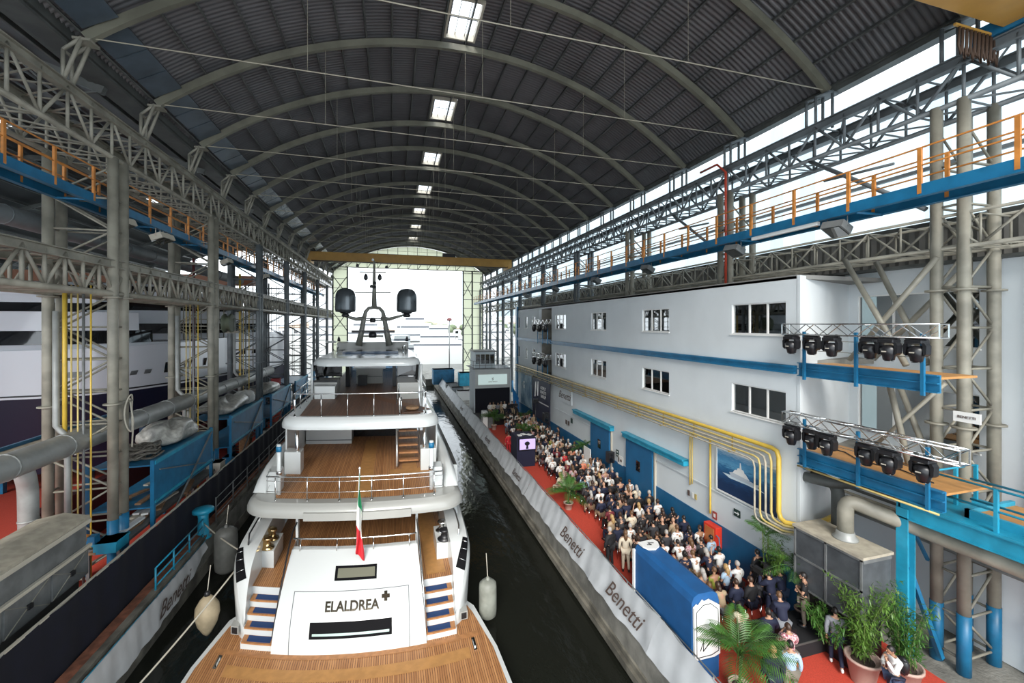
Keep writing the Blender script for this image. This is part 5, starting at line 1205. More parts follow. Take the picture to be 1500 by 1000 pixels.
# ---- yachts laid up in the left bay
NAVYH = mat('navy antifouling', (.008, .009, .03), .45)
def shed_yacht(name, label, C, wbeam, zb, zk, lv, m_top, loc):
    """C: plan curve of the near topside at the boot line, from aft to bow tip; hull offset away from the camera"""
    t = thing(name, label, 'yacht', loc)
    pts = [Vector((a, b_)) for a, b_ in C]; L_ = [0]
    for a, b_ in zip(pts, pts[1:]): L_.append(L_[-1]+(b_-a).length)
    tot = L_[-1]; ax = (pts[-1]-pts[0]).normalized(); nrm = Vector((-ax.y, ax.x))
    def near(u, ins=0):
        d = tot*u; j = max(0, min(len(pts)-2, sum(1 for l in L_ if l <= d)-1)); f = (d-L_[j])/(L_[j+1]-L_[j]); p = pts[j].lerp(pts[j+1], f); return p+nrm*ins
    cl0 = pts[-1]
    def far(u, ins=0):
        p = near(u); d = (p-cl0).dot(nrm); foot = p-nrm*d; hwid = min(wbeam, abs(d)+.0); 
        w_ = wbeam*min(1, (1-u)*2.2)**.7; return p+nrm*(max(.02, w_)-ins)
    def section(name_, us, z0, z1, m__, i0=0, i1=0, flare=0, rake0=0, rake1=0, par=t):
        mb = MB(); n_ = len(us)-1
        def side(fn):
            def g(u, v):
                uu = us[round(u*n_)]; uu = min(1, uu-(rake0*(1-v) if u > .95 else 0)); p = fn(uu, lerp(i0, i1, v)); return (p.x, p.y, lerp(z0, z1, v) if not callable(z1) else lerp(z0, z1(uu), v))
            return g
        mb.grid(side(near), n_, 4); mb.grid(side(far), n_, 4)
        zt_ = z1 if not callable(z1) else None
        for u0, u1 in zip(us, us[1:]):
            for z_, ii in ((z1, i1),):
                a, b_, c_, d_ = near(u0, ii), near(u1, ii), far(u1, ii), far(u0, ii); za = z_(u0) if callable(z_) else z_; zb_ = z_(u1) if callable(z_) else z_
                ids = [mb.V(a.x, a.y, za), mb.V(b_.x, b_.y, zb_), mb.V(c_.x, c_.y, zb_), mb.V(d_.x, d_.y, za)]; mb.F(ids)
        for u_ in (us[0], us[-1]):
            a, b_ = near(u_, i0), far(u_, i0); c_, d_ = far(u_, i1), near(u_, i1); z_ = z1(u_) if callable(z1) else z1
            mb.F([mb.V(a.x, a.y, z0), mb.V(b_.x, b_.y, z0), mb.V(c_.x, c_.y, z_), mb.V(d_.x, d_.y, z_)])
        return mb.build(name_, m__, par)
    U = [i/20 for i in range(21)]
    section('hull', U, zb, lambda u: lv[0]+.5*u*u, m_top)
    section('keel', U, zk, zb, NAVYH, .9, 0)
    section('boot_stripe', U, zb+.12, zb+.22, BLACK, -.02, -.02)
    k = .82
    for (a, b_, z0, z1, m__, nm_) in lv[1]:
        section(nm_, [a+(b_-a)*i/12 for i in range(13)], z0, z1, m__, .12+.25*(z0-lv[0])*.3, .12+.25*(z1-lv[0])*.3+.1, par=t)
    def port(u, z, w_, h_, m__, nm_):
        p0_, p1_ = near(u-w_/2/tot), near(u+w_/2/tot); n2 = nrm*-.03; mb = MB()
        mb.F([mb.V(p0_.x+n2.x, p0_.y+n2.y, z-h_/2), mb.V(p1_.x+n2.x, p1_.y+n2.y, z-h_/2), mb.V(p1_.x+n2.x*1.2+ax.x*.1, p1_.y+n2.y*1.2+ax.y*.1, z+h_/2), mb.V(p0_.x+n2.x+ax.x*.1, p0_.y+n2.y+ax.y*.1, z+h_/2)]); mb.build(nm_, m__, t)
    return t, port, near, tot
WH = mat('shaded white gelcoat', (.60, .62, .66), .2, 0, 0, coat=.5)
CA = [(-30, 31.2), (-25.5, 31.8), (-22.43, 32.1), (-20.17, 32.3), (-18.53, 32.9), (-17.24, 34.2), (-15.69, 37.4), (-14.13, 43.3)]
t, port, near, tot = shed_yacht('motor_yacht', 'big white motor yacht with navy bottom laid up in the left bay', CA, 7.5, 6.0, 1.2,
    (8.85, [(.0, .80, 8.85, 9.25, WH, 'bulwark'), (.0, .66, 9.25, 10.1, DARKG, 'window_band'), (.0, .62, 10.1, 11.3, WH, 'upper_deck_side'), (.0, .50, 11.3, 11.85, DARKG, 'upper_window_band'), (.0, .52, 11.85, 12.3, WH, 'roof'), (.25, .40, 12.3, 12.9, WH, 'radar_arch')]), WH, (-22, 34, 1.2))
for u, z, w_, h_, m_ in ((.43, 7.3, .8, .35, GREYM), (.47, 7.35, .8, .35, GREYM), (.60, 7.2, .45, .3, GREYM), (.64, 7.2, .45, .3, GREYM), (.71, 7.35, .85, .75, DARKG), (.77, 7.4, .2, .6, DARKG), (.79, 7.4, .2, .6, DARKG), (.86, 7.45, .3, .6, DARKG)): port(u, z, w_, h_, m_, 'porthole')
for k in range(8):
    p = near(.05+.06*k); mb = MB(); mb.box(p.x-.15, p.x+.15, p.y+1.5, p.y+1.8, 0, 1.8); mb.build('support', BLUE, t)
CB = [(-34, 50), (-28, 49.6), (-24, 49.6), (-20, 50.2), (-16.8, 52.5), (-14.6, 57), (-13.6, 63)]
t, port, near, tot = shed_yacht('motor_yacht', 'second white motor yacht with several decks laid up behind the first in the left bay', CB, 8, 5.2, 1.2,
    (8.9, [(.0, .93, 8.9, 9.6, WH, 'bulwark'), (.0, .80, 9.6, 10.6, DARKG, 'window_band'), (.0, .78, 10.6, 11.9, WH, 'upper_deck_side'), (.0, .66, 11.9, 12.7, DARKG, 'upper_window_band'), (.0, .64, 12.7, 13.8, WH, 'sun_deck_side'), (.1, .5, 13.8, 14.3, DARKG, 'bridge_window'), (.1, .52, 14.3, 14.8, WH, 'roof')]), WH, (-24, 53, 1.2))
for u in (.6, .66, .72, .8): port(u, 7.4, .9, .5, DARKG, 'porthole')
# slim scaffolding around the yachts
def scaffold(label, x0, x1, y, z1, nx, lab, dy=1.2, z0=0):
    t = thing('scaffold', label, 'scaffold', (x0, y, z0)); 
    for k in range(nx+1):
        x = x0+(x1-x0)*k/nx; mb = MB(); mb.tube((x, y, z0), (x, y, z1), .045, 6); mb.tube((x, y+dy, z0), (x, y+dy, z1), .045, 6); mb.build('upright', STEEL, t)
    z = z0+1.0
    while z < z1: mb = MB(); mb.tube((x0, y, z), (x1, y, z), .035, 5); mb.tube((x0, y+dy, z), (x1, y+dy, z), .035, 5); mb.build('ledger', STEEL, t); z += 1.0
scaffold('grey tube scaffold standing in front of the second laid-up yacht', -19, -13.2, 46.5, 15, 6, '')
scaffold('grey tube scaffold beyond the laid-up yachts, reaching near the bay roof', -24, -13, 67, 16, 11, '')
scaffold('grey tube scaffold on the far left beside the nearer laid-up yacht', -38, -31, 42, 15.5, 6, '')
# yellow and red uprights between the columns, far back crane of the left bay
for k, y in enumerate((33.5, 42.5, 51.5, 60)):
    mb = MB(); mb.tube((-13.1, y, 0), (-13.1, y, 15), .09, 8); o = mb.build('stand_pipe', [mat('maroon paint', (.14, .04, .04), .6), YELLOW, GREYM, ORANGE][k], None, (-13.1, y, 0)); tag(o, ['maroon', 'yellow', 'grey', 'orange'][k]+' vertical stand pipe behind the left columns', 'pipe')
mb = MB(); mb.box(-38, -12.8, 45, 46, 14.2, 15.1); o = mb.build('bridge_crane', mat('brown red crane paint', (.25, .09, .04), .5), None, (-25, 45, 14.2)); tag(o, 'brown red crane beam crossing the left bay', 'crane')
t = thing('hose_reel', 'green grey hose reel fixed high on the third visible left column', 'reel', (-12.6, 38.2, 9.9)); mb = MB(); mb.lathe([(.7, -.3), (.75, -.2), (.55, -.1), (.55, .1), (.75, .2), (.7, .3)], (-12.4, 37.6, 10.6), 16, 'X'); mb.build('drum', mat('green grey', (.10, .12, .08), .6), t); mb = MB(); mb.box(-12.7, -11.8, 37.9, 38.3, 9.8, 10.0); mb.build('bracket', STEEL, t)
# ================================================================== RIGHT QUAY: STAGE, CROWD, PLANTS
CLEAR = glassy('clear plastic', (.75, .72, .72), .22, .15)
# ---- stage end
t = thing('stage', 'low dark stage at the far end of the quay', 'stage', (11, 42.6, 0)); mb = MB(); mb.box(8.6, 13.7, 42.4, 46.2, .02, .6); mb.build('deck', mat('dark stage carpet', (.035, .03, .03), .9), t); mb = MB(); mb.box(8.6, 13.7, 42.36, 42.4, .02, .6); mb.build('skirt', BLACK, t)
t = thing('screen_wall', 'grey framed projection screen above a black backdrop behind the stage', 'screen', (11.2, 47, 0))
mb = MB(); mb.box(9.0, 13.1, 47.0, 47.3, 0, 3.2); mb.build('backdrop', mat('black drape', (.008, .008, .014), .9), t)
mb = MB(); mb.box(9.0, 13.1, 46.9, 47.0, 3.2, 5.35); mb.build('frame', mat('grey screen surround', (.60, .62, .60), .7), t)
mb = MB(); mb.box(9.35, 12.75, 46.86, 46.9, 3.6, 4.75); sc = mb.build('projection', emis('projected picture', (.50, .62, .60), .25), t)
mb = MB()
for a, b_ in (((11.0, 4.05), (10.97, 4.4)), ((10.97, 4.4), (11.1, 4.1)), ((11.1, 4.1), (11.13, 4.45))): mb.beam((a[0], 46.84, a[1]), (b_[0], 46.84, b_[1]), .01, .035)
mb.build('emblem', SCRIPT, sc); text('lettering', 'AZIMUT BENETTI', .14, (11.05, 46.84, 3.92), basis((1, 0, 0), (0, 0, 1)), SCRIPT, sc)
mb = MB(); mb.box(8.9, 9.0, 46.9, 50, 0, 5.35); mb.box(13.1, 13.25, 46.85, 50, 0, 5.5); mb.build('side_wall', WALLW, t)
t = thing('site_cabin', 'pale glazed cabin with railings on top of the screen wall', 'cabin', (10.6, 49, 5.35)); mb = MB(); mb.box(9.2, 11.6, 48, 51, 5.4, 7.3); mb.build('wall', mat('pale cabin panel', (.62, .70, .72), .5), t)
for k in range(4): mb = MB(); mb.box(9.3+.57*k, 9.78+.57*k, 47.97, 48, 5.9, 7.0); mb.build('window', PANE, t)
mb = MB(); mb.box(9.0, 11.8, 47.8, 51.2, 7.3, 7.4); mb.build('roof', GREYM, t)
mb = MB(); mb.box(8.8, 13.3, 46.9, 52, 5.35, 5.4); mb.build('deck', GREYM, t)
for z in (5.8, 6.3): mb = MB(); mb.path([(8.8, 51, z), (8.8, 47, z), (13.2, 47, z), (13.2, 51, z)], .025, 5); mb.build('rail', GREYM, t)
for k in range(7): mb = MB(); x = 8.8+4.4*k/6; mb.tube((x, 47, 5.35), (x, 47, 6.3), .025, 5); mb.build('post', GREYM, t)
t = thing('tarpaulin', 'bright blue cloth slung between the screen wall and the facade', 'tarpaulin', (13.5, 46.3, .6)); mb = MB(); mb.grid(lambda u, v: (13.3+.55*u, 46.3-.5*u+.1*sin(v*5), 3.3-1.2*u-v*2.2*(1-.3*u)), 6, 8); mb.build('cloth', mat('bright blue cloth', (.01, .16, .42), .7), t)
def pa(x, y, z, s_, label, stand=True):
    t = thing('loudspeaker', label, 'loudspeaker', (x, y, 0 if stand else z)); mb = MB(); mb.box(x-.22*s_, x+.22*s_, y-.2*s_, y+.2*s_, z, z+.7*s_); mb.build('cabinet', BLACK, t, bevel=.02)
    mb = MB(); mb.lathe([(.16*s_, -.01), (.16*s_, .01)], (x, y-.21*s_, z+.22*s_), 14, 'Y'); mb.lathe([(.08*s_, -.01), (.08*s_, .01)], (x, y-.21*s_, z+.52*s_), 12, 'Y'); mb.build('driver', DARKG, t)
    if stand:
        mb = MB(); mb.tube((x, y, .3), (x, y, z), .025, 8); mb.build('pole', BLACK, t)
        for k in range(3): a = 2*pi*k/3; mb = MB(); mb.tube((x, y, .7), (x+.5*cos(a), y+.5*sin(a), .03), .02, 6); mb.build('leg', BLACK, t)
pa(13.5, 24.25, 1.6, 1.0, 'black loudspeaker on a stand between the two sliding doors')
pa(13.3, 35.5, 1.7, 1.2, 'black loudspeaker on a stand in front of the navy poster')
pa(9.3, 43.0, .6, 1.3, 'black loudspeaker on the left end of the stage', False)
mb = MB(); mb.tube((13.0, 37.5, 0), (13.0, 37.5, 3.2), .03, 6); mb.box(12.75, 13.25, 37.35, 37.6, 3.1, 3.45); o = mb.build('lamp_stand', BLACK, None, (13, 37.5, 0)); tag(o, 'thin black lamp stand beside the pale blue poster', 'lamp')
t = thing('equipment_rack', 'white and black equipment racks at the left end of the stage', 'rack', (9, 41.6, 0)); mb = MB(); mb.box(8.7, 9.2, 41.2, 42, .02, 1.7); mb.build('white_case', WHITEP, t); mb = MB(); mb.box(9.25, 9.7, 41.2, 42, .02, 1.5); mb.build('grey_case', GREYM, t)
# monitor desk between fence and crowd
t = thing('control_desk', 'dark control desk with papers and a big monitor facing the rear of the crowd', 'desk', (9.45, 29.5, 0)); mb = MB(); mb.box(8.75, 10.15, 29.4, 31.0, .02, 2.2); mb.build('body', mat('dark blue drape', (.008, .009, .03), .9), t)
mb = MB(); mb.box(8.85, 10.2, 29.28, 29.36, 1.25, 2.15); mo_ = mb.build('monitor', BLACK, t); mb = MB(); mb.box(8.92, 10.13, 29.27, 29.28, 1.32, 2.08); s_ = mb.build('screen', emis('lilac screen', (.42, .33, .62), .3), mo_)
mb = MB(); mb.ell((9.5, 29.262, 1.75), (.2, .004, .16), 10, 6); mb.prism([(9.4, 1.36), (9.6, 1.36), (9.56, 1.7), (9.46, 1.7)], 29.258, 29.266, 'XZ'); mb.build('shown_figure', BLACK, s_)
for k in range(3): mb = MB(); mb.obox((9.1+.38*k, 29.9+.25*(k % 2), 2.23), (.3, .4, .04), .3*k); mb.build('paper_stack', WHITEP, t)

# ---- blue covered stand with white end panels
t = thing('covered_stand', 'tall narrow stand under a royal blue cover with white torn-edge end panels', 'stand', (8.85, 10.3, 0))
BC = mat('royal blue cover', (.008, .085, .25), .6, 0, .15, 2)
mb = MB(); sec = [(8.38, 0.02), (8.38, 2.35), (8.45, 2.52), (8.6, 2.6), (9.1, 2.6), (9.28, 2.5), (9.34, 2.3), (9.34, .02)]; mb.prism(sec, 10.3, 13.3, 'XZ', smooth=False); mb.build('cover', BC, t)
mb = MB(); mb.prism([(8.42, .75), (8.40, 2.25), (8.52, 2.34), (8.56, 2.28), (8.72, 2.44), (8.8, 2.38), (8.95, 2.42), (9.28, 2.22), (9.3, .8), (9.1, .74)], 10.2, 10.28, 'XZ'); e_ = mb.build('end_panel', WHITEP, t)
mb = MB(); P_ = [(8.48, .82), (8.47, 2.15), (8.7, 2.32), (8.95, 2.33), (9.22, 2.12), (9.24, .9), (9.0, .82)]
for a, b_ in zip(P_, P_[1:]+P_[:1]): mb.beam((a[0], 10.195, a[1]), (b_[0], 10.195, b_[1]), .008, .02)
for a, b_ in (((8.6, 1.0), (8.72, 1.3)), ((8.72, 1.3), (8.7, .98)), ((8.7, .98), (9.0, 1.25)), ((9.05, 1.55), (9.2, 1.35))): mb.beam((a[0], 10.195, a[1]), (b_[0], 10.195, b_[1]), .008, .025)
mb.build('drawn_outline', BLACK, e_)
mb = MB(); mb.prism([(8.48, 13.25), (9.15, 13.3), (9.2, 13.1), (9.1, 12.85), (8.85, 12.7), (8.6, 12.75), (8.5, 12.95)], 2.61, 2.66); e_ = mb.build('top_panel', WHITEP, t)
mb = MB(); mb.beam((8.7, 13.0, 2.67), (8.85, 12.95, 2.67), .03, .01); mb.beam((8.85, 12.95, 2.67), (8.8, 13.1, 2.67), .03, .01); mb.beam((8.8, 13.1, 2.67), (9.0, 13.05, 2.67), .03, .01); mb.build('drawn_mark', BLACK, e_)
mb = MB(); mb.box(8.33, 8.42, 13.25, 13.36, .02, 2.4); mb.build('corner_post', WHITEP, t)

# ---- grey air unit with ducts, blue landing
t = thing('air_handling_unit', 'big grey box air unit with dusty top standing under the corner balcony', 'cabinet', (13.8, 9, 0))
mb = MB(); mb.box(13.2, 14.35, 8.95, 11.1, 1.7, 3.62); mb.build('body', mat('blue grey sheet steel', (.10, .11, .12), .45, .3, .3, 2), t)
mb = MB(); mb.box(13.15, 14.4, 8.9, 11.15, 3.62, 3.7); mb.build('dusty_top', DUST, t)
mb = MB()
for z in (1.68, 2.65, 3.55): mb.box(13.17, 13.2, 8.95, 11.1, z, z+.06)
for y in (8.95, 10.0, 11.05): mb.box(13.17, 13.2, y, y+.06, 1.7, 3.6)
mb.box(13.2, 14.35, 8.92, 8.95, 3.5, 3.6); mb.box(13.2, 14.35, 8.92, 8.95, 1.7, 1.76); mb.build('seam_frame', GREYM, t)
mb = MB(); mb.box(13.35, 14.2, 9.1, 10.9, 0, 1.7); mb.build('dark_base', BLACK, t)
mb = MB(); mb.lathe([(.34, 0), (.34, .04), (.26, .12), (.24, .25)], (13.85, 9.9, 3.7), 18); mb.build('duct_collar', DUCT, t)
duct('air_duct', [(13.85, 9.9, 3.8), (13.85, 9.9, 4.95), (15.1, 8.8, 4.4), (15.25, 2.0, 4.3)], .22, 'thick grey duct rising from the big air unit and running under the lower balcony', STEEL, 16, False)
duct('air_duct', [(14.9, 10.9, 3.2), (14.9, 10.9, 4.9), (15.0, 12.2, 5.0)], .2, 'dark duct standing behind the big air unit', STEELD, 14, False)
duct('air_duct', [(14.25, 11.9, 5.0), (14.6, 10.9, 5.0), (16.5, 10.2, 5.0)], .17, 'dark horizontal duct with a capped end above the air unit', STEELD, 14, False)
for k in range(7):
    mb = MB(); mb.tube((17.9-.06*k, -3, 4.3-.2*k), (17.9-.06*k, 12.7, 4.3-.2*k), .06, 8); o = mb.build('wall_pipe', [DUCT, WOOD, STEELD, DUST, STEELD, WOOD, DUCT][k], None, (17.9, 12, 4.3-.2*k)); tag(o, f'{NTH[k]} pipe from the top in the bundle on the wall under the recess', 'pipe', 'pipe bundle under the recess')
L5 = thing('landing', 'light blue steel landing with railings beside the two front columns', 'platform', (14.8, 8.9, 0))
mb = MB()
for (a, b_) in ((14.68, 14.72), (14.98, 15.02)): mb.box(a, b_, 8.72, 9.02, 0, 5.0)
mb.box(14.72, 14.98, 8.85, 8.89, 0, 5.0); mb.build('h_post', CYAN, L5)
mb = MB(); mb.box(14.75, 14.8, 3.8, 9.0, 4.72, 5.15); mb.box(14.68, 14.9, 3.8, 9.0, 5.13, 5.17); mb.box(14.68, 14.9, 3.8, 9.0, 4.7, 4.74); mb.box(14.75, 17.5, 8.95, 9.05, 4.75, 5.15); mb.build('edge_beam', CYAN, L5)
mb = MB(); mb.box(14.8, 17.2, 3.8, 8.9, 5.1, 5.18); mb.build('deck_plate', CYAN, L5); mb = MB(); mb.box(15.3, 17.2, 3.8, 7.6, 5.18, 5.3); mb.build('timber_deck', PLY, L5); mb = MB(); mb.box(15.2, 15.3, 3.8, 7.7, 5.1, 5.42); mb.box(15.2, 17.2, 7.6, 7.7, 5.1, 5.42); mb.build('kick_plate', CYAN, L5)
for (pts_) in (((14.85, 8.3), (14.85, 3.8)), ((14.85, 8.3), (16.9, 8.3)), ((15.25, 7.6), (15.25, 3.8))):
    for z in (.55, 1.1): mb = MB(); mb.tube((*pts_[0], 5.17+z), (*pts_[1], 5.17+z), .03, 6); mb.build('rail', CYAN, L5)
for (x, y) in ((14.85, 8.3), (14.85, 6.9), (14.85, 5.4), (16.0, 8.3), (16.9, 8.3), (15.25, 6.2)): mb = MB(); mb.box(x-.04, x+.04, y-.04, y+.04, 4.95, 6.28); mb.build('post', CYAN, L5)
mb = MB(); mb.beam((15.0, 8.9, 3.2), (16.3, 8.8, .2), .12); mb.beam((15.0, 8.9, 4.6), (16.4, 9.2, 3.0), .08); mb.build('diagonal_brace', BLUE, L5)
mb = MB(); mb.path([(18.1, 7.6, 1.6), (18.05, 7.3, 1.9), (18.1, 7.0, 1.5), (18.05, 7.2, 1.2), (18.1, 7.5, 1.45)], .09, 7); o = mb.build('cable_bundle', BLACK, None, (18.1, 7.3, 1.4)); tag(o, 'black cable bundle on the white wall at the lower right', 'cable')
t = thing('camera_platform', 'low black camera platform behind the last row of chairs', 'platform', (12.6, 10.4, 0)); mb = MB(); mb.box(11.7, 13.6, 10.15, 11.4, .02, .5); mb.build('deck', mat('black carpet', (.008, .008, .01), .9), t); mb = MB(); mb.box(11.7, 13.6, 10.13, 10.15, .44, .5); mb.build('edge', STEELD, t)

# ---- plants
LEAF = mat('palm green', (.05, .14, .02), .5, 0, .35, 3); LEAFY = mat('bamboo green', (.10, .20, .03), .5, 0, .4, 3); STEM = mat('green stem', (.12, .16, .05), .6); POT = mat('terracotta pink pot', (.42, .30, .25), .7); SOIL = mat('soil', (.05, .035, .025), .9)
def pot(t, x, y, r, h):
    mb = MB(); mb.lathe([(r*.65, 0), (r*.68, .02), (r*.98, h*.9), (r*1.08, h*.9), (r*1.08, h), (r*.95, h), (r*.9, h*.85)], (x, y, 0), 20); mb.build('pot', POT, t)
    mb = MB(); mb.lathe([(r*.88, h*.82), (r*.5, h*.88)], (x, y, 0), 14); mb.build('soil', SOIL, t)
def palm(x, y, s_, label, nf=14, seed=0, ph=.45, hg=.3):
    t = thing('potted_palm', label, 'palm', (x, y, 0)); q = random.Random(seed); pot(t, x, y, .28*s_, ph)
    mb = MB()
    for k in range(4): a = q.uniform(0, 6.3); mb.tube((x, y, ph*.8), (x+.12*cos(a), y+.12*sin(a), ph+hg+.2*s_), .03, 6, .015)
    mb.build('stem', STEM, t)
    for i in range(nf):
        a = 2*pi*i/nf+q.uniform(-.2, .2); L_ = s_*q.uniform(1.2, 1.7); up = q.uniform(.55, 1.25); mb = MB(); sp = []
        for k in range(11): u = k/10; r_ = L_*(u*cos(up)+.25*u*u); z = ph+hg+L_*(u*sin(up)*1.25-.85*u*u*cos(up*.7)); sp.append(Vector((x+r_*cos(a), y+r_*sin(a), z)))
        mb.path(sp, [.018*(1-k/12) for k in range(11)], 4)
        sd = Vector((-sin(a), cos(a), 0))
        for k in range(20):
            u = .18+.8*k/20; p = sp[min(9, int(u*10))].lerp(sp[min(10, int(u*10)+1)], u*10 % 1); l_ = L_*.34*sin(pi*min(1, u*.9+.08))**.6; d = (sp[min(10, int(u*10)+1)]-sp[int(u*10)]).normalized()
            for g in (-1, 1):
                tip = p+sd*g*l_*.75+d*l_*.55-Vector((0, 0, l_*.3)); mid = p.lerp(tip, .5)+Vector((0, 0, l_*.08)); w_ = d*.022*s_
                ids = [mb.V(*p), mb.V(*(mid+w_)), mb.V(*tip), mb.V(*(mid-w_))]; mb.F(ids)
        mb.build('frond', LEAF, t)
    return t
palm(9.6, 22.0, .95, 'potted palm beside the aisle half way along the crowd', 16, 1, .4, .5)
palm(9.3, 9.5, .95, 'big potted palm in the foreground beside the blue covered stand', 20, 2, .5, .75)
palm(9.7, 40.6, 1.0, 'potted palm near the stage at the canal side of the crowd', 14, 3, .5, .6)
palm(11.1, 34.5, .9, 'potted palm in the middle of the front rows', 12, 4, .5, .6)
palm(13.6, 28.4, .75, 'small potted palm at the facade left of the first sliding door', 10, 5, .5, .8)
palm(13.55, 12.6, .62, 'slender palm against the facade right of the exit arrow', 9, 6, .6, 1.9)
palm(13.75, 11.3, .75, 'dark palm at the building corner beside the air unit', 11, 7, .6, 1.3)
palm(13.2, 41.3, .8, 'small potted palm beside the stage close to the facade', 10, 8, .5, .5)
def bamboo(x, y, h, label, seed, pot_=True, n=17, m_=LEAFY):
    t = thing('potted_bamboo', label, 'bamboo', (x, y, 0)); q = random.Random(seed)
    if pot_: pot(t, x, y, .42, .75)
    for i in range(n):
        a = q.uniform(0, 6.3); r0 = q.uniform(0, .25); lean = q.uniform(.1, .65); hh = h*q.uniform(.65, 1); sp = []
        for k in range(8): u = k/7; r_ = r0+lean*u*u; sp.append(Vector((x+r_*cos(a), y+r_*sin(a), .6+hh*u)))
        mb = MB(); mb.path(sp, [.012*(1-k/10) for k in range(8)], 4); st = mb.build('cane', STEM, t); mb = MB()
        for k in range(85):
            u = q.uniform(.18, 1)*6.99; p = sp[int(u)].lerp(sp[int(u)+1], u % 1)+Vector((q.uniform(-.12, .12), q.uniform(-.12, .12), q.uniform(-.1, .1))); d = Vector((q.uniform(-1, 1), q.uniform(-1, 1), q.uniform(-.7, .3))).normalized()*q.uniform(.12, .22); sd = d.cross(Vector((0, 0, 1))).normalized()*.02
            mb.F([mb.V(*p), mb.V(*(p+d*.5+sd)), mb.V(*(p+d)), mb.V(*(p+d*.5-sd))])
        mb.build('leaves', m_, st)
    return t
bamboo(13.28, 9.0, 2.5, 'bright green potted bamboo in a pink pot in front of the air unit', 1, n=24)
bamboo(14.15, 8.5, 2.3, 'darker potted bamboo right of the bright one beside the blue post', 2, n=20, m_=LEAF)
bamboo(13.45, 12.2, 2.3, 'leafy bush against the facade beside the slender palm', 3, False, 12)
bamboo(13.0, 9.75, 1.2, 'low bush between the camera platform and the air unit', 4, False, 9, LEAF)

# ---- people
SKIN = [mat('skin light', (.42, .235, .155), .55), mat('skin tan', (.32, .17, .10), .55), mat('skin brown', (.25, .13, .08), .5)]
HAIR = [mat('hair black', (.012, .009, .008), .5), mat('hair dark brown', (.04, .02, .012), .5), mat('hair brown', (.11, .055, .025), .5), mat('hair grey', (.33, .31, .29), .6), mat('hair blond', (.35, .22, .09), .5)]
HN = ['black', 'dark brown', 'brown', 'grey', 'blond']
CL = {'white': mat('cloth white', (.68, .68, .66), .8), 'cream': mat('cloth cream', (.60, .52, .40), .8), 'pale blue': mat('cloth pale blue', (.33, .45, .58), .8), 'black': mat('cloth black', (.008, .008, .010), .8), 'navy': mat('cloth navy', (.008, .012, .035), .8),
      'charcoal': mat('cloth charcoal', (.03, .03, .035), .8), 'grey': mat('cloth grey', (.18, .19, .21), .8), 'maroon': mat('cloth maroon', (.12, .012, .02), .8), 'red': mat('cloth red', (.5, .02, .03), .8), 'coral': mat('cloth coral', (.70, .22, .13), .8), 'beige': mat('cloth beige', (.36, .27, .17), .8),
      'olive': mat('cloth olive', (.20, .22, .03), .8), 'khaki': mat('cloth khaki', (.16, .14, .11), .8), 'denim': mat('cloth denim', (.03, .05, .10), .8), 'dark green': mat('cloth dark green', (.015, .04, .03), .8)}
def floral(name, c1, c2):
    return mat(name, c1, .8, 0, 0, 22, col2=c2)
CL['floral'] = floral('cloth floral', (.6, .5, .5), (.25, .03, .06)); CL['spotted'] = floral('cloth spotted', (.65, .62, .62), (.02, .01, .02))
EYE = mat('eye dark', (.01, .008, .006), .2)
def skinmesh(nodes, edges, sub=1):
    me = bpy.data.meshes.new('s'); me.from_pydata([n[:3] for n in nodes], edges, []); o = bpy.data.objects.new('s', me); COL.objects.link(o)
    md = o.modifiers.new('k', 'SKIN'); md.use_smooth_shade = True
    if not me.skin_vertices: me.attributes
    for i, n in enumerate(nodes):
        r = n[3]; me.skin_vertices[0].data[i].radius = (r if isinstance(r, tuple) else (r, r)); me.skin_vertices[0].data[i].use_root = (i == 0)
    s2 = o.modifiers.new('u', 'SUBSURF'); s2.levels = sub; s2.render_levels = sub
    bpy.context.view_layer.update(); out = bpy.data.meshes.new_from_object(o.evaluated_get(bpy.context.evaluated_depsgraph_get())); bpy.data.objects.remove(o); return out
def join(me, mb, moff=0):
    """append builder geometry to a mesh"""
    b = bmesh.new(); b.from_mesh(me); vs = [b.verts.new(v) for v in mb.v]
    for f, mi, sm in zip(mb.f, mb.mi, mb.sm):
        try: q = b.faces.new([vs[i] for i in f]); q.material_index = mi+moff; q.smooth = sm
        except ValueError: pass
    b.to_mesh(me); b.free(); return me
POSES = {}
def pose(name, pelvis, chest, neck, head, sh, el, wr, ha, kn, an, facing_pitch=0): POSES[name] = dict(pelvis=pelvis, chest=chest, neck=neck, head=head, sh=sh, el=el, wr=wr, ha=ha, kn=kn, an=an)
#       pelvis            chest           neck            head (centre)   shoulders L,R               elbows                           wrists                     hands                knees                  ankles
pose('lap', (0,0,.56), (0,-.03,.95), (0,-.02,1.15), (0,.02,1.30), [(-.18,-.03,1.06),(.18,-.03,1.06)], [(-.24,.0,.80),(.24,.0,.80)], [(-.12,.26,.68),(.12,.26,.68)], [(-.05,.33,.66),(.05,.33,.66)], [(-.11,.46,.52),(.11,.46,.52)], [(-.12,.44,.09),(.12,.44,.09)])
pose('lean', (0,0,.56), (0,.10,.93), (.0,.18,1.11), (.0,.26,1.24), [(-.18,.12,1.03),(.18,.12,1.03)], [(-.22,.28,.80),(.22,.28,.80)], [(-.08,.44,.72),(.08,.44,.72)], [(-.03,.5,.74),(.03,.5,.74)], [(-.14,.46,.52),(.14,.46,.52)], [(-.12,.40,.09),(.12,.40,.09)])
pose('crossed', (0,0,.56), (0,-.06,.95), (0,-.05,1.15), (.03,-.01,1.30), [(-.19,-.05,1.06),(.19,-.05,1.06)], [(-.26,.04,.82),(.26,.04,.82)], [(.05,.18,.84),(-.05,.20,.80)], [(.13,.16,.86),(-.13,.18,.82)], [(-.10,.47,.54),(.14,.44,.56)], [(-.12,.46,.09),(-.02,.66,.30)])
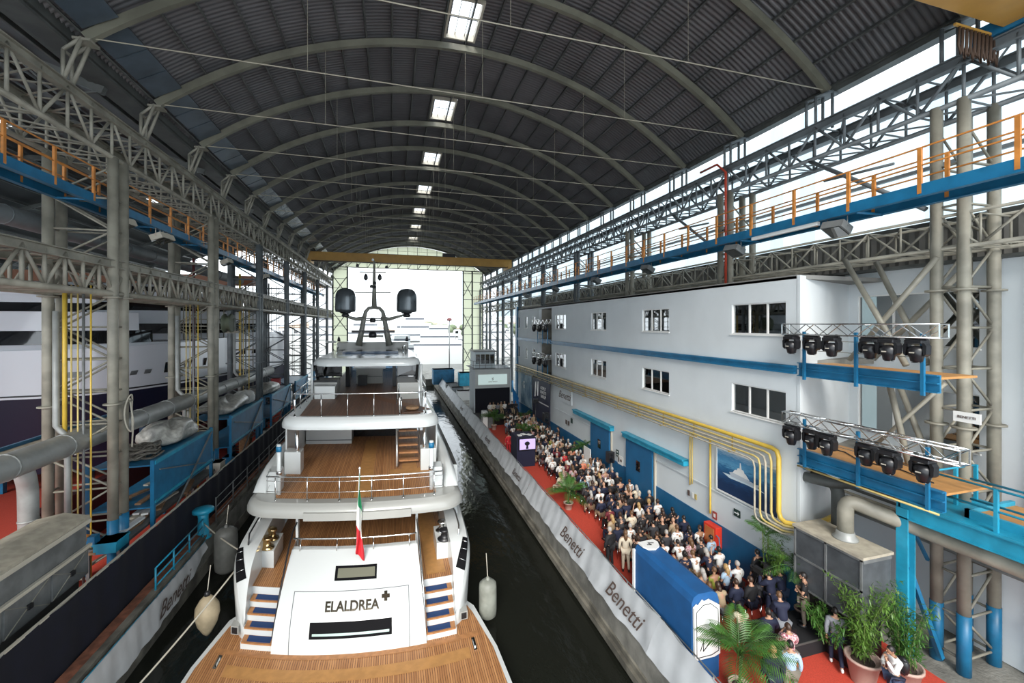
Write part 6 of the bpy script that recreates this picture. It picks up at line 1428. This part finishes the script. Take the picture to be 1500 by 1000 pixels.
pose('phone', (0,0,.56), (0,-.02,.95), (0,.0,1.15), (0,.04,1.30), [(-.18,-.02,1.06),(.18,-.02,1.06)], [(-.28,.14,.92),(.24,.02,.80)], [(-.14,.30,1.20),(.12,.26,.68)], [(-.08,.32,1.28),(.05,.33,.66)], [(-.11,.46,.52),(.11,.46,.52)], [(-.12,.44,.09),(.12,.44,.09)])
pose('stand', (0,0,.95), (0,-.02,1.32), (0,-.01,1.50), (0,.02,1.64), [(-.19,-.02,1.42),(.19,-.02,1.42)], [(-.25,-.02,1.14),(.25,-.02,1.14)], [(-.26,.06,.90),(.26,.06,.90)], [(-.25,.09,.81),(.25,.09,.81)], [(-.10,.02,.50),(.11,.0,.50)], [(-.11,-.02,.09),(.13,-.04,.09)])
pose('fold', (0,0,.95), (0,-.02,1.32), (0,-.01,1.50), (0,.02,1.64), [(-.19,-.02,1.42),(.19,-.02,1.42)], [(-.27,.04,1.17),(.27,.04,1.17)], [(.04,.22,1.20),(-.04,.24,1.15)], [(.13,.18,1.22),(-.13,.20,1.16)], [(-.10,.02,.50),(.11,.0,.50)], [(-.13,-.02,.09),(.14,.0,.09)])
pose('chin', (0,0,.95), (0,.0,1.32), (0,.03,1.50), (0,.08,1.62), [(-.19,.0,1.42),(.19,.0,1.42)], [(-.25,.16,1.18),(.25,.10,1.15)], [(-.06,.24,1.42),(.02,.24,1.18)], [(-.01,.23,1.50),(-.07,.25,1.20)], [(-.10,.02,.50),(.11,.0,.50)], [(-.11,-.02,.09),(.15,.06,.09)])
pose('shoot', (0,0,.95), (0,.04,1.31), (0,.08,1.49), (0,.13,1.62), [(-.19,.05,1.41),(.19,.05,1.41)], [(-.27,.22,1.25),(.27,.22,1.25)], [(-.10,.36,1.50),(.10,.36,1.50)], [(-.06,.36,1.57),(.06,.36,1.57)], [(-.12,.04,.50),(.13,.0,.50)], [(-.14,.0,.09),(.16,-.06,.09)])
pose('walk', (0,0,.93), (0,.02,1.30), (0,.04,1.48), (0,.08,1.62), [(-.19,.02,1.40),(.19,.02,1.40)], [(-.25,-.12,1.15),(.25,.14,1.14)], [(-.24,-.08,.92),(.22,.30,.98)], [(-.23,-.05,.83),(.20,.38,.99)], [(-.10,.16,.50),(.11,-.02,.50)], [(-.10,.10,.09),(.11,-.34,.14)])
def V3(a): return Vector(a)
def make_person(ps, hair, sleeve='long', bulk=0.0, skirt=False):
    p = POSES[ps]; root = bpy.data.objects.new('person', None); COL.objects.link(root); root.empty_display_size = .2
    pe, ch, ne, he = map(V3, (p['pelvis'], p['chest'], p['neck'], p['head'])); wa = pe.lerp(ch, .5)
    nodes = [(*pe, (.15, .12)), (*wa, (.135, .105)), (*ch, (.16, .11)), (*(ch.lerp(ne, .6)), (.11, .08)), (*ne, .055), (*(ne.lerp(he, .55)), .055), (*he, (.068, .078)), (*(he+V3((0, 0, .06))), (.062, .07))]
    E_ = [(0, 1), (1, 2), (2, 3), (3, 4), (4, 5), (5, 6), (6, 7)]
    def add(pts, par):
        for q in pts: nodes.append(q); E_.append((par, len(nodes)-1)); par = len(nodes)-1
    for s_ in (0, 1):
        add([(*p['sh'][s_], .062), (*p['el'][s_], .042), (*p['wr'][s_], .028), (*(V3(p['wr'][s_]).lerp(V3(p['ha'][s_]), .7)), (.036, .022))], 3)
        hip = pe+V3(((-.09, .09)[s_], .01, -.03)); k = V3(p['kn'][s_]); a = V3(p['an'][s_])
        add([(*hip, .085), (*hip.lerp(k, .5), .078), (*k, .056), (*k.lerp(a, .35), .054), (*a, .036), (*(a+V3((0, .12, -.045))), .032)], 0)
    body = skinmesh(nodes, E_, 1)
    mb = MB(); mb.ell(he+V3((0, 0, .015)), (.076, .094, .112), 12, 9)                      # skull
    f = he+V3((0, .088, 0)); mb.ell(f+V3((0, .012, -.012)), (.013, .02, .022), 6, 5); mb.ell(he+V3((0, .07, -.075)), (.035, .03, .025), 8, 5)   # nose, chin
    for s_ in (-1, 1): mb.ell(he+V3((s_*.078, -.005, .0)), (.012, .02, .032), 6, 5)
    for s_ in (0, 1):                                                                      # five separate fingers on each hand
        w_ = V3(p['wr'][s_]); h_ = V3(p['ha'][s_]); d = (h_-w_).normalized(); sd = d.cross(V3((0, 0, 1)));  sd = sd.normalized() if sd.length > .1 else V3((1, 0, 0)); nn = sd.cross(d); b0 = w_.lerp(h_, .75)
        for k, L_ in enumerate((.062, .072, .068, .052)):
            a = b0+sd*(.024-.016*k); mb.path([a, a+d*L_*.5, a+d*L_*.85-nn*L_*.3], [.009, .0085, .007], 6)
        g = 1 if s_ else -1; a = w_.lerp(h_, .3)+sd*.024; mb.path([a, a+sd*.02+d*.03, a+sd*.018+d*.055], [.011, .01, .008], 6)
    mb.m = 1
    for s_ in (-1, 1): mb.ell(he+V3((s_*.03, .083, .012)), (.012, .008, .007), 6, 4)
    mb.ell(he+V3((0, .089, -.052)), (.024, .006, .005), 6, 4); mb.m = 0
    join(body, mb); body.materials.clear(); body.materials.append(SKIN[0]); body.materials.append(EYE)
    def child(name, me, m_):
        if isinstance(me, MB): me = me.mesh(name, m_)
        else: me.materials.clear(); me.materials.append(m_)
        me.name = name; o = bpy.data.objects.new(name, me); COL.objects.link(o); o.parent = root; return o
    bo = child('body', body, SKIN[0]); body.materials.append(EYE)
    # hair
    if hair != 'bald':
        mb = MB()
        def hf(u, v):
            a = 2*pi*u; front = max(0, sin(a)); lim = pi*(.62-.28*front) if hair == 'short' else pi*(.72-.4*front); b_ = lim*v
            r = 1.12 if hair == 'short' else 1.2
            return (he.x+.076*r*sin(b_)*cos(a), he.y-.006+.094*r*sin(b_)*sin(a)-.004, he.z+.018+.112*(r-.02)*cos(b_))
        mb.grid(hf, 16, 7, closed_u=True)
        if hair == 'long':
            mb.path([he+V3((0, -.07, .02)), he+V3((0, -.10, -.08)), he+V3((0, -.115, -.2)), he+V3((0, -.10, -.30))], [.07, .085, .075, .03], 10)
        if hair == 'bun': mb.ell(he+V3((0, -.11, .06)), (.045, .045, .045), 8, 6)
        child('hair', mb, HAIR[0])
    e = .018+bulk
    nodes = [(*pe, (.155+e, .125+e)), (*wa, (.135+e, .105+e)), (*ch, (.162+e, .112+e)), (*(ch.lerp(ne, .62)), (.125+e, .095+e)), (*(ch.lerp(ne, .88)), (.075, .08))]; E_ = [(0, 1), (1, 2), (2, 3), (3, 4)]
    for s_ in (0, 1):
        L_ = [(*p['sh'][s_], .066+e)]; el = V3(p['el'][s_]); 
        if sleeve == 'none': L_ = [(*V3(p['sh'][s_]).lerp(el, .02), .062+e*.5)]
        elif sleeve == 'short': L_ += [(*V3(p['sh'][s_]).lerp(el, .7), .05+e)]
        else: L_ += [(*el, .044+e), (*el.lerp(V3(p['wr'][s_]), .9), .03+e*.8)]
        add(L_, 3)
    child('shirt', skinmesh(nodes, E_, 1), CL['white'])
    e = .014; nodes = [(*pe, (.158+e, .13+e))]; E_ = []
    for s_ in (0, 1):
        hip = pe+V3(((-.09, .09)[s_], .01, -.03)); k = V3(p['kn'][s_]); a = V3(p['an'][s_])
        L_ = [(*hip, .088+e), (*hip.lerp(k, .5), .08+e), (*k, .06+e)]
        if not skirt: L_ += [(*k.lerp(a, .5), .05+e), (*k.lerp(a, .93), .045+e)]
        add(L_, 0)
    child('skirt' if skirt else 'trousers', skinmesh(nodes, E_, 1), CL['charcoal'])
    mb = MB()
    for s_ in (0, 1): a = V3(p['an'][s_]); mb.ell(a+V3((0, .06, -.035)), (.048, .135, .045), 10, 6); mb.ell(a+V3((0, -.01, -.005)), (.042, .05, .05), 8, 6)
    child('shoes', mb, BLACK)
    return root
def setmat(o, m_, slot=0):
    o.material_slots[slot].link = 'OBJECT'; o.material_slots[slot].material = m_
protos = {}
FAR = Vector((0, 0, 0))
def person(ps, hair, top, bottom, hc, sk, x, y, z, rz, label, group=None, sleeve='long', bulk=0, skirt=False, scale=1.0, shoes='black', bag=None):
    key = (ps, hair, sleeve, bulk, skirt)
    if key not in protos: protos[key] = make_person(ps, hair, sleeve, bulk, skirt); r = protos[key]; r_new = r
    else: r_new = copy_tree(protos[key])
    r_new.location = (x, y, z); r_new.rotation_euler = (0, 0, rz); r_new.scale = (scale,)*3
    tag(r_new, label, 'person', group)
    for c in r_new.children:
        b = c.name.split('.')[0]
        if b == 'body': setmat(c, SKIN[sk])
        elif b == 'hair': setmat(c, HAIR[hc])
        elif b == 'shirt': setmat(c, CL[top]); c['label'] = top+' top'
        elif b in ('trousers', 'skirt'): setmat(c, CL[bottom])
        elif b == 'shoes' and shoes != 'black': setmat(c, CL[shoes])
    return r_new
# ---- chairs
def make_chair(full):
    r = bpy.data.objects.new('chair', None); COL.objects.link(r); r.empty_display_size = .2; tag(r, 'chair', 'chair')
    def c_(mb, n, m_): o = bpy.data.objects.new(n, mb.mesh(n, m_)); COL.objects.link(o); o.parent = r
    seat = MB(); seat.grid(lambda u, v: (-.21+.42*u, -.2+.42*v, .45-.015*sin(pi*u)), 6, 4); seat.grid(lambda u, v: (-.21+.42*u, -.2+.42*v, .43), 1, 1)
    back = MB(); back.grid(lambda u, v: (-.2+.4*u, -.22-.06*v-.05*sin(pi*u), .5+.42*v*(1-.12*(2*u-1)**2)), 8, 5)
    legs = []
    for sx in (-1, 1):
        for sy in (-1, 1): m_ = MB(); m_.tube((sx*.19, sy*.19, .44), (sx*.22, sy*.23, 0), .014, 6); legs.append(m_)
    if full:
        c_(seat, 'seat', CLEAR); c_(back, 'backrest', CLEAR)
        for l_ in legs: c_(l_, 'leg', CHROME)
        return r
    for o in (back, *legs):
        off = len(seat.v); seat.v += o.v; seat.f += [tuple(i+off for i in f) for f in o.f]; seat.mi += o.mi; seat.sm += o.sm
    bpy.data.objects.remove(r); o = bpy.data.objects.new('chair', seat.mesh('chair', CLEAR)); COL.objects.link(o); return o
chF = make_chair(True); chS = make_chair(False); used = set()
def chair(x, y, rz, label, far=False, group='clear chairs on the red carpet', z=0.012):
    src = chS if far else chF
    o = src if src.name not in used and not used.add(src.name) else copy_tree(src)
    o.location = (x, y, z); o.rotation_euler = (0, 0, rz); tag(o, label, 'chair', group); return o
rc = random.Random(11)
TOPS = ['white']*30+['black']*30+['navy']*20+['charcoal']*16+['cream']*5+['pale blue']*7+['grey']*5+['maroon']*4+['red']*3+['coral']*3+['beige']*3+['olive']*1+['floral']*4+['dark green']*2
rows = 31; cnt = 0
for r_ in range(rows):
    y = 41.2-.97*r_
    ns = 6 if r_ < 24 else 7
    for s_ in range(ns):
        x = 13.4-.56*s_-(.12 if r_ % 2 else 0)
        if r_ < 3 and s_ > 4: continue
        if 10.6 < x < 11.6 and abs(y-34.5) < .7: continue
        if y < 14.2 and s_ == 0: continue
        if y < 13 and s_ < 1: continue
        xx = x+rc.uniform(-.05, .05); yy = y+rc.uniform(-.08, .08); rz = rc.uniform(-.12, .12)-.0
        rn = NTH[r_]; sn = NTH[s_]
        chair(xx, yy, rz, f'clear chair in the {rn} row from the stage, {sn} from the facade', r_ < 12)
        if rc.random() < .045: continue
        top = rc.choice(TOPS); fem = rc.random() < .38; hair = rc.choice(['long', 'bun', 'long']) if fem else ('bald' if rc.random() < .12 else 'short'); hc = rc.choice([0, 0, 1, 1, 2, 3, 4] if fem else [0, 0, 1, 1, 2, 3, 3]); ps = rc.choice(['lap', 'lap', 'lean', 'crossed', 'phone', 'lap'])
        sl = 'short' if fem and top not in ('navy', 'charcoal') else 'long'; bk = .012 if top in ('navy', 'charcoal', 'black') and not fem else 0
        hw = 'bald head' if hair == 'bald' else f'{"long " if hair == "long" else ("tied " if hair == "bun" else "short ")}{HN[hc]} hair'
        person(ps, hair, top, rc.choice(['charcoal', 'navy', 'black', 'beige', 'grey']), hc, rc.choice([0, 0, 1]), xx, yy+.02, .012, rz+rc.uniform(-.1, .1),
               f'person in {top}, {hw}, {rn} row from stage, {sn} seat from facade', 'audience seated on the red carpet', sl, bk, False, rc.uniform(.95, 1.05)); cnt += 1
# panel on the stage, facing the audience
pt = ['white', 'cream', 'grey', 'beige', 'white', 'black', 'black', 'charcoal']
for i in range(8):
    x = 10.2+.42*i+.0; chair(x, 44.6, pi, f'chair on the stage, {NTH[i]} from the canal side', True, 'chairs on the stage', .6)
    person(['lap', 'crossed', 'lean'][i % 3], 'long' if i in (0, 3) else 'short', pt[i], ['beige', 'charcoal', 'navy'][i % 3], i % 5, i % 2, x, 44.58, .6, pi, f'panel speaker in {pt[i]} sitting on the stage, {NTH[i]} from the canal side', 'speakers on the stage')
def stander(*a, **k): return person(*a, **k)
st = [ # pose, hair, top, bottom, haircol, skin, x, y, z, rz, label
 ('stand', 'short', 'black', 'black', 3, 0, 9.0, 16.2, .012, .35, 'man in a long black suit walking in the aisle beyond the blue stand', dict(bulk=.02)),
 ('stand', 'long', 'cream', 'cream', 2, 0, 9.5, 15.75, .012, -.5, 'woman in cream trousers and top standing beside the man in the black suit', {}),
 ('stand', 'bun', 'black', 'black', 1, 0, 9.75, 15.2, .012, -.3, 'woman in black standing just beyond the blue stand', dict(skirt=True, sleeve='short')),
 ('fold', 'short', 'charcoal', 'navy', 0, 0, 9.85, 12.0, .012, -.6, 'man in charcoal with folded arms right of the blue stand', dict(bulk=.012)),
 ('stand', 'short', 'navy', 'navy', 4, 0, 9.95, 9.0, .012, -.35, 'man in a dark navy suit with his back turned beside the foreground palm', dict(bulk=.02)),
 ('stand', 'short', 'pale blue', 'khaki', 0, 0, 10.55, 9.0, .012, -.5, 'man in a pale blue shirt with black hair standing in the foreground', {}),
 ('chin', 'short', 'floral', 'khaki', 1, 0, 11.1, 9.5, .012, -.3, 'person in a patterned pale shirt directly behind the man in pale blue', {}),
 ('lean', 'short', 'navy', 'grey', 2, 0, 11.95, 10.45, .48, -.4, 'man in a dark navy jacket over a pale shirt sitting on the camera platform', dict(bulk=.02)),
 ('phone' if False else 'fold', 'short', 'black', 'khaki', 0, 0, 13.12, 10.7, .5, .7, 'tall man in black polo and khaki trousers on the black platform', dict(sleeve='short')),
 ('shoot', 'short', 'navy', 'navy', 0, 0, 12.85, 11.7, .012, .1, 'cameraman in navy leaning into a camera on a tripod', dict(bulk=.02)),
 ('shoot', 'short', 'navy', 'denim', 1, 0, 13.4, 11.75, .012, .2, 'second cameraman in navy beside the facade plants', dict(bulk=.02)),
 ('stand', 'short', 'black', 'black', 0, 0, 13.6, 13.0, .012, .0, 'person in black standing against the blue wall below the exit arrow', {}),
 ('chin', 'short', 'white', 'denim', 0, 1, 13.1, 8.1, .012, 1.2, 'man in a white shirt with a black backpack drinking at the blue post', {}),
 ('walk', 'short', 'grey', 'navy', 0, 0, 13.1, 9.65, .012, -.8, 'person in grey and dark trousers stepping out behind the bamboo', dict(shoes='white')),
 ('fold', 'short', 'navy', 'black', 0, 0, 11.1, 10.2, .012, -.3, 'man in a dark suit standing just behind the last row of chairs', dict(bulk=.02)),
 ('lean', 'long', 'cream', 'beige', 0, 0, 10.85, 10.95, .012, -.4, 'woman with long black hair in a cream top sitting alone behind the rows', {}),
 ('stand', 'short', 'red', 'red', 1, 0, 9.0, 32.6, .012, 0, 'person in red standing in the aisle near the control desk', {}),
 ('stand', 'short', 'pale blue', 'white', 2, 0, 9.4, 31.9, .012, 0, 'person in pale blue standing by the control desk', {}),
 ('stand', 'short', 'beige', 'charcoal', 2, 0, 13.2, 38.6, .012, 2.5, 'person in beige standing in front of the navy poster', {}),
 ('fold', 'short', 'black', 'black', 0, 0, 13.6, 33.3, .012, 1.2, 'person in black leaning on the facade below the script sign', {}),
 ('lap', 'long', 'cream', 'cream', 4, 0, 10.0, 24.2, -.12, .4, 'person in cream crouching in the aisle by the palm', {}),
 ('crossed', 'short', 'black', 'black', 0, 0, 13.45, 24.9+.6, .012, 1.0, 'person in black sitting at the sliding door jamb', {})]
for a in st: person(*a[:11], None, **a[11])
chair(10.85, 10.93, -.4, 'clear chair under the woman with long black hair behind the rows')
chair(13.45, 25.48, 1.0, 'clear chair at the sliding door jamb')
mb = MB(); mb.box(11.7, 12.2, 10.2, 10.65, .5, .93); o = mb.build('flight_case', BLACK, None, (11.95, 10.4, .5)); tag(o, 'black flight case used as a seat on the camera platform', 'case')
# backpack, cup, cameras on tripods
t = thing('backpack', 'black backpack on the man in the white shirt at the blue post', 'backpack', (13.28, 8.05, 1.0)); mb = MB(); mb.ell((13.3, 8.02, 1.25), (.11, .17, .25), 12, 8); mb.build('bag', BLACK, t); mb = MB(); mb.path([(13.28, 7.92, 1.42), (13.12, 7.92, 1.47), (13.02, 7.95, 1.3), (13.18, 7.9, 1.1)], .02, 6); mb.build('strap', BLACK, t)
for i, (x, y) in enumerate(((12.75, 12.15), (13.3, 12.2))):
    t = thing('tripod_camera', ['video camera on a tripod in front of the first cameraman', 'video camera on a tripod in front of the second cameraman'][i], 'camera', (x, y, 0)); mb = MB(); mb.box(x-.08, x+.08, y-.16, y+.16, 1.5, 1.68); mb.lathe([(.05, .16), (.06, .3)], (x, y, 1.6), 10, 'Y'); mb.build('camera_body', BLACK, t)
    for k in range(3): a = 2*pi*k/3+.5; mb = MB(); mb.tube((x, y, 1.5), (x+.4*cos(a), y+.4*sin(a), .02), .018, 6); mb.build('tripod_leg', BLACK, t)
mb = MB(); mb.beam((13.7, 15.0, .5), (13.6, 15.0, 1.25), .03); mb.beam((13.6, 15.0, 1.25), (13.7, 15.5, 1.25), .03); mb.beam((13.7, 15.5, 1.25), (13.7, 15.5, .5), .03); mb.box(13.55, 13.75, 15.0, 15.5, .012, .5); o = mb.build('easel', CYAN, None, (13.7, 15.2, 0)); tag(o, 'small pale stand with a blue box under the fire cabinet', 'stand')
mb = MB(); mb.box(12.9, 12.95, 25.9, 26.9, .012, 2.0); mb.box(12.8, 13.05, 26.1, 26.2, .012, .05); o = mb.build('roll_up_banner', WHITEP, None, (12.9, 26.4, 0)); tag(o, 'white roll-up banner standing among the chairs near the facade', 'banner')
# ================================================================== HARBOUR BEYOND THE DOORWAY
def boat(x, y, L_, w_, h_, label, rz=0.0):
    t = thing('boat', label, 'boat', (x, y, ZW)); R = Matrix.Rotation(rz, 3, 'Z')
    def bx(a, b_, c_): p = R @ Vector((a, b_, 0)); return (x+p.x, y+p.y, ZW+c_)
    mb = MB(bx)
    def hf(u, v):
        yy = -L_/2+L_*u; ww = w_/2*(1-max(0, (u-.55)/.45)**2.2)*(.75+.25*v); s_ = 1
        return (ww, yy, h_*(v*(1+.25*u)))
    def hg(u, v): a = hf(u, v); return (-a[0], a[1], a[2])
    mb.grid(hf, 14, 4); mb.grid(hg, 14, 4); mb.grid(lambda u, v: (lerp(hf(u, 1)[0], hg(u, 1)[0], v), -L_/2+L_*u, h_*(1+.25*u)), 14, 2); mb.F([mb.V(-w_*.37, -L_/2, 0), mb.V(w_*.37, -L_/2, 0), mb.V(w_/2, -L_/2, h_), mb.V(-w_/2, -L_/2, h_)]); mb.build('hull', GEL, t)
    z = h_
    for k, (a, b_, ww) in enumerate(((-.38, .2, .8), (-.3, .1, .7), (-.22, .0, .55))):
        mb = MB(bx); mb.box(-ww*w_/2, ww*w_/2, a*L_, b_*L_, z, z+h_*.55); mb.build('deck_house', GEL, t)
        mb = MB(bx); mb.box(-ww*w_/2-.02, ww*w_/2+.02, a*L_-.02, b_*L_+.02, z+h_*.24, z+h_*.36); mb.build('window_band', mat('smoked glass', (.10, .11, .13), .2), t); z += h_*.55
    mb = MB(bx); mb.tube((0, -.1*L_, z), (0, -.1*L_, z+h_), .08, 6); mb.build('mast', GEL, t)
for i, a in enumerate(((1.5, 104, 26, 6.5, 3.6, .1), (11.0, 132, 26, 7, 4.5, 1.4), (30, 152, 34, 8, 5, 1.5), (-12, 150, 30, 8, 5, 1.3), (5, 178, 34, 8, 6, 1.57), (42, 187, 30, 7, 5, 1.6), (-30, 190, 30, 8, 6, 1.6))):
    boat(*a[:5], f'white motor boat moored in the harbour, {ORD[i]} beyond the doorway', a[5])
slab('quay_harbour', 6.2, 60, 84, 100, -3, -.3, CONC)
slab('quay_harbour', -120, 140, 205, 400, -3, 0, CONC)
for i, (x, w_, h_, y) in enumerate(((-40, 26, 9, 225), (-8, 22, 7, 230), (18, 20, 10, 228), (44, 24, 8, 232), (75, 26, 11, 226))):
    t = thing('building', f'white harbour building, {NTH[i]} from the left on the far shore', 'building', (x, y, 0)); mb = MB(); mb.box(x-w_/2, x+w_/2, y, y+12, 0, h_); mb.build('wall', WALLW, t)
    mb = MB(); mb.prism([(x-w_/2-.5, h_), (x+w_/2+.5, h_), (x, h_+2.5)], y-.5, y+12.5, 'XZ'); mb.build('roof', mat('pale tile', (.45, .35, .28), .8), t)
    for k in range(5): mb = MB(); xx = x-w_/2+w_*(k+.3)/5; mb.box(xx, xx+1.6, y-.05, y, h_*.3, h_*.3+1.6); mb.box(xx, xx+1.6, y-.05, y, h_*.68, h_*.68+1.4); mb.build('window', DARKG, t)
LEAF0 = mat('hazy foliage', (.16, .20, .12), .9, 0, .3, 1)
q = random.Random(3)
for i in range(9):
    x = 8+10*i; t = thing('tree', f'round dark tree on the far shore, {NTH[i]} from the left', 'tree', (x, 222, 0)); hh = q.uniform(9, 13)
    mb = MB(); mb.tube((x, 222, 0), (x, 222, hh*.6), .5, 7, .3); mb.build('trunk', WOOD, t); mb = MB()
    for k in range(9): mb.ell((x+q.uniform(-3, 3), 222+q.uniform(-2, 2), hh*.75+q.uniform(-2, 2.4)), (q.uniform(1.6, 2.6), 2, q.uniform(1.2, 2)), 8, 6)
    mb.build('crown', LEAF0, t)
t = thing('light_mast', 'tall red-topped light mast on the harbour quay', 'mast', (14, 108, -.5)); mb = MB(); mb.tube((14, 108, -2), (14, 108, 11.5), .13, 8); mb.build('pole', GREYM, t); mb = MB(); mb.lathe([(.6, 0), (.7, .4), (.3, .8)], (14, 108, 11.4), 10); mb.build('lamp_head', mat('dark red lamp', (.12, .03, .03), .5), t)
mb = MB(); mb.beam((12.6, 108, 12.1), (15.4, 108, 12.1), .12); mb.build('cross_arm', GREYM, t)
for i, (x, y, s_, c_) in enumerate(((8.6, 75, 2.6, BLUE), (8.9, 66, 1.3, GREYM), (9.2, 62, 1.2, STEELB), (9.5, 58, 1.3, WHITEP), (12.5, 72, 2.2, CYAN))):
    mb = MB(); mb.box(x-s_*.7, x+s_*.7, y-s_*.5, y+s_*.5, 0, s_); mb.box(x-s_*.72, x+s_*.72, y-s_*.52, y+s_*.52, s_*.94, s_); o = mb.build('container', c_, None, (x, y, 0)); tag(o, ['big blue container at the quay edge near the doorway', 'grey box at the quay edge behind the stage', 'blue grey box at the quay edge behind the stage', 'white box at the quay edge behind the stage', 'light blue container near the doorway behind the screen'][i], 'container')
